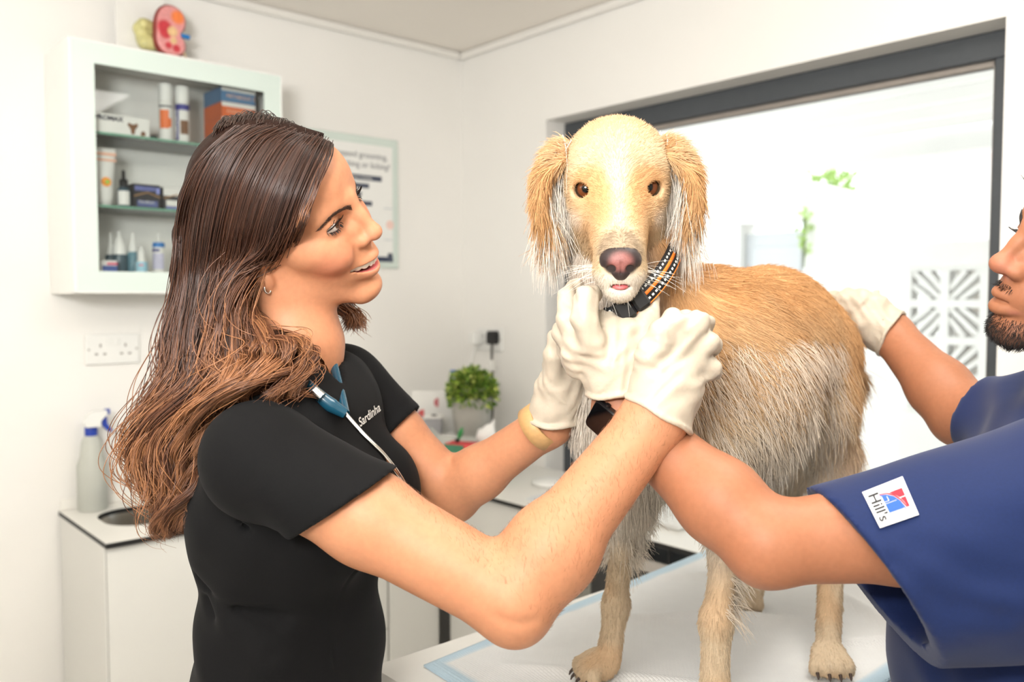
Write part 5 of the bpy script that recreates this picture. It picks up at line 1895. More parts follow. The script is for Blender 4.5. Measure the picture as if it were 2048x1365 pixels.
# the top of the head beyond the parting, combed to her far side
rt = []
for i in range(3200):
    a = rgh.random()
    x0 = .080 - .115 * a
    y0 = -.008 + rgh.normal() * .006
    ph = np.linspace(0, 1.25 + .35 * rgh.random(), KP)
    fwd_ = (rgh.random() - .5) * .02
    yv = HAIRR[1] * np.sin(ph)
    zv = np.cos(ph)
    xn = np.clip((x0 - HAIRC[0]) / HAIRR[0], -.98, .98)
    k_ = math.sqrt(1 - xn * xn)
    loc = np.stack([np.full(KP, x0) - .03 * ph, y0 + yv * k_, HAIRC[2] + HAIRR[2] * zv * k_], 1) + rgh.normal(size=3) * .0024 + np.sin(ph * 7 + rgh.uniform(0, 6))[:, None] * V(.0005, 0, .0004)
    loc = HAIRC + (loc - HAIRC) * (.935 + .075 * (1 - float(sstep(0, .3, a))))
    rt.append(to_world(HW_R, HW_T, loc))
hp.append(np.array(rt))
hcl.append(rgh.normal(size=len(rt)) * .6 - .3)
# far-side lengths seen below the chin
fs_ = []
for i in range(500):
    a = rgh.random()
    pts = [P(640, 330, 1.11), P(660 + 8 * a, 480, 1.125), P(650 + 30 * a, 570, 1.13), P(668 + 30 * a, 612, 1.13), P(700 + 25 * a * rgh.random(), 632, 1.125), P(725 + 14 * a * rgh.random() - 40 * (1 - a), 645 + 15 * rgh.random(), 1.12)]
    fs_.append(catmull(np.array(pts) + rgh.normal(size=3) * .004, KP))
hp.append(np.array(fs_))
hcl.append(np.full(len(fs_), .3))
bb = []
for i in range(420):
    a = int(rgh.integers(0, 12))
    L = int(rgh.integers(5, 12))
    seg = catmull(gc[0][a:a + L], KP)
    out_ = rgh.uniform(-.001, .0055)
    bb.append(seg + VR * out_ * np.sin(np.linspace(0, math.pi, KP))[:, None] - VF * .0015 + rgh.normal(size=3) * .0012)
hp.append(np.array(bb))
hcl.append(rgh.normal(size=len(bb)) * .4)
HP, HC = np.concatenate(hp), np.concatenate(hcl)
ho = emit_hair('hair', HP, HC, rgh)
ho['label'] = 'long wavy brown hair with caramel ends'
# dense body of hair beneath the loose strands
lo_ = gc.reshape(-1, 3).min(0) - .06
hi_ = gc.reshape(-1, 3).max(0) + .09
s = Sdf(lo_, hi_, .004)
gdeep = gc + VF * (.030 * (.75 + .25 * sstep(0, .4, tt_)))[None, :, None]
for gi in range(NG):
    for k in range(0, KP - 2, 2):
        r1 = .013 * (.6 + .4 * math.sin(math.pi * min(k / KP + .15, 1)))
        s.cone(gdeep[gi, k], gdeep[gi, min(k + 2, KP - 1)], r1, r1, .012)
sk_c = to_world(HW_R, HW_T, HAIRC)
s.ell(sk_c, HAIRR * .925, .01, R=HW_R)
# the mass keeps under the combed layer
# keep the face and neck clear
s.ell(to_world(HW_R, HW_T, V(.092, 0, .002)), (.072, .090, .108), .006, R=HW_R, op='sub')
s.ell(to_world(HW_R, HW_T, V(.05, -.05, -.06)), (.050, .06, .075), .006, R=HW_R, op='sub')
s.ell(to_world(HW_R, HW_T, V(.012, -.088, -.034)), (.030, .030, .028), .006, R=HW_R, op='sub')
hv, hq = s.mesh()
hv = laplace(hv, hq, 2)
hl = to_local(HW_R, HW_T, hv)
kk = sstep(1.45, 1.30, hv[:, 2])[:, None] if False else (1 - sstep(1.28, 1.50, hv[:, 2]))[:, None]
hcol = np.array(lin((38, 24, 19))[:3]) * (1 - kk) + np.array(lin((72, 46, 33))[:3]) * kk
link('hair_mass', mesh_np('hair_mass', hv, hq, cols=hcol), mat('hair_under', attr=True, rough=.55, noise=.25, nscale=300, stretch=(1, 1, .12), bump=.6, bscale=500, bdist=.002, spec=.08), woman)

hair_obj('arm_hair', ARM_HAIR, [.00009, .00007, .00003], np.tile(np.array(lin((150, 104, 72))[:3]), (len(ARM_HAIR), 1)), M_BROWH, woman)
# ------------------------------------------------------------------ gloves, watches, stethoscope
M_LATEX = mat('latex_glove', (192, 180, 162), .42, noise=.03, nscale=70, bump=.30, bscale=130, bdist=.0022, sss=.1, sss_s=.004, spec=.4)


def glove(name, parent, palm, fingers, cuff, creases, label, h=.0019, extra=None):
    """palm: list of (a, b, (w, t), (w, t), side); fingers: list of (points, radii); cuff: (point, direction, radius, tilt)"""
    allp_ = [q for p in palm for q in p[:2]] + [q for f in fingers for q in f[0]] + [cuff[0]]
    lo, hi = np.min(allp_, 0) - .055, np.max(allp_, 0) + .055
    s = Sdf(lo, hi, h)
    for a, b, ra, rb, side in palm:
        s.econe(a, b, ra, rb, side, .016)
    for pts, rs in fingers:
        s.chain(pts, rs, .007)
    if extra:
        for a, b, ra, rb, k in extra:
            s.cone(a, b, ra, rb, k)
    c0, cd, cr, tilt = cuff
    cd, tilt = unit(cd), unit(tilt)
    s.cone(c0 - cd * .02, c0 + cd * .03, cr + .002, cr, .010)
    # wrinkles of the thin latex
    for pts, dp, wd in creases:
        s.crease(pts, dp, wd)
    s.flush()
    e1 = unit(np.cross(cd, V(.3, .5, .8)))
    e2 = np.cross(cd, e1)

    def wr(X, Y, Z):
        u = (X - c0[0]) * cd[0] + (Y - c0[1]) * cd[1] + (Z - c0[2]) * cd[2]
        a = (X - c0[0]) * e1[0] + (Y - c0[1]) * e1[1] + (Z - c0[2]) * e1[2]
        b = (X - c0[0]) * e2[0] + (Y - c0[1]) * e2[1] + (Z - c0[2]) * e2[2]
        return .0006 * np.sin(u * 210 + 40 * a + 9 * np.sin(b * 60)) + .0005 * np.sin(a * 260 - u * 120 + 5 * np.sin(u * 70)) + .0004 * np.sin(b * 330 + u * 90)
    s.grow(wr)
    s.plane(c0, -tilt)
    # rolled bead round the opening, hollow inside
    ring = []
    for a in np.linspace(0, 2 * math.pi, 36):
        d = e1 * math.cos(a) + e2 * math.sin(a)
        d = d - cd * ((d @ tilt) / (cd @ tilt))
        ring.append(c0 + d * (cr + .0018) + cd * .0010 * math.sin(a * 5))
    s.chain(ring, [.0024] * 36, .003)
    s.cone(c0 - cd * .03, c0 + cd * .012, cr - .0015, cr - .004, .0, op='sub')
    v, q = s.mesh()
    v = laplace(v, q, 1, .35)
    o = link(name, mesh_np(name, v, q), M_LATEX, parent)
    o['label'] = label
    return o


# near (right) hand of the woman: loose fist on the dog's shoulder, back of the hand to the lens
cuffR = P(1316, 828, .905)
dR = unit(P(1362, 710, .915) - cuffR)
rowR = unit(P(1430, 740, .925) - P(1300, 676, .905))
glove('glove', woman,
      [(P(1322, 800, .905), P(1356, 715, .910), (.032, .022), (.041, .019), rowR)],
      [([P(1330, 690, .900), P(1352, 652, .902), P(1372, 640, .925), P(1368, 655, .952)], [.0115, .0108, .0098, .0090]),
       ([P(1356, 692, .902), P(1396, 646, .905), P(1408, 648, .932), P(1396, 668, .955)], [.0118, .0112, .0100, .0092]),
       ([P(1380, 712, .908), P(1416, 686, .912), P(1424, 690, .938), P(1408, 705, .957)], [.0115, .0108, .0098, .0090]),
       ([P(1392, 742, .915), P(1420, 736, .918), P(1424, 742, .940), P(1408, 752, .957)], [.0108, .0100, .0092, .0084]),
       ([P(1296, 772, .905), P(1300, 715, .896), P(1322, 668, .894), P(1345, 636, .905)], [.017, .0150, .0125, .0100])],
      (cuffR, dR, .0365, unit(P(1316, 735, .905) - P(1316, 835, .905) + VR * .030)),
      [([P(1330, 640, .880), P(1362, 664, .886), P(1380, 672, .89)], .0022, .0035), ([P(1392, 668, .886), P(1412, 672, .895)], .0022, .0035), ([P(1400, 712, .892), P(1424, 716, .90)], .0020, .0035),
       ([P(1300, 676, .880), P(1345, 690, .884), P(1410, 668, .89)], -.0013, .0022), ([P(1355, 745, .882), P(1390, 765, .892), P(1424, 756, .90)], -.0014, .0022),
       ([P(1310, 760, .878), P(1352, 790, .885), P(1385, 815, .90)], -.0012, .0020), ([P(1290, 730, .880), P(1330, 750, .880), P(1370, 800, .89)], .0010, .0030)],
      'cream latex glove closed on the dog shoulder')
# far (left) hand of the woman
cuffL = P(1108, 834, 1.075)
dL = unit(P(1136, 740, 1.055) - cuffL)
glove('glove', woman,
      [(P(1112, 810, 1.072), P(1138, 742, 1.055), (.027, .020), (.034, .020), VR)],
      [([P(1108, 770, 1.045), P(1108, 712, 1.030), P(1114, 676, 1.025), P(1138, 664, 1.035)], [.0140, .0120, .0105, .0090]),
       ([P(1135, 735, 1.045), P(1135, 680, 1.035), P(1150, 660, 1.06)], [.011, .0102, .0090]),
       ([P(1150, 740, 1.05), P(1160, 690, 1.045), P(1172, 680, 1.07)], [.011, .0102, .0090]),
       ([P(1162, 750, 1.055), P(1178, 715, 1.055), P(1186, 712, 1.08)], [.0105, .0098, .0088]),
       ([P(1170, 765, 1.06), P(1190, 745, 1.06), P(1196, 745, 1.08)], [.010, .009, .008])],
      (cuffL, dL, .0320, unit(dL + VR * -.25)),
      [([P(1100, 700, 1.012), P(1120, 712, 1.015), P(1140, 705, 1.02)], .0022, .0032), ([P(1098, 742, 1.02), P(1125, 748, 1.02), P(1150, 742, 1.03)], -.0014, .0022), ([P(1100, 785, 1.035), P(1130, 780, 1.03), P(1160, 770, 1.03)], -.0012, .0022)],
      'cream latex glove of the far hand under the dog neck', h=.0022)

# tan watch strap on the far wrist
wc_ = P(1080, 852, 1.082)
wd_ = unit(WL_ - EL)
t = thing('wristwatch', 'watch on a tan leather band at the wrist of the woman', 'watch', tuple(wc_))
e1 = unit(np.cross(wd_, VF))
e2 = np.cross(wd_, e1)
b = MB()
n = 48
wr_ = .0290
vs = []
for i in range(n):
    a = 2 * math.pi * i / n
    d_ = e1 * math.cos(a) + e2 * math.sin(a)
    for u_, r_ in ((-.0105, wr_), (-.0095, wr_ + .0018), (.0095, wr_ + .0014), (.0105, wr_ - .0004), (.0095, wr_ - .0016), (-.0095, wr_ - .0012)):
        vs.append(wc_ + wd_ * u_ + d_ * r_)
fs = [(i * 6 + j, i * 6 + (j + 1) % 6, ((i + 1) % n) * 6 + (j + 1) % 6, ((i + 1) % n) * 6 + j) for i in range(n) for j in range(6)]
b.add(vs, fs, True).build('strap', mat('tan_leather', (198, 156, 104), .5, noise=.06, nscale=200, bump=.2, bscale=700), t)
bz = wc_ + e1 * (-wr_ - .003) * (1 if e1 @ VU < 0 else -1) * 1.0
bz = wc_ + VU * (wr_ + .0015) + wd_ * 0
MB().lathe([(.010, 0), (.0105, .001), (.0105, .004), (.009, .005)], bz - VU * .001, 24, axis=VU).build('case', mat('rose_gold', (206, 150, 116), .2, 1.0, noise=.03), t)
MB().lathe([(.0085, 0), (.0085, .0006)], bz + VU * .004, 24, axis=VU).build('dial', M_BLACKP if 'M_BLACKP' in globals() else mat('black_plastic', (30, 30, 31)), t)

# stethoscope round her neck
M_TUBE = mat('teal_tube', (24, 74, 96), .25, noise=.03, coat=.4)
M_CHROME = mat('chrome', (216, 214, 210), .14, 1.0, noise=.02)
t = thing('stethoscope', 'teal stethoscope hanging round the neck of the woman', 'stethoscope', tuple(P(680, 810, .97)))
near = catmull(np.array([P(545, 720, 1.04), P(575, 740, .975), P(605, 760, .955), P(628, 782, .950), P(655, 806, .950), P(690, 828, .955)]), 40)
MB().tube(near, [.0058] * 20 + list(np.linspace(.0058, .0085, 14)) + [.0080, .0076, .0072, .0068, .0064, .0060], 14).build('tubing', M_TUBE, t)
far = catmull(np.array([P(600, 700, 1.09), P(645, 690, 1.075), P(662, 715, 1.05), P(672, 750, 1.025), P(682, 790, .995), P(690, 828, .962)]), 36)
MB().tube(far, [.0055] * 36, 14).build('tubing', M_TUBE, t)
MB().tube([P(628, 782, .942), P(644, 796, .9405)], .0062, 12).build('metal_clasp', M_CHROME, t)
ch = catmull(np.array([P(690, 828, .955), P(725, 868, .945), P(768, 912, .945), P(800, 955, .955), P(814, 985, .975), P(812, 1010, 1.0)]), 30)
MB().tube(ch, .0029, 12).build('ear_tube', M_CHROME, t)
# name stitched on the chest
M_STITCH = mat('white_thread', (232, 230, 226), .7, noise=.05, nscale=900)
cu = bpy.data.curves.new('name', 'FONT')
cu.body = 'a Sardinha'
cu.size = 1.0
cu.offset = .015
tmp = bpy.data.objects.new('name', cu)
me = bpy.data.meshes.new_from_object(tmp)
bpy.data.objects.remove(tmp)
_x = np.array([v.co[:2] for v in me.vertices])
_lo, _hi = _x.min(0), _x.max(0)
_f = []
for u in np.linspace(0, 1, 8):
    for w in np.linspace(0, 1, 4):
        q = V(712, 862) * (1 - u) + V(762, 822) * u + V(-4, -18) * w
        d = ray_hit(S_TOP, q[0], q[1])
        if d:
            _f.append((1, u, w, u * u, d))
_f = np.array(_f)
_c = np.linalg.lstsq(_f[:, :4], _f[:, 4], rcond=None)[0]
for v in me.vertices:
    u, w = (v.co.x - _lo[0]) / (_hi[0] - _lo[0]), (v.co.y - _lo[1]) / (_hi[1] - _lo[1])
    q = V(712, 862) * (1 - u) + V(762, 822) * u + V(-4, -18) * w
    v.co = Vector(P(q[0], q[1], _c @ np.array([1, u, w, u * u]) - .003))
me.update()
link('embroidery', me, M_STITCH, woman)
# ------------------------------------------------------------------ the dog: a cream and tan long-haired sighthound
UPZ = V(0, 0, 1)
DB = np.stack([VR, _fw, UPZ], 1)          # dog build frame: x to the right, y away from the lens, z up


def D(px, py, d):
    return (P(px, py, d) - CAM_POS) @ DB


def dw(p):
    return np.asarray(p, float) @ DB.T + CAM_POS


def floor_pt(px, py, z):
    d = VF + VR * ((px - 1024.0) / FPX) + VU * ((682.5 - py) / FPX)
    return (d * ((z - CAM_POS[2]) / d[2])) @ DB


PADZ = TZ + .006 if 'TZ' in globals() else .971
fFR, fFL, fHL, fHR = (floor_pt(*q, PADZ) for q in ((1200, 1362, ), (1424, 1436), (1655, 1346), (1498, 1216)))
HD_R = np.array([[0.665, 0.7257, 0.1763], [-0.6972, 0.6879, -0.2016], [-0.2676, 0.0112, 0.9635]])
HD_T = np.array([1.908, -1.2692, 1.6137])
hd_d = lambda p: (to_world(HD_R, HD_T, p) - CAM_POS) @ DB      # head frame -> build frame

NECKT, NECKB = D(1255, 560, 1.075), D(1300, 720, 1.12)
CHST, WITH = D(1288, 810, 1.10), D(1400, 650, 1.17)
RIB, LOIN, RUMP = D(1420, 765, 1.17), D(1530, 690, 1.28), D(1588, 700, 1.34)
s = Sdf(np.array([-.02, .84, -.60]), np.array([.66, 1.62, .26]), .0042)
# trunk
s.cone(CHST, RIB, .082, .118, .06)
s.cone(RIB, LOIN, .116, .090, .06)
s.cone(LOIN + V(0, 0, .002), RUMP, .090, .084, .06)
s.cone(WITH - V(0, 0, .015), LOIN + V(0, 0, .022), .075, .075, .06)
s.cone(D(1330, 840, 1.12), D(1450, 860, 1.18), .070, .074, .06)
# neck
s.cone(hd_d((-.075, 0, -.02)), NECKT, .052, .056, .03)
s.cone(NECKT, NECKB, .056, .078, .05)
s.cone(NECKB, WITH - V(0, 0, .02), .078, .080, .06)
s.cone(NECKB, CHST, .070, .075, .06)


def leg(pts, rs, k=.02):
    s.chain([np.asarray(p) for p in pts], rs, k)


# forelegs
leg([D(1310, 860, 1.10), D(1262, 985, 1.10), D(1243, 1090, 1.125), V(fFR[0] + .022, fFR[1] + .010, PADZ - CAM_POS[2] + .10), V(fFR[0] + .012, fFR[1], PADZ - CAM_POS[2] + .03)], [.058, .030, .0160, .0145, .0165])
leg([D(1400, 880, 1.08), D(1455, 1000, 1.075), D(1452, 1110, 1.06), D(1432, 1245, 1.045), V(fFL[0] + .003, fFL[1], PADZ - CAM_POS[2] + .03)], [.058, .032, .0175, .0165, .018])
# hind legs: thigh, knee forward, hock back
leg([RUMP + V(.0, -.03, -.01), D(1612, 800, 1.275), D(1660, 900, 1.31), D(1664, 1060, 1.29), V(fHL[0] + .004, fHL[1] + .01, PADZ - CAM_POS[2] + .035)], [.082, .062, .032, .0175, .0165], .03)
leg([RUMP + V(-.06, .06, -.02), D(1545, 850, 1.42), D(1580, 930, 1.46), D(1525, 1090, 1.47), V(fHR[0] + .008, fHR[1] + .01, PADZ - CAM_POS[2] + .03)], [.080, .062, .034, .022, .019], .03)
# paws
for f_, dx, dy, w_ in ((fFR, -.030, -.012, 1.0), (fFL, -.006, -.022, 1.0), (fHL, -.002, -.022, 1.0), (fHR, -.010, -.015, .9)):
    z0 = PADZ - CAM_POS[2]
    c0 = V(f_[0], f_[1], z0 + .017)
    s.ell(c0 + V(dx * .0, dy * .0, .003), (.022 * w_, .024 * w_, .0185), .010)
    fw_ = unit(V(dx, dy, 0))
    sd_ = V(-fw_[1], fw_[0], 0)
    for j in (-1.5, -.5, .5, 1.5):
        e = c0 + fw_ * (.028 - .0045 * abs(j)) + sd_ * j * .0142 - V(0, 0, .002)
        s.ell(e, (.0098, .0098, .0128), .002)
        s.cone(e + V(0, 0, .006), c0 + sd_ * j * .009 + V(0, 0, .016), .0078, .0085, .004)
# tail carried low behind
leg([RUMP + V(.05, .06, .02), D(1700, 760, 1.45), D(1690, 900, 1.47)], [.03, .018, .012])
s.plane(V(0, 0, PADZ - CAM_POS[2]), (0, 0, -1), .0)
bv, bq_ = s.mesh()
bv = laplace(bv, bq_, 2)

# head
s = Sdf((-.135, -.085, -.135), (.145, .085, .10), .0020)
s.ell((-.048, 0, .020), (.070, .0575, .056), .01)
s.ell((-.020, 0, .030), (.045, .050, .038), .03)
for y in (-1, 1):
    s.ell((-.012, y * .030, .010), (.030, .026, .026), .02)
    s.ell((-.030, y * .037, -.028), (.048, .021, .040), .025)
s.econe((.000, 0, -.018), (.100, 0, -.068), (.039, .036), (.0255, .024), (0, 1, 0), .025)
s.cone((.000, 0, .010), (.104, 0, -.053), .024, .0150, .02)
s.cone((-.02, 0, -.060), (.096, 0, -.094), .032, .0150, .02)
for y in (-1, 1):
    s.ell((.088, y * .013, -.078), (.026, .0155, .0150), .010)
s.ell((.100, 0, -.097), (.017, .0165, .0105), .008)
# neck stump
nl = to_local(HD_R, HD_T, dw(NECKT))
s.cone((-.075, 0, -.02), nl, .054, .056, .03)
# eye openings with lids
for y in (-1, 1):
    c = V(-.0005, y * .0330, .0005)
    s.ell(c + V(.010, y * .004, 0), (.012, .013, .011), .008, op='sub')
    s.ell(c, (.0148, .0145, .0138), .004)
    s.ell(c + V(.0120, y * .0025, 0), (.0150, .0130, .0088), .003, op='sub')
# mouth line
s.crease([(.112, 0, -.0800), (.110, .008, -.0850), (.098, .020, -.0850), (.070, .027, -.0800), (.040, .034, -.072)], .004, .0028)
s.crease([(.112, 0, -.0800), (.110, -.008, -.0850), (.098, -.020, -.0850), (.070, -.027, -.0800), (.040, -.034, -.072)], .004, .0028)
s.crease([(.122, 0, -.066), (.115, 0, -.082)], .003, .0018)
s.ell((.112, 0, -.0885), (.012, .011, .0035), .002, op='sub')
hv2, hq2 = s.mesh()
hv2 = laplace(hv2, hq2, 1)

TAN, CREAM, WHITE, OCHRE, GREY = (np.array(lin(x)[:3]) for x in ((204, 156, 106), (208, 183, 148), (222, 214, 202), (198, 146, 92), (214, 204, 192)))


def mixc(a, b, k):
    k = np.clip(k, 0, 1)[:, None]
    return a * (1 - k) + b * k


def head_col(p):
    """coat colours of the head, in the head's own frame"""
    x, y, z = p.T
    ay = np.abs(y)
    c = np.tile(CREAM, (len(p), 1))
    c = mixc(c, TAN, .55 * (1 - sstep(.02, .06, np.abs(x - .045))) * sstep(.006, .02, ay) * (1 - sstep(-.02, .01, z - .02 + .5 * (x - .02))))
    c = mixc(c, TAN * .95, .9 * (1 - sstep(.012, .026, np.hypot((ay - .031) * .9, z - .011))) * sstep(-.04, -.02, x))
    c = mixc(c, TAN, .65 * (1 - sstep(.010, .024, np.hypot(ay - .021, (z + .006) * .8))) * sstep(-.04, -.02, x))
    c = mixc(c, WHITE, .10 * (1 - sstep(.004, .014, ay)) * sstep(-.01, .02, x) * (1 - sstep(.09, .11, x)))
    c = mixc(c, WHITE, .25 * (1 - sstep(.008, .02, ay)) * (1 - sstep(.0, .03, np.abs(z - .03))) * sstep(-.05, 0, x))
    c = mixc(c, WHITE, .8 * (1 - sstep(-.088, -.072, z + .25 * (.09 - x))))
    c = mixc(c, TAN, .4 * sstep(.04, .075, z))
    c = mixc(c, WHITE, .55 * sstep(.036, .050, ay) * (1 - sstep(.0, .02, np.abs(z + .035))))
    for yy in (-1, 1):
        d = np.linalg.norm((p - V(.0085, yy * .0350, .0)) * V(.8, .82, 1.2), axis=1)
        c = mixc(c, np.array(lin((30, 24, 22))[:3]), 1 - sstep(.0108, .0130, d))
        d2 = np.linalg.norm((p - V(.008, yy * .0205, -.004)) * V(.5, 1, 1.1), axis=1)
        c = mixc(c, np.array(lin((60, 46, 38))[:3]), .7 * (1 - sstep(.002, .008, d2)))
    c = mixc(c, np.array(lin((96, 84, 76))[:3]), .55 * (1 - sstep(.018, .034, np.linalg.norm((p - V(.112, 0, -.050)) * V(1, 1, 1), axis=1))) * sstep(-.062, -.052, z))
    c = mixc(c, np.array(lin((44, 34, 32))[:3]), 1 - sstep(.016, .0195, np.linalg.norm((p - V(.1160, 0, -.0615)) * V(1.1, .92, 1.18), axis=1)))
    return c


def body_col(p):
    """coat colours of the body in the build frame"""
    x, y, z = p.T
    n1 = vnoise(p, 16, 5) * .5 + vnoise(p, 38, 6) * .3
    c = np.tile(CREAM * .98, (len(p), 1))
    top = sstep(-.24, .02, z + .07 * n1 + .10 * (x - .2))
    c = mixc(c, TAN * .98, top * (.85 + .25 * n1))
    c = mixc(c, OCHRE, .45 * sstep(-.05, .03, z + .04 * n1) * sstep(.10, .2, x))
    c = mixc(c, WHITE, .75 * (1 - sstep(-.26, -.12, z + .05 * n1 - .08 * (x - .3))))
    c = mixc(c, TAN, .55 * sstep(.42, .50, x + .02 * n1) * sstep(-.36, -.2, z))
    c = mixc(c, CREAM * .93, .8 * (1 - sstep(-.36, -.28, z)))
    c = mixc(c, TAN, .35 * (1 - sstep(-.36, -.28, z)) * sstep(-.1, .5, vnoise(p, 22, 8)))
    c = mixc(c, WHITE * .96, .8 * (1 - sstep(.16, .22, x + .2 * (z + .1))) * sstep(-.32, -.2, z))
    return c


M_COAT = mat('dog_skin', attr=True, rough=.8, noise=.06, nscale=250, bump=.3, bscale=700, bdist=.001)
bodyc = body_col(bv)
headc = head_col(hv2)
dv, dq = join_np((dw(bv), bq_), (to_world(HD_R, HD_T, hv2), hq2))
dog = link('dog', mesh_np('dog', dv, dq, cols=np.vstack([bodyc, headc])), M_COAT)
tag(dog, 'cream and tan long haired dog standing on the table with a collar', 'dog')

# ears: leaf-shaped flaps hanging from the sides of the skull
M_EAR = M_COAT
EARS = {}
for y in (-1, 1):
    pts = catmull(np.array([(-.052, y * .046, .034), (-.050, y * .068, .036), (-.046, y * .086, .014), (-.040, y * .089, -.016), (-.036, y * .084, -.042), (-.034, y * .078, -.064)]), 14)
    wd = [.018, .026, .034, .037, .030, .012]
    wds = np.interp(np.linspace(0, 5, 14), range(6), wd)
    lo, hi = pts.min(0) - .05, pts.max(0) + .05
    s = Sdf(lo, hi, .003)
    for i in range(13):
        s.econe(pts[i], pts[i + 1], (wds[i], .007), (wds[i + 1], .0065), (1, 0, -.15), .012)
    ev, eq = s.mesh()
    ev = laplace(ev, eq, 2)
    k = sstep(-.09, .0, ev[:, 2])
    ec = mixc(np.tile(TAN * .9, (len(ev), 1)), CREAM, .3 * sstep(.02, .05, ev[:, 2]))
    o = link('ear', mesh_np('ear', to_world(HD_R, HD_T, ev), eq, cols=ec), M_EAR, dog)
    EARS[y] = (ev, eq, pts)

# eyes, nose, tongue, claws
for y in (-1, 1):
    look = unit(to_local(HD_R, HD_T, CAM_POS) - V(-.0025, y * .0330, 0))
    eyeball(HD_R, HD_T, (.0012, y * .0352, .0005), (.0148, .0142, .0138), look + V(0, y * .05, .02), dog, iris=(104, 58, 31), ri=.86, white=(30, 22, 18))
s = Sdf((.085, -.035, -.10), (.145, .035, -.03), .0012)
s.ell((.1125, 0, -.0600), (.0165, .0225, .0165), .004)
s.ell((.104, 0, -.054), (.0160, .0170, .0120), .008)
s.ell((.118, 0, -.0735), (.0075, .0075, .0075), .008)
for y in (-1, 1):
    s.ell((.1270, y * .0105, -.0665), (.0065, .0055, .0046), .003, op='sub')
    s.ell((.1210, y * .0185, -.0700), (.0070, .0045, .0032), .003, op='sub')
s.crease([(.128, 0, -.060), (.127, 0, -.068), (.120, 0, -.080)], .0018, .0012)
nv2, nq2 = s.mesh()
nc = np.tile(np.array(lin((48, 38, 38))[:3]), (len(nv2), 1))
nc = mixc(nc, np.array(lin((158, 100, 94))[:3]), .8 * (1 - sstep(.006, .0135, np.hypot(nv2[:, 1] * .8, nv2[:, 2] + .0585))) * sstep(.112, .122, nv2[:, 0]))
link('nose', mesh_np('nose', to_world(HD_R, HD_T, nv2), nq2, cols=nc), mat('nose_leather', attr=True, rough=.38, noise=.12, nscale=500, bump=.5, bscale=1500, bdist=.0006), dog)
s = Sdf((.085, -.02, -.105), (.13, .02, -.075), .0012)
s.ell((.1075, 0, -.0890), (.0125, .0095, .0038), .002)
s.crease([(.122, 0, -.0865), (.10, 0, -.0855)], .0010, .0014)
tv, tq = s.mesh()
link('tongue', mesh_np('tongue', to_world(HD_R, HD_T, tv), tq), mat('tongue_pink', (216, 110, 112), .35, noise=.08, nscale=300), dog)
lp = catmull(np.array([(.0960, -.0185, -.0860), (.1055, -.0125, -.0852), (.1120, -.0050, -.0835), (.1140, 0, -.0825), (.1120, .0050, -.0835), (.1055, .0125, -.0852), (.0960, .0185, -.0860)]), 30)
MB().tube([to_world(HD_R, HD_T, q + V(.0012, 0, 0)) for q in lp], [.0006 + .0013 * math.sin(math.pi * i / 29) for i in range(30)], 8).build('lips', mat('lip_dark', (52, 40, 38), .45, noise=.08), dog)
for f_, dx, dy, w_ in ((fFR, -.030, -.012, 1.0), (fFL, -.006, -.022, 1.0), (fHL, -.002, -.022, 1.0)):
    fw_ = unit(V(dx, dy, 0))
    sd_ = V(-fw_[1], fw_[0], 0)
    for j in (-1.5, -.5, .5, 1.5):
        e = V(f_[0], f_[1], PADZ - CAM_POS[2] + .012) + fw_ * (.0365 - .0045 * abs(j)) + sd_ * j * .0142
        MB().tube([dw(e), dw(e + fw_ * .004 - V(0, 0, .003)), dw(e + fw_ * .006 - V(0, 0, .007))], [.0024, .0019, .0008], 8).build('claw', mat('claw_dark', (66, 50, 42), .4, noise=.1), dog)

# ---------------- coat
M_FUR = mat('fur', attr=True, rough=.55, spec=.3, noise=.02)
rgd = np.random.default_rng(77)


def comb(p, nrm, flow, L, lift, k=6, curl=.0, clump=.0, droop=0.0, cl_scale=60.0, rng=rgd):
    """strands from surface points: flow = wanted direction, lift = how far they stand off, droop = gravity"""
    n = len(p)
    flow = flow - nrm * (flow * nrm).sum(1, keepdims=True)
    flow /= np.maximum(np.linalg.norm(flow, axis=1, keepdims=True), 1e-6)
    j = rng.normal(size=(n, 3)) * .14
    if clump:
        cn = np.stack([vnoise(p, cl_scale, 31), vnoise(p, cl_scale, 32), vnoise(p, cl_scale, 33)], 1)
        j = j + cn * clump
    d0 = flow + nrm * lift[:, None] + j
    d0 /= np.linalg.norm(d0, axis=1, keepdims=True)
    t = np.linspace(0, 1, k)
    out = np.empty((n, k, 3))
    q = p.copy()
    out[:, 0] = q - nrm * .001
    d = d0
    for i in range(1, k):
        g = np.zeros((n, 3))
        g[:, 2] = -droop
        d = d + (g + (flow - d) * .10) / k * 2
        # do not dive into the skin
        dn = (d * nrm).sum(1, keepdims=True)
        d = d - nrm * np.minimum(dn - .02, 0) * (.6 if droop < .8 else .2)
        d = d + rng.normal(size=(n, 3)) * curl
        d /= np.linalg.norm(d, axis=1, keepdims=True)
        q = q + d * (L / (k - 1))[:, None]
        out[:, i] = q
    return out


def shade(c, rng=rgd, amt=.12):
    n = len(c)
    return np.clip(c * (1 + rng.normal(size=(n, 1)) * amt), 0, 1)


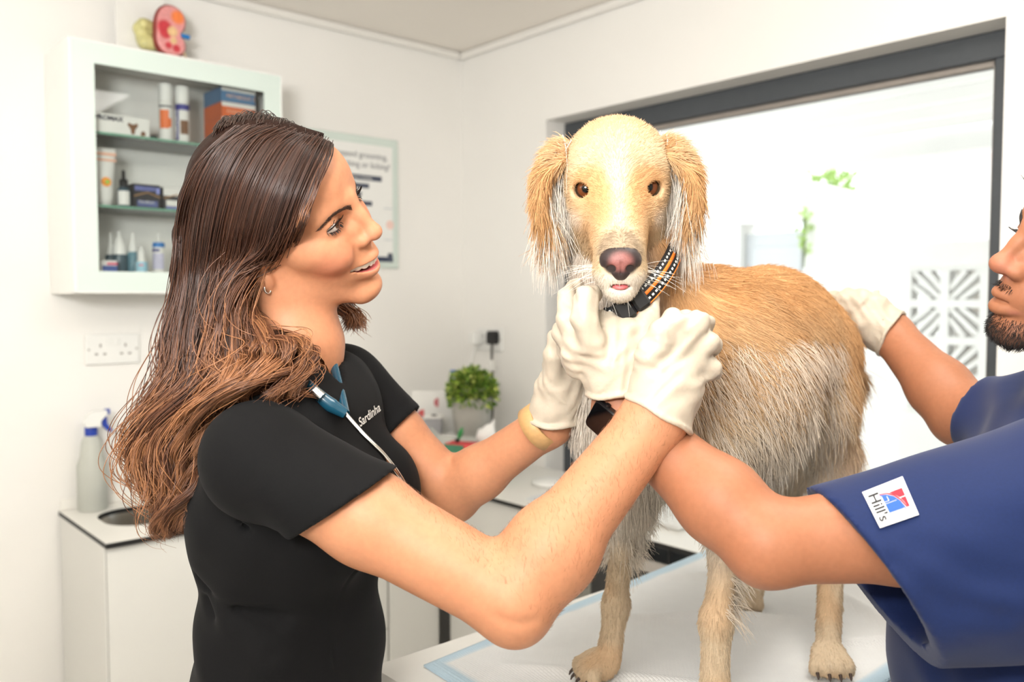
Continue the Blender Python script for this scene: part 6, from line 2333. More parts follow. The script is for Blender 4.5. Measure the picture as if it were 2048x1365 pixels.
# body coat
wq = np.ones(len(bq_))
fc = bv[bq_].mean(1)
nvb = vnormals(bv, bq_)[bq_].mean(1)
facing = (nvb * unit(-fc.mean(0) * V(1, 1, 0))).sum(1)
wq *= .25 + .75 * (facing > -.35)
p, nn_, fi = sample_surface(bv, bq_, 85000, wq, rgd)
x, y, z = p.T
isleg = (z < -.30) | ((z < -.2) & (x < .05))
spine = unit(RUMP - WITH)
flow = np.tile(spine + V(0, 0, -.55), (len(p), 1))
neckk = 1 - sstep(.02, .10, np.linalg.norm((p - NECKT) * V(1, 1, .7), axis=1) - .04)
flow = flow * (1 - neckk[:, None]) + np.array([.25, .15, -1.0]) * neckk[:, None]
chk = (1 - sstep(.16, .26, x)) * sstep(-.33, -.25, z)
flow = flow * (1 - chk[:, None]) + np.array([.1, 0, -1.0]) * chk[:, None]
thigh = sstep(.40, .48, x)
flow = flow * (1 - .8 * thigh[:, None]) + np.array([.25, .1, -1.0]) * .8 * thigh[:, None]
flow[isleg] = np.array([.04, .05, -1.0])
L = np.full(len(p), .019)
L += .014 * (1 - sstep(-.14, -.02, z)) * sstep(-.32, -.25, z)
L[isleg] = .0075
paw = z < (PADZ - CAM_POS[2] + .05)
L[paw] = .0048
L *= rgd.uniform(.65, 1.25, len(p))
lift = np.where(isleg, .22, .22)
st = comb(p, nn_, flow, L, lift, 6, curl=.025, clump=.14, droop=.25, cl_scale=45)
c = shade(body_col(p + nn_ * .004), amt=.10)
# longer feathering: chest, belly line, backs of the forelegs, thigh
feath_p, feath_n, feath_f, feath_L, feath_c = [], [], [], [], []


def feather(mask_fn, n, Lr, flow_v, droop, col, lift_v=.35, jitter=.25):
    w = np.where(mask_fn(fc, nvb), 1.0, 0.0)
    if w.sum() == 0:
        return None
    pp_, nv__, _ = sample_surface(bv, bq_, n, w + 1e-12, rgd)
    fl = np.tile(np.array(flow_v, float), (n, 1)) + rgd.normal(size=(n, 3)) * jitter
    return comb(pp_, nv__, fl, rgd.uniform(*Lr, n), np.full(n, lift_v), 8, curl=.05, clump=.35, droop=droop, cl_scale=70), shade(mixc(body_col(pp_), np.tile(np.asarray(col), (n, 1)), np.full(n, .62)), amt=.08)


sets = [(st, c)]
K8 = []
zf = PADZ - CAM_POS[2]
for fn, n, Lr, fv, dr, col, lf in (
    (lambda q, m: (q[:, 0] < .13) & (q[:, 2] > -.30) & (q[:, 2] < -.05) & (m[:, 1] < .3), 1800, (.03, .05), (.05, -.1, -1), .5, WHITE * .97, .18),          # chest
    (lambda q, m: (m[:, 2] < -.35) & (q[:, 2] > -.34) & (q[:, 2] < -.12) & (q[:, 0] > .10), 3000, (.025, .055), (.25, .1, -1), 1.0, WHITE, .3),        # under the chest and belly
    (lambda q, m: (q[:, 0] < .17) & (q[:, 0] > .06) & (q[:, 1] < 1.18) & (q[:, 2] < -.22) & (q[:, 2] > zf + .17) & (m[:, 0] > .35), 420, (.018, .038), (.7, .3, -.6), .4, WHITE, .7),
    (lambda q, m: (q[:, 0] < .13) & (q[:, 1] < 1.22) & (q[:, 2] < -.24) & (q[:, 2] > zf + .17) & (m[:, 0] < -.4), 260, (.014, .028), (-.7, .3, -.5), .4, WHITE, .7),
    (lambda q, m: (q[:, 0] > .20) & (q[:, 0] < .33) & (q[:, 1] < 1.16) & (q[:, 2] < -.26) & (q[:, 2] > zf + .13) & (m[:, 0] > .2), 700, (.02, .045), (.65, .35, -.7), .4, WHITE * .97, .6),
    (lambda q, m: (q[:, 0] > .40) & (q[:, 2] < -.10) & (q[:, 2] > -.34) & (m[:, 1] < .5), 1500, (.03, .065), (.15, .1, -1), .6, CREAM, .4),
    (lambda q, m: (q[:, 2] > -.17) & (q[:, 2] < -.05) & (q[:, 0] > .2) & (q[:, 0] < .46) & (m[:, 1] < .2), 3000, (.035, .06), (.35, .2, -1), .35, WHITE * .98, .22)):
    r_ = feather(fn, n, Lr, fv, dr, col, lf)
    if r_ is not None:
        K8.append(r_)
rad6 = np.linspace(1, .2, 6) ** .7
o = hair_obj('fur_coat', dw(st.reshape(-1, 3)).reshape(st.shape), .00036 * rad6, c, M_FUR, dog)
fe = np.concatenate([a for a, b in K8])
fcx = np.concatenate([b for a, b in K8])
hair_obj('feathering', dw(fe.reshape(-1, 3)).reshape(fe.shape), .00040 * np.linspace(1, .15, 8) ** .7, fcx, M_FUR, dog)

# head coat: short, combed back from the nose
fch = hv2[hq2].mean(1)
okh = (np.linalg.norm((fch - V(.1160, 0, -.0615)) * V(1.1, .92, 1.18), axis=1) > .0205)
for y in (-1, 1):
    okh &= np.linalg.norm((fch - V(.0085, y * .0355, 0.0)) * V(.7, .80, 1.2), axis=1) > .0132
okh &= ~((np.abs(fch[:, 2] + .0865) < .0030) & (fch[:, 0] > .10) & (np.abs(fch[:, 1]) < .011))
p, nn_, fi = sample_surface(hv2, hq2, 30000, okh.astype(float) * (.3 + .7 * (fch[:, 0] > -.06)), rgd)
flow = np.stack([-np.ones(len(p)), p[:, 1] * 6, np.full(len(p), .1) - 1.2 * (p[:, 2] < -.03)], 1)
neckm = p[:, 0] < -.07
flow[neckm] = np.array([-.3, 0, -1])
L = .0045 + .006 * sstep(.02, -.06, p[:, 0]) + .0 * p[:, 0]
L = .0042 + .0065 * (1 - sstep(-.07, .03, p[:, 0])) + .010 * (1 - sstep(-.10, -.075, p[:, 0]))
L = L + .012 * (1 - sstep(-.075, -.045, p[:, 2])) * (1 - sstep(.0, .05, p[:, 0]))
L *= rgd.uniform(.7, 1.2, len(p))
st = comb(p, nn_, flow, L, np.full(len(p), .30), 5, curl=.02, clump=.10, droop=.1, cl_scale=150)
c = shade(head_col(p), amt=.06)
hair_obj('face_fur', to_world(HD_R, HD_T, st.reshape(-1, 3)).reshape(st.shape), .00030 * np.linspace(1, .25, 5), c, M_FUR, dog)
# ear feathering: tan on the flap, long pale silk from its inner edge
for y in (-1, 1):
    ev, eq, pts = EARS[y]
    p, nn_, fi = sample_surface(ev, eq, 5200, None, rgd)
    down = np.tile(V(.10, y * .10, -1.0), (len(p), 1))
    upm = sstep(.006, .034, p[:, 2])[:, None]
    down = down * (1 - upm) + V(-.1, y * 1.0, -.35) * upm
    L = rgd.uniform(.014, .028, len(p)) * (1 + .9 * (1 - sstep(-.06, -.01, p[:, 2])))
    a = comb(p, nn_, down + rgd.normal(size=down.shape) * .15, L, np.full(len(p), .25), 8, curl=.04, clump=.3, droop=.3, cl_scale=90)
    ca = shade(mixc(np.tile(TAN * .95, (len(p), 1)), CREAM, .45 * sstep(.2, 1, vnoise(p, 60, 9) + upm[:, 0])), amt=.12)
    # long silk
    n = 1500
    u = rgd.random(n)
    i_ = np.clip((u * 9).astype(int) + 1, 0, 12)
    root = pts[i_] + np.stack([rgd.normal(size=n) * .010 + .012, -y * rgd.uniform(.000, .012, n), rgd.normal(size=n) * .008], 1)
    L2 = rgd.uniform(.05, .105, n)
    fl = np.stack([rgd.normal(size=n) * .10 + .12, y * (rgd.normal(size=n) * .14 - .02), -np.ones(n)], 1)
    nr = np.tile(V(.7, -y * .3, .1), (n, 1))
    b = comb(root, nr, fl, L2, np.full(n, .10), 8, curl=.06, clump=.40, droop=.5, cl_scale=120)
    cb = shade(np.tile(np.array(lin((222, 213, 200))[:3]), (n, 1)), amt=.07)
    aa, cc_ = np.concatenate([a, b]), np.concatenate([ca, cb])
    hair_obj('ear_feathers', to_world(HD_R, HD_T, aa.reshape(-1, 3)).reshape(aa.shape), .00042 * np.linspace(1, .15, 8) ** .7, cc_, M_FUR, dog)
# whiskers
wk = []
for y in (-1, 1):
    for i in range(16):
        p0 = V(.085 + rgd.uniform(-.012, .014), y * rgd.uniform(.018, .026), -.078 + rgd.uniform(-.012, .008))
        dr = unit(V(rgd.uniform(-.3, .5), y * 1.0, rgd.uniform(-.5, .3)))
        L_ = rgd.uniform(.025, .055)
        wk.append([p0 + dr * L_ * t + V(-.2, 0, -.35) * L_ * t * t * .6 for t in np.linspace(0, 1, 6)])
for i in range(14):
    p0 = V(.098 + rgd.uniform(-.01, .01), rgd.uniform(-.014, .014), -.104)
    dr = unit(V(rgd.uniform(-.2, .5), rgd.uniform(-.6, .6), -1))
    L_ = rgd.uniform(.012, .03)
    wk.append([p0 + dr * L_ * t for t in np.linspace(0, 1, 6)])
wk = np.array(wk)
hair_obj('whisker', to_world(HD_R, HD_T, wk.reshape(-1, 3)).reshape(wk.shape), .00022 * np.linspace(1, .3, 6), np.tile(np.array(lin((246, 242, 234))[:3]), (len(wk), 1)), M_FUR, dog)

# ------------------------------------------------------------------ collar
cp = catmull(np.array([P(1186, 616, 1.02), P(1208, 636, .965), P(1244, 622, .950), P(1288, 590, .955), P(1324, 548, .980), P(1346, 508, 1.02), P(1345, 490, 1.07), P(1305, 505, 1.12), P(1240, 560, 1.13), P(1194, 592, 1.09), P(1186, 616, 1.02)]), 121)[:-1]
cax = unit(-VR * .60 + VU * .80)
ccen = cp.mean(0)
col = thing('dog_collar', 'black nylon dog collar with orange stripe and reflective dashes', 'collar', tuple(ccen))


def cbelt(i0, i1, w0, w1, off, th, dashed=0, closed=False):
    b = MB()
    m = len(cp)
    idx = list(range(i0, i1 + 1))
    vs = []
    for i in idx:
        p_ = cp[i % m]
        tg = unit(cp[(i + 1) % m] - cp[(i - 1) % m])
        w_ = unit(cax - tg * (cax @ tg))
        o_ = np.cross(tg, w_)
        o_ = o_ if o_ @ (p_ - ccen) > 0 else -o_
        for a, r in ((w0, off), (w1, off), (w1, off + th), (w0, off + th)):
            vs.append(p_ + w_ * a + o_ * r)
    n = len(idx)
    for k in range(n - 1):
        if dashed and (k % dashed) >= dashed - 1:
            continue
        q = [(k * 4 + j, k * 4 + (j + 1) % 4, (k + 1) * 4 + (j + 1) % 4, (k + 1) * 4 + j) for j in range(4)]
        if dashed:
            b.add([vs[k * 4 + j] for j in range(8)], [(0, 4, 5, 1), (1, 5, 6, 2), (2, 6, 7, 3), (3, 7, 4, 0), (0, 1, 2, 3), (7, 6, 5, 4)])
        else:
            b.add([vs[k * 4 + j] for j in range(8)], [(0, 4, 5, 1), (1, 5, 6, 2), (2, 6, 7, 3), (3, 7, 4, 0)], True)
    return b


cbelt(0, 120, -.0105, .0105, 0, .0022).build('band', mat('black_nylon', (22, 22, 24), .7, noise=.15, nscale=900, bump=.4, bscale=2500, bdist=.0005), col)
cbelt(0, 120, -.0120, -.0104, .0, .0020).build('orange_edge', mat('collar_orange', (244, 128, 36), .6, noise=.06, nscale=600), col)
cbelt(4, 60, -.0020, .0020, .0022, .0005).build('orange_stripe', mat('collar_orange'), col)
M_REFL = mat('reflective_thread', (214, 216, 214), .35, noise=.1, nscale=900)
for a, z_ in ((.0052, .0076), (-.0076, -.0052)):
    cbelt(4, 60, a, z_, .0022, .0005, dashed=2).build('reflective_dashes', M_REFL, col)['kind'] = 'stuff'
k_ = 29
tg = unit(cp[k_ + 1] - cp[k_ - 1])
w_ = unit(cax - tg * (cax @ tg))
o_ = np.cross(tg, w_)
o_ = o_ if o_ @ (p_ if False else (cp[k_] - ccen)) > 0 else -o_
Mb = Matrix(((tg[0], w_[0], o_[0], cp[k_][0]), (tg[1], w_[1], o_[1], cp[k_][1]), (tg[2], w_[2], o_[2], cp[k_][2]), (0, 0, 0, 1)))
M_BKL = mat('buckle_black', (26, 26, 27), .4, noise=.05)
MB().box((-.021, -.0125, -.001), (.0, .0125, .0085), .003, Mb).box((.0008, -.0118, -.001), (.0195, .0118, .0080), .003, Mb).build('buckle', M_BKL, col)
k_ = 17
tg = unit(cp[k_ + 1] - cp[k_ - 1])
w_ = unit(cax - tg * (cax @ tg))
o_ = np.cross(tg, w_)
o_ = o_ if o_ @ (cp[k_] - ccen) > 0 else -o_
Mb = Matrix(((tg[0], w_[0], o_[0], cp[k_][0]), (tg[1], w_[1], o_[1], cp[k_][1]), (tg[2], w_[2], o_[2], cp[k_][2]), (0, 0, 0, 1)))
MB().box((-.0022, -.0125, .001), (.0022, .0125, .0048), .001, Mb).build('slider', M_BKL, col)
# ------------------------------------------------------------------ the man in navy scrubs
SKIN_M = np.array(lin((166, 110, 80))[:3])
HM_R = np.array([[-0.6952, 0.6518, 0.3031], [-0.7121, -0.6818, -0.1672], [0.0977, -0.3321, 0.9382]])
HM_T = np.array([2.3055, -0.9013, 1.5245])
s = head_sdf(.0018, False)
for y in (-1, 1):                 # broader nose, fuller lips, lowered lids
    s.ell((.0975, y * .0150, -.0175), (.0120, .0085, .0085), .006)
s.ell((.1125, 0, -.0130), (.0120, .0130, .0100), .006)
eyelids(s, .0030)
lu = catmull(np.array([(.0800, -.0260, -.0520), (.0970, -.0130, -.0475), (.1060, 0, -.0470), (.0970, .0130, -.0475), (.0800, .0260, -.0520)]), 15)
ll = catmull(np.array([(.0800, -.0260, -.0530), (.0960, -.0130, -.0580), (.1030, 0, -.0595), (.0960, .0130, -.0580), (.0800, .0260, -.0530)]), 15)
s.chain(lu + V(.001, 0, .0012), [.0024 + .0028 * math.sin(math.pi * i / 14) for i in range(15)], .004)
s.chain(ll + V(.001, 0, -.0030), [.0026 + .0040 * math.sin(math.pi * i / 14) for i in range(15)], .004)
s.crease((lu + ll) / 2 + V(.004, 0, 0), .003, .0018)
for y in (-1, 1):
    s.ell((.1050, y * .0070, -.0240), (.0065, .0042, .0034), .002, op='sub')
    s.ell((-.004, y * .0765, .004), (.015, .008, .028), .005)
    s.crease([(.0965, y * .0200, -.0160), (.090, y * .0290, -.0300), (.082, y * .0340, -.0440)], .0012, .0035)
nkm = to_local(HM_R, HM_T, P(2215, 800, .98))
s.chain([(-.025, 0, -.03), nkm], [.056, .062], .03)
mv, mq = s.mesh()
mv = laplace(mv, mq, 1, .4)
c = np.tile(SKIN_M, (len(mv), 1))
x_, y_, z_ = mv.T
ay = np.abs(y_)
c = tint(c, 1 - sstep(.008, .024, np.linalg.norm(mv - V(.110, 0, -.015), axis=1)), (200, 126, 108), .5)
c = tint(c, near_poly(mv, lu + V(.001, 0, .0014), .0030, .0055), (168, 100, 96), .8)
c = tint(c, near_poly(mv, ll + V(.001, 0, -.0030), .0045, .0070), (186, 116, 112), .85)
beard = sstep(.0, .018, -.058 - z_ + .0) * sstep(.0, .03, x_ + .02)
c = tint(c, (1 - sstep(.010, .022, np.abs(z_ + .100))) * sstep(-.01, .03, x_), (92, 66, 54), .75)
c = tint(c, (z_ > .055) * sstep(0, .01, .06 - x_ + .3 * (z_ - .05)), (30, 24, 22), .9)
mh = (to_world(HM_R, HM_T, mv), mq)
mhc = c
# arms
mE, mW, mS = P(1536, 1088, .850), P(1244, 830, .955), P(2105, 1035, .83)
s = Sdf(np.minimum(np.minimum(mE, mW), mS) - .1, np.maximum(np.maximum(mE, mW), mS) + .1, .0027)
mu, mf = unit(mE - mS), unit(mW - mE)
s.chain([mS, mS * .5 + mE * .5, mE], [.054, .0500, .0395], .02)
s.chain([mE, mE * .70 + mW * .30, mW], [.0385, .0420, .0300], .02)
s.ell(mE + unit(mu - mf) * .007, (.020, .020, .020), .03)
inm = mE - unit(mu - mf) * .042
s.crease([inm - VF * .03, inm + VF * .02], .0025, .006)
s.cone(mW, P(1232, 760, .950), .030, .026, .02)
a1 = s.mesh()
a1 = (laplace(a1[0], a1[1], 2), a1[1])
fE, fW, fS = P(1925, 828, 1.19), P(1782, 668, 1.32), P(2110, 868, 1.06)
s = Sdf(np.minimum(np.minimum(fE, fW), fS) - .1, np.maximum(np.maximum(fE, fW), fS) + .1, .0034)
s.chain([fS, fE], [.050, .041], .02)
s.chain([fE, fE * .7 + fW * .3, fW], [.041, .041, .030], .02)
s.ell(fE + unit(unit(fE - fS) - unit(fW - fE)) * .012, (.022, .022, .022), .03)
s.cone(fW, fW + unit(fW - fE) * .05, .029, .028, .02)
a2 = s.mesh()
a2 = (laplace(a2[0], a2[1], 2), a2[1])
s = Sdf(P(2000, 1500, 1.0) - .45, P(2150, 760, 1.0) + .35, .008)
s.cone(P(2210, 980, .97), P(2045, 1560, 1.02), .08, .10, .05)
s.cone(P(2215, 800, .98), P(2215, 900, .97), .055, .05, .05)
a3 = s.mesh()
mvv, mqq = join_np(mh, a1, a2, a3)
mcc = np.vstack([mhc] + [np.tile(SKIN_M, (len(a[0]), 1)) for a in (a1, a2, a3)])
mcc = mcc * (1 + (vnoise(mvv, 40, 4)[:, None] * .5 + vnoise(mvv, 120, 5)[:, None] * .5) * np.array([.03, .05, .06]))
man = link('person', mesh_np('man_body', mvv, mqq, cols=mcc), M_SKIN)
tag(man, 'bearded man in navy scrubs leaning in from the right edge', 'person')
for y in (-1, 1):
    eyeball(HM_R, HM_T, (.0757, y * .0315, .0175), (.0122, .0149, .0122), (1, 0, -.25), man, iris=(60, 40, 30), ri=.42)
kdm = surf_dist(mv[mv[:, 0] > -.02])
rgm = np.random.default_rng(9)
pts3, L3 = [], []
bp_, bn_, _ = sample_surface(mv, mq, 60000, None, rgm)
bx, by_, bz_ = bp_.T
aby = np.abs(by_)
chin = (bx > -.005) & (bz_ < -.070 + .35 * np.clip(aby - .02, 0, 1) + .0) & (bz_ > -.125)
lowlip = near_poly(bp_, ll + V(.001, 0, -.003), .007, .0075) > .5
sidej = (bx > -.005) & (bx < .055) & (aby > .035) & (bz_ < -.028) & (bz_ > -.11)
mous = (near_poly(bp_, catmull(np.array([(.078, -.031, -.050), (.094, -.018, -.041), (.103, -.007, -.0375), (.103, .007, -.0375), (.094, .018, -.041), (.078, .031, -.050)]), 24), .0045, .0050) > .5)
keep = (chin | sidej | mous) & ~lowlip
dens = np.where(mous, 1.0, np.where(sidej, .55, 1.0)) * np.where((bz_ > -.078) & (aby < .012) & ~mous, .35, 1.0)
keep &= rgm.random(len(bp_)) < dens
p0 = bp_[keep]
n0 = bn_[keep]
fl = np.stack([.25 * np.ones(len(p0)), np.sign(p0[:, 1]) * .35, -np.ones(len(p0))], 1)
Lb = rgm.uniform(.0035, .0085, len(p0)) * np.where(mous[keep], .8, 1.0)
bs = comb(p0, n0, fl, Lb, np.full(len(p0), .65), 5, curl=.10, clump=.1, droop=.05, rng=rgm)
hair_obj('beard', to_world(HM_R, HM_T, bs.reshape(-1, 3)).reshape(bs.shape), .00022 * np.linspace(1, .4, 5), np.tile(np.array(lin((30, 24, 22))[:3]), (len(bs), 1)), M_BROWH, man)
br_p = []
for y in (-1, 1):
    ctr = catmull(np.array([(.101, y * .010, .0320), (.097, y * .024, .0370), (.086, y * .040, .0370), (.073, y * .052, .0300)]), 60)
    for i in range(700):
        f_ = rgm.random()
        b0 = ctr[int(f_ * 59)]
        q0 = np.array(kdm.find(b0 + V(0, 0, rgm.uniform(-1, 1) * .0055 * (1 - .7 * f_ ** 2)))[0]) + V(.0005, 0, 0)
        dr = unit(V(-.25, y * .7, .5 * (1 - f_) * rgm.uniform(.2, 1.2) - .3 * f_))
        L_ = rgm.uniform(.006, .011)
        br_p.append([q0, np.array(kdm.find(q0 + dr * L_ * .5)[0]) + V(.001, 0, 0), np.array(kdm.find(q0 + dr * L_)[0]) + V(.0012, 0, 0)])
br_p = np.array(br_p)
hair_obj('eyebrow', to_world(HM_R, HM_T, br_p.reshape(-1, 3)).reshape(br_p.shape), [.00028, .00024, .00006], np.tile(np.array(lin((24, 20, 18))[:3]), (len(br_p), 1)), M_BROWH, man)
la = []
for y in (-1, 1):
    for i in range(70):
        a = rgm.uniform(.08, .97)
        yy = y * (.0180 + .0305 * a)
        zz_ = .0172 + .0026 * math.sin(math.pi * a)
        xx = .0757 + math.sqrt(max(.0134 ** 2 - ((yy - y * .0315) * .78) ** 2 - (zz_ - .0175) ** 2, 1e-6))
        q0 = V(xx, yy, zz_)
        dr = unit(V(.8, y * (a - .35) * .9, -.15))
        la.append((q0, q0 + dr * .005, q0 + dr * .009 + V(0, 0, .0025)))
la = np.array(la)
hair_obj('eyelashes', to_world(HM_R, HM_T, la.reshape(-1, 3)).reshape(la.shape), [.00028, .00022, .00005], np.tile(np.array(lin((20, 16, 15))[:3]), (len(la), 1)), M_BROWH, man)
# short black hair
p0, n0, _ = sample_surface(mv, mq, 5000, ((mv[mq].mean(1)[:, 2] > .05) & (mv[mq].mean(1)[:, 0] < .07 + .2 * (.1 - mv[mq].mean(1)[:, 2]))).astype(float) + 1e-12, rgm)
hs_ = comb(p0, n0, np.tile(V(.2, 0, 1.0), (len(p0), 1)), rgm.uniform(.01, .03, len(p0)), np.full(len(p0), .8), 5, curl=.08, clump=.3, rng=rgm)
hair_obj('hair', to_world(HM_R, HM_T, hs_.reshape(-1, 3)).reshape(hs_.shape), .0004 * np.linspace(1, .4, 5), np.tile(np.array(lin((26, 22, 20))[:3]), (len(hs_), 1)), M_BROWH, man)

# ---- navy scrub top
M_NAVYS = mat('navy_scrub', (21, 38, 82), .72, noise=.06, nscale=420, bump=.25, bscale=1500, bdist=.0004, sheen=.1, spec=.25)
hemc = P(1738, 1145, .850)
sleeve_axis = unit(hemc - P(2090, 1075, .84))
s = Sdf(P(1995, 1470, 1.0) - V(.42, .42, .12), P(2150, 760, 1.0) + V(.42, .42, .08), .0042)
s.cone(P(2130, 1070, .86), hemc + sleeve_axis * .05, .120, .088, .03)
ts_ = [(P(2210, 980, .97), .12), (P(2045, 1300, 1.00), .130), (P(2045, 1600, 1.02), .14)]
def msl(X, Y, Z):
    a = (X - hemc[0]) * sleeve_axis[0] + (Y - hemc[1]) * sleeve_axis[1] + (Z - hemc[2]) * sleeve_axis[2]
    n1 = unit(np.cross(sleeve_axis, VF))
    w = (X - hemc[0]) * n1[0] + (Y - hemc[1]) * n1[1] + (Z - hemc[2]) * n1[2]
    return .0022 * np.sin(w * 46 + a * 22 + 1.2) * np.sin(a * 18 + .6) + .0014 * np.sin(w * 80 - a * 30)
s.grow(msl)
for pts, dp, wd in (([P(1815, 935, .78), P(1850, 990, .765), P(1960, 1030, .76), P(2048, 1040, .75)], .006, .012), ([P(1850, 1090, .765), P(1960, 1150, .76), P(2048, 1170, .75)], .005, .012),
                    ([P(1790, 1130, .77), P(1880, 1200, .77), P(2000, 1230, .76)], .005, .011), ([P(1690, 1120, .79), P(1830, 1095, .77), P(1960, 1050, .76), P(2048, 990, .75)], .0022, .0028),
                    ([P(1930, 880, .80), P(1990, 920, .77), P(2048, 990, .75)], .004, .008)):
    s.crease(pts, dp, wd)
s.flush()
hd = VR * .54 - VU * .84
tilt = unit(np.cross(hd, VF))
tilt = tilt if tilt @ sleeve_axis > 0 else -tilt
hemp = P(1738, 1145, .85)
s.plane(hemp, tilt)
s.cone(hemp - sleeve_axis * .035, hemp + sleeve_axis * .12, .074, .080, .0, op='sub')
e1 = unit(np.cross(tilt, VF))
e2 = np.cross(tilt, e1)
for off in (.022,):
    s.crease([hemp - tilt * off + e1 * u_ - VF * .085 for u_ in np.linspace(-.1, .1, 12)], .0016, .0024)
S_SLEEVE = s
sv, sq_ = s.mesh()
sv = laplace(sv, sq_, 1)
s2 = Sdf(P(1995, 1470, 1.0) - V(.42, .42, .12), P(2150, 760, 1.0) + V(.45, .45, .12), .007)
for i in range(2):
    s2.econe(ts_[i][0], ts_[i + 1][0], (ts_[i][1] * 1.3, ts_[i][1]), (ts_[i + 1][1] * 1.3, ts_[i + 1][1]), VF, .04)
s2.cone(P(2160, 1010, .88), fS + V(0, 0, -.01), .085, .062, .05)
s2.cone(P(2190, 890, .99), fS, .075, .066, .05)
fax = unit(fE - fS)
s2.cone(fS, fS + fax * .14, .064, .056, .04)
s2.plane(fS + fax * .105, fax, lo=fS + fax * .12 - .09, hi=fS + fax * .12 + .09)
s2.grow(lambda X, Y, Z: .003 * np.sin(Z * 60 + 8 * np.sin(X * 14)) * np.sin(Y * 30 + X * 20))
tv_, tq_ = s2.mesh()
tv_ = laplace(tv_, tq_, 2)
jv, jq = join_np((sv, sq_), (tv_, tq_))
top = link('scrub_top', mesh_np('navy_top', jv, jq), M_NAVYS, man)
top['label'] = 'navy short sleeved scrub top with a sleeve badge'


# ---- stitched badge, laid on the sleeve
A, B, Cq, Dq = V(1724, 985), V(1805, 953), V(1838, 1030), V(1760, 1057)      # corners as they lie on the sleeve


def patch_px(u, v):
    return (A * (1 - u) + B * u) * (1 - v) + (Dq * (1 - u) + Cq * u) * v


_fit = []
for u in np.linspace(0, 1, 7):
    for v in np.linspace(0, 1, 7):
        q = patch_px(u, v)
        d = ray_hit(S_SLEEVE, q[0], q[1])
        if d:
            _fit.append((1, u, v, u * u, v * v, u * v, d))
_fit = np.array(_fit)
_co = np.linalg.lstsq(_fit[:, :6], _fit[:, 6], rcond=None)[0]


def patch_pt(u, v, off):
    q = patch_px(u, v)
    d = _co @ np.array([1, u, v, u * u, v * v, u * v])
    return P(q[0], q[1], d - off)


def patch_mesh(name, poly, off, m, parent, thick=.0006, n=1):
    """poly in badge units -> thin raised piece"""
    b = MB()
    k = len(poly)
    a_ = [patch_pt(u, v, off) for u, v in poly]
    t_ = [patch_pt(u, v, off + thick) for u, v in poly]
    b.add(a_ + t_, [tuple(range(k, 2 * k)), tuple(range(k))[::-1]] + [(i, (i + 1) % k, k + (i + 1) % k, k + i) for i in range(k)])
    return b.build(name, m, parent)


M_BADGE = mat('badge_white', (232, 232, 234), .7, noise=.05, nscale=900, bump=.3, bscale=1800, bdist=.0004)
b = MB()
gn = 14
vs, fs = [], []
for off in (.0010, .0034):
    for i in range(gn):
        for j in range(gn):
            vs.append(patch_pt(i / (gn - 1), j / (gn - 1), off))
for i in range(gn - 1):
    for j in range(gn - 1):
        a = i * gn + j
        fs.append((a, a + 1, a + gn + 1, a + gn))
        fs.append((gn * gn + a, gn * gn + a + gn, gn * gn + a + gn + 1, gn * gn + a + 1))
ed = [(i, 0) for i in range(gn)] + [(gn - 1, j) for j in range(1, gn)] + [(i, gn - 1) for i in range(gn - 2, -1, -1)] + [(0, j) for j in range(gn - 2, 0, -1)]
ed = [i * gn + j for i, j in ed]
fs += [(ed[k], ed[(k + 1) % len(ed)], gn * gn + ed[(k + 1) % len(ed)], gn * gn + ed[k]) for k in range(len(ed))]
badge = b.add(vs, fs).build('badge', M_BADGE, top)
badge['label'] = 'white embroidered square badge with red and blue mark'
bo = .0035
for q in ([(0, 0), (1, 0), (1, .05), (0, .05)], [(0, .95), (1, .95), (1, 1), (0, 1)], [(0, .05), (.05, .05), (.05, .95), (0, .95)], [(.95, .05), (1, .05), (1, .95), (.95, .95)]):
    pass
M_BLUEM, M_REDM = mat('badge_blue', (28, 86, 172), .6, noise=.08, nscale=900), mat('badge_red', (206, 18, 44), .6, noise=.08, nscale=900)
M_BLKM = mat('badge_black', (22, 22, 26), .6, noise=.08, nscale=900)
# badge units: u across (away from the lettering), v down the sleeve
patch_mesh('blue_block', [(.37, .27), (.47, .30), (.47, .42), (.37, .42)], bo, M_BLUEM, badge)
patch_mesh('blue_block', [(.49, .31), (.58, .36), (.66, .46), (.66, .47), (.37, .47), (.37, .44), (.49, .44)], bo, M_BLUEM, badge)
patch_mesh('blue_block', [(.37, .49), (.67, .49), (.72, .60), (.75, .72), (.37, .72)], bo, M_BLUEM, badge)
patch_mesh('blue_swoosh', [(.33, .23), (.48, .27), (.62, .37), (.72, .52), (.78, .72), (.80, .86), (.76, .72), (.69, .53), (.60, .40), (.47, .30), (.33, .25)], bo, M_BLUEM, badge)
patch_mesh('red_block', [(.56, .25), (.88, .25), (.88, .44), (.74, .44), (.66, .34)], bo, M_REDM, badge)
patch_mesh('red_block', [(.76, .47), (.88, .47), (.88, .72), (.83, .72), (.80, .58)], bo, M_REDM, badge)
patch_mesh('red_swoosh', [(.33, .20), (.50, .23), (.65, .33), (.76, .50), (.83, .72), (.80, .72), (.73, .51), (.63, .36), (.49, .255), (.33, .22)], bo, M_REDM, badge)
cu = bpy.data.curves.new('mark', 'FONT')
cu.body = "Hill's"
cu.size = 1.0
cu.extrude = 0
cu.offset = .012
tmp = bpy.data.objects.new('mark', cu)
me = bpy.data.meshes.new_from_object(tmp)
bpy.data.objects.remove(tmp)
xs = np.array([v.co[:2] for v in me.vertices])
lo_, hi_ = xs.min(0), xs.max(0)
for v in me.vertices:
    tx_, ty_ = (v.co.x - lo_[0]) / (hi_[0] - lo_[0]), (v.co.y - lo_[1]) / (hi_[1] - lo_[1])
    v.co = Vector(patch_pt(.08 + .26 * ty_, .14 + .72 * tx_, bo + .0006))
me.update()
lt = link('lettering', me, M_BLKM, badge)

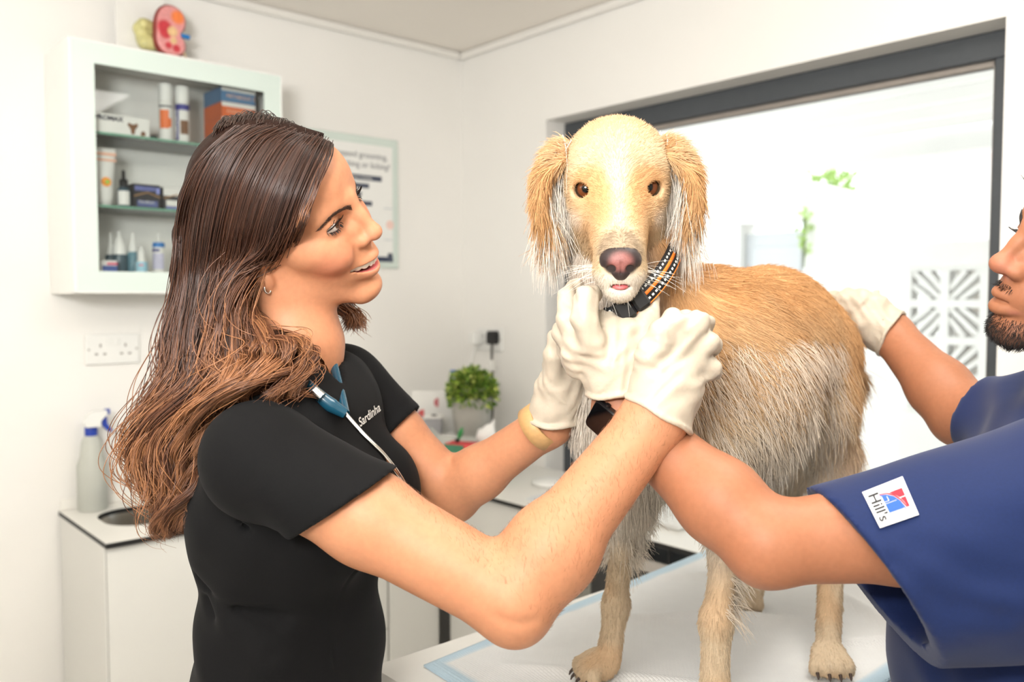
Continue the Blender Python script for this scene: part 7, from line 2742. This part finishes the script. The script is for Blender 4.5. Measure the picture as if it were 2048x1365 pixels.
# ---- gloves of the man
cuffM = P(1240, 782, .950)
dM = unit(P(1216, 680, .945) - cuffM)
glove('glove', man,
      [(P(1246, 785, .950), P(1214, 680, .945), (.030, .020), (.044, .018), VR), (P(1214, 680, .945), P(1196, 648, .955), (.036, .016), (.026, .014), VR)],
      [([P(1158, 700, .945), P(1136, 640, .955), P(1134, 598, .975), P(1152, 572, 1.0)], [.0140, .0118, .0108, .0098]),
       ([P(1185, 685, .925), P(1168, 635, .920), P(1170, 598, .928), P(1186, 590, .945)], [.0150, .0135, .0125, .0108]),
       ([P(1150, 715, .950), P(1126, 665, .975), P(1128, 640, 1.0)], [.013, .011, .0098]),
       ([P(1150, 735, .955), P(1132, 700, .985), P(1138, 685, 1.01)], [.012, .0102, .009]),
       ([P(1264, 745, .948), P(1282, 690, .945), P(1295, 640, .955), P(1304, 600, .975)], [.0165, .0145, .0120, .0095])],
      (cuffM, dM, .0345, unit(dM + VR * .10)),
      [([P(1150, 662, .90), P(1185, 655, .895), P(1215, 645, .90)], -.0018, .0026), ([P(1140, 690, .91), P(1180, 682, .90), P(1216, 668, .905)], .0022, .0030),
       ([P(1160, 755, .915), P(1205, 715, .91), P(1245, 672, .915)], -.0016, .0022), ([P(1170, 780, .92), P(1215, 735, .91), P(1262, 680, .92)], -.0015, .0022),
       ([P(1190, 790, .925), P(1232, 752, .915), P(1272, 705, .92)], -.0014, .0022), ([P(1205, 795, .93), P(1242, 772, .92), P(1278, 730, .925)], .0012, .0026),
       ([P(1150, 640, .905), P(1146, 610, .91), P(1154, 585, .93)], .0025, .0030)],
      'cream latex glove holding the dog under the collar',
      extra=[(P(1268, 700, .950), P(1292, 640, .960), .010, .006, .012), (P(1240, 690, .95), P(1296, 625, .965), .010, .0055, .014)])
cuffF = P(1782, 668, 1.315)
dF_ = unit(P(1712, 622, 1.345) - cuffF)
glove('glove', man,
      [(P(1768, 660, 1.318), P(1722, 628, 1.335), (.032, .020), (.042, .016), VU)],
      [([P(1725, 605, 1.32), P(1690, 598, 1.34), P(1665, 592, 1.37)], [.0115, .0102, .009]),
       ([P(1718, 622, 1.325), P(1684, 618, 1.345), P(1660, 612, 1.37)], [.0118, .0105, .0092]),
       ([P(1716, 642, 1.33), P(1690, 645, 1.35), P(1668, 645, 1.375)], [.0115, .0102, .009]),
       ([P(1720, 660, 1.335), P(1700, 668, 1.36), P(1684, 672, 1.38)], [.0105, .0095, .0085]),
       ([P(1755, 610, 1.315), P(1725, 596, 1.325), P(1698, 588, 1.345)], [.0140, .0120, .0100])],
      (cuffF, dF_, .0345, unit(dF_ - VU * .15)),
      [([P(1740, 600, 1.29), P(1735, 640, 1.29), P(1745, 680, 1.30)], .0014, .003), ([P(1760, 630, 1.29), P(1750, 665, 1.29), P(1762, 690, 1.30)], -.0014, .0026)],
      'cream latex glove of the far hand on the dog rump', h=.0026)

# ---- smart watch on the near wrist
wv = unit(mW - mE)
wcn = mW - wv * .003
t = thing('smartwatch', 'black square smartwatch at the wrist of the man', 'watch', tuple(wcn))
e1 = unit(np.cross(wv, VF))
fn_ = unit(-VF * .62 - VR * .78 + wv * 0)
fn_ = unit(fn_ - wv * (fn_ @ wv))
sn = np.cross(fn_, wv)
b = MB()
n = 44
vs = []
for i in range(n):
    a = 2 * math.pi * i / n
    d_ = fn_ * math.cos(a) + sn * math.sin(a)
    for u_, r_ in ((-.011, .0320), (-.010, .0338), (.010, .0338), (.011, .0320), (.010, .0306), (-.010, .0306)):
        vs.append(wcn + wv * u_ + d_ * r_)
b.add(vs, [(i * 6 + j, i * 6 + (j + 1) % 6, ((i + 1) % n) * 6 + (j + 1) % 6, ((i + 1) % n) * 6 + j) for i in range(n) for j in range(6)], True)
b.build('strap', mat('black_rubber', (28, 28, 29), .55, noise=.06), t)
Mw = Matrix(((sn[0], wv[0], fn_[0], wcn[0] + fn_[0] * .031), (sn[1], wv[1], fn_[1], wcn[1] + fn_[1] * .031), (sn[2], wv[2], fn_[2], wcn[2] + fn_[2] * .031), (0, 0, 0, 1)))
poly = rrect2 = []
def rr2(w, h, r, n=6):
    q = []
    for cx, cy, a0 in ((w - r, h - r, 0), (-w + r, h - r, 90), (-w + r, -h + r, 180), (w - r, -h + r, 270)):
        for i in range(n + 1):
            a = math.radians(a0 + 90 * i / n)
            q.append((cx + r * math.cos(a), cy + r * math.sin(a)))
    return q
def slab(b, poly, z0, z1, M, sc=1.0):
    k = len(poly)
    lo = [np.array(M @ Vector((x, y, z0))) for x, y in poly]
    hi = [np.array(M @ Vector((x * sc, y * sc, z1))) for x, y in poly]
    b.add(lo + hi, [tuple(range(k))[::-1], tuple(range(k, 2 * k))] + [(i, (i + 1) % k, k + (i + 1) % k, k + i) for i in range(k)])
    return b
b = MB()
slab(b, rr2(.0175, .0205, .006), 0, .0065, Mw)
slab(b, rr2(.0175, .0205, .006), .0065, .0090, Mw, .93)
b.build('case', mat('watch_black', (20, 20, 22), .25, noise=.04), t)
slab(MB(), rr2(.0155, .0185, .005), .0090, .0094, Mw).build('screen', mat('watch_glass', (8, 8, 10), .06, noise=.02, coat=.5), t)
MB().lathe([(.0032, 0), (.0032, .0024)], np.array(Mw @ Vector((-.0175, .006, .0045))), 14, axis=-sn).build('crown', mat('watch_black'), t)
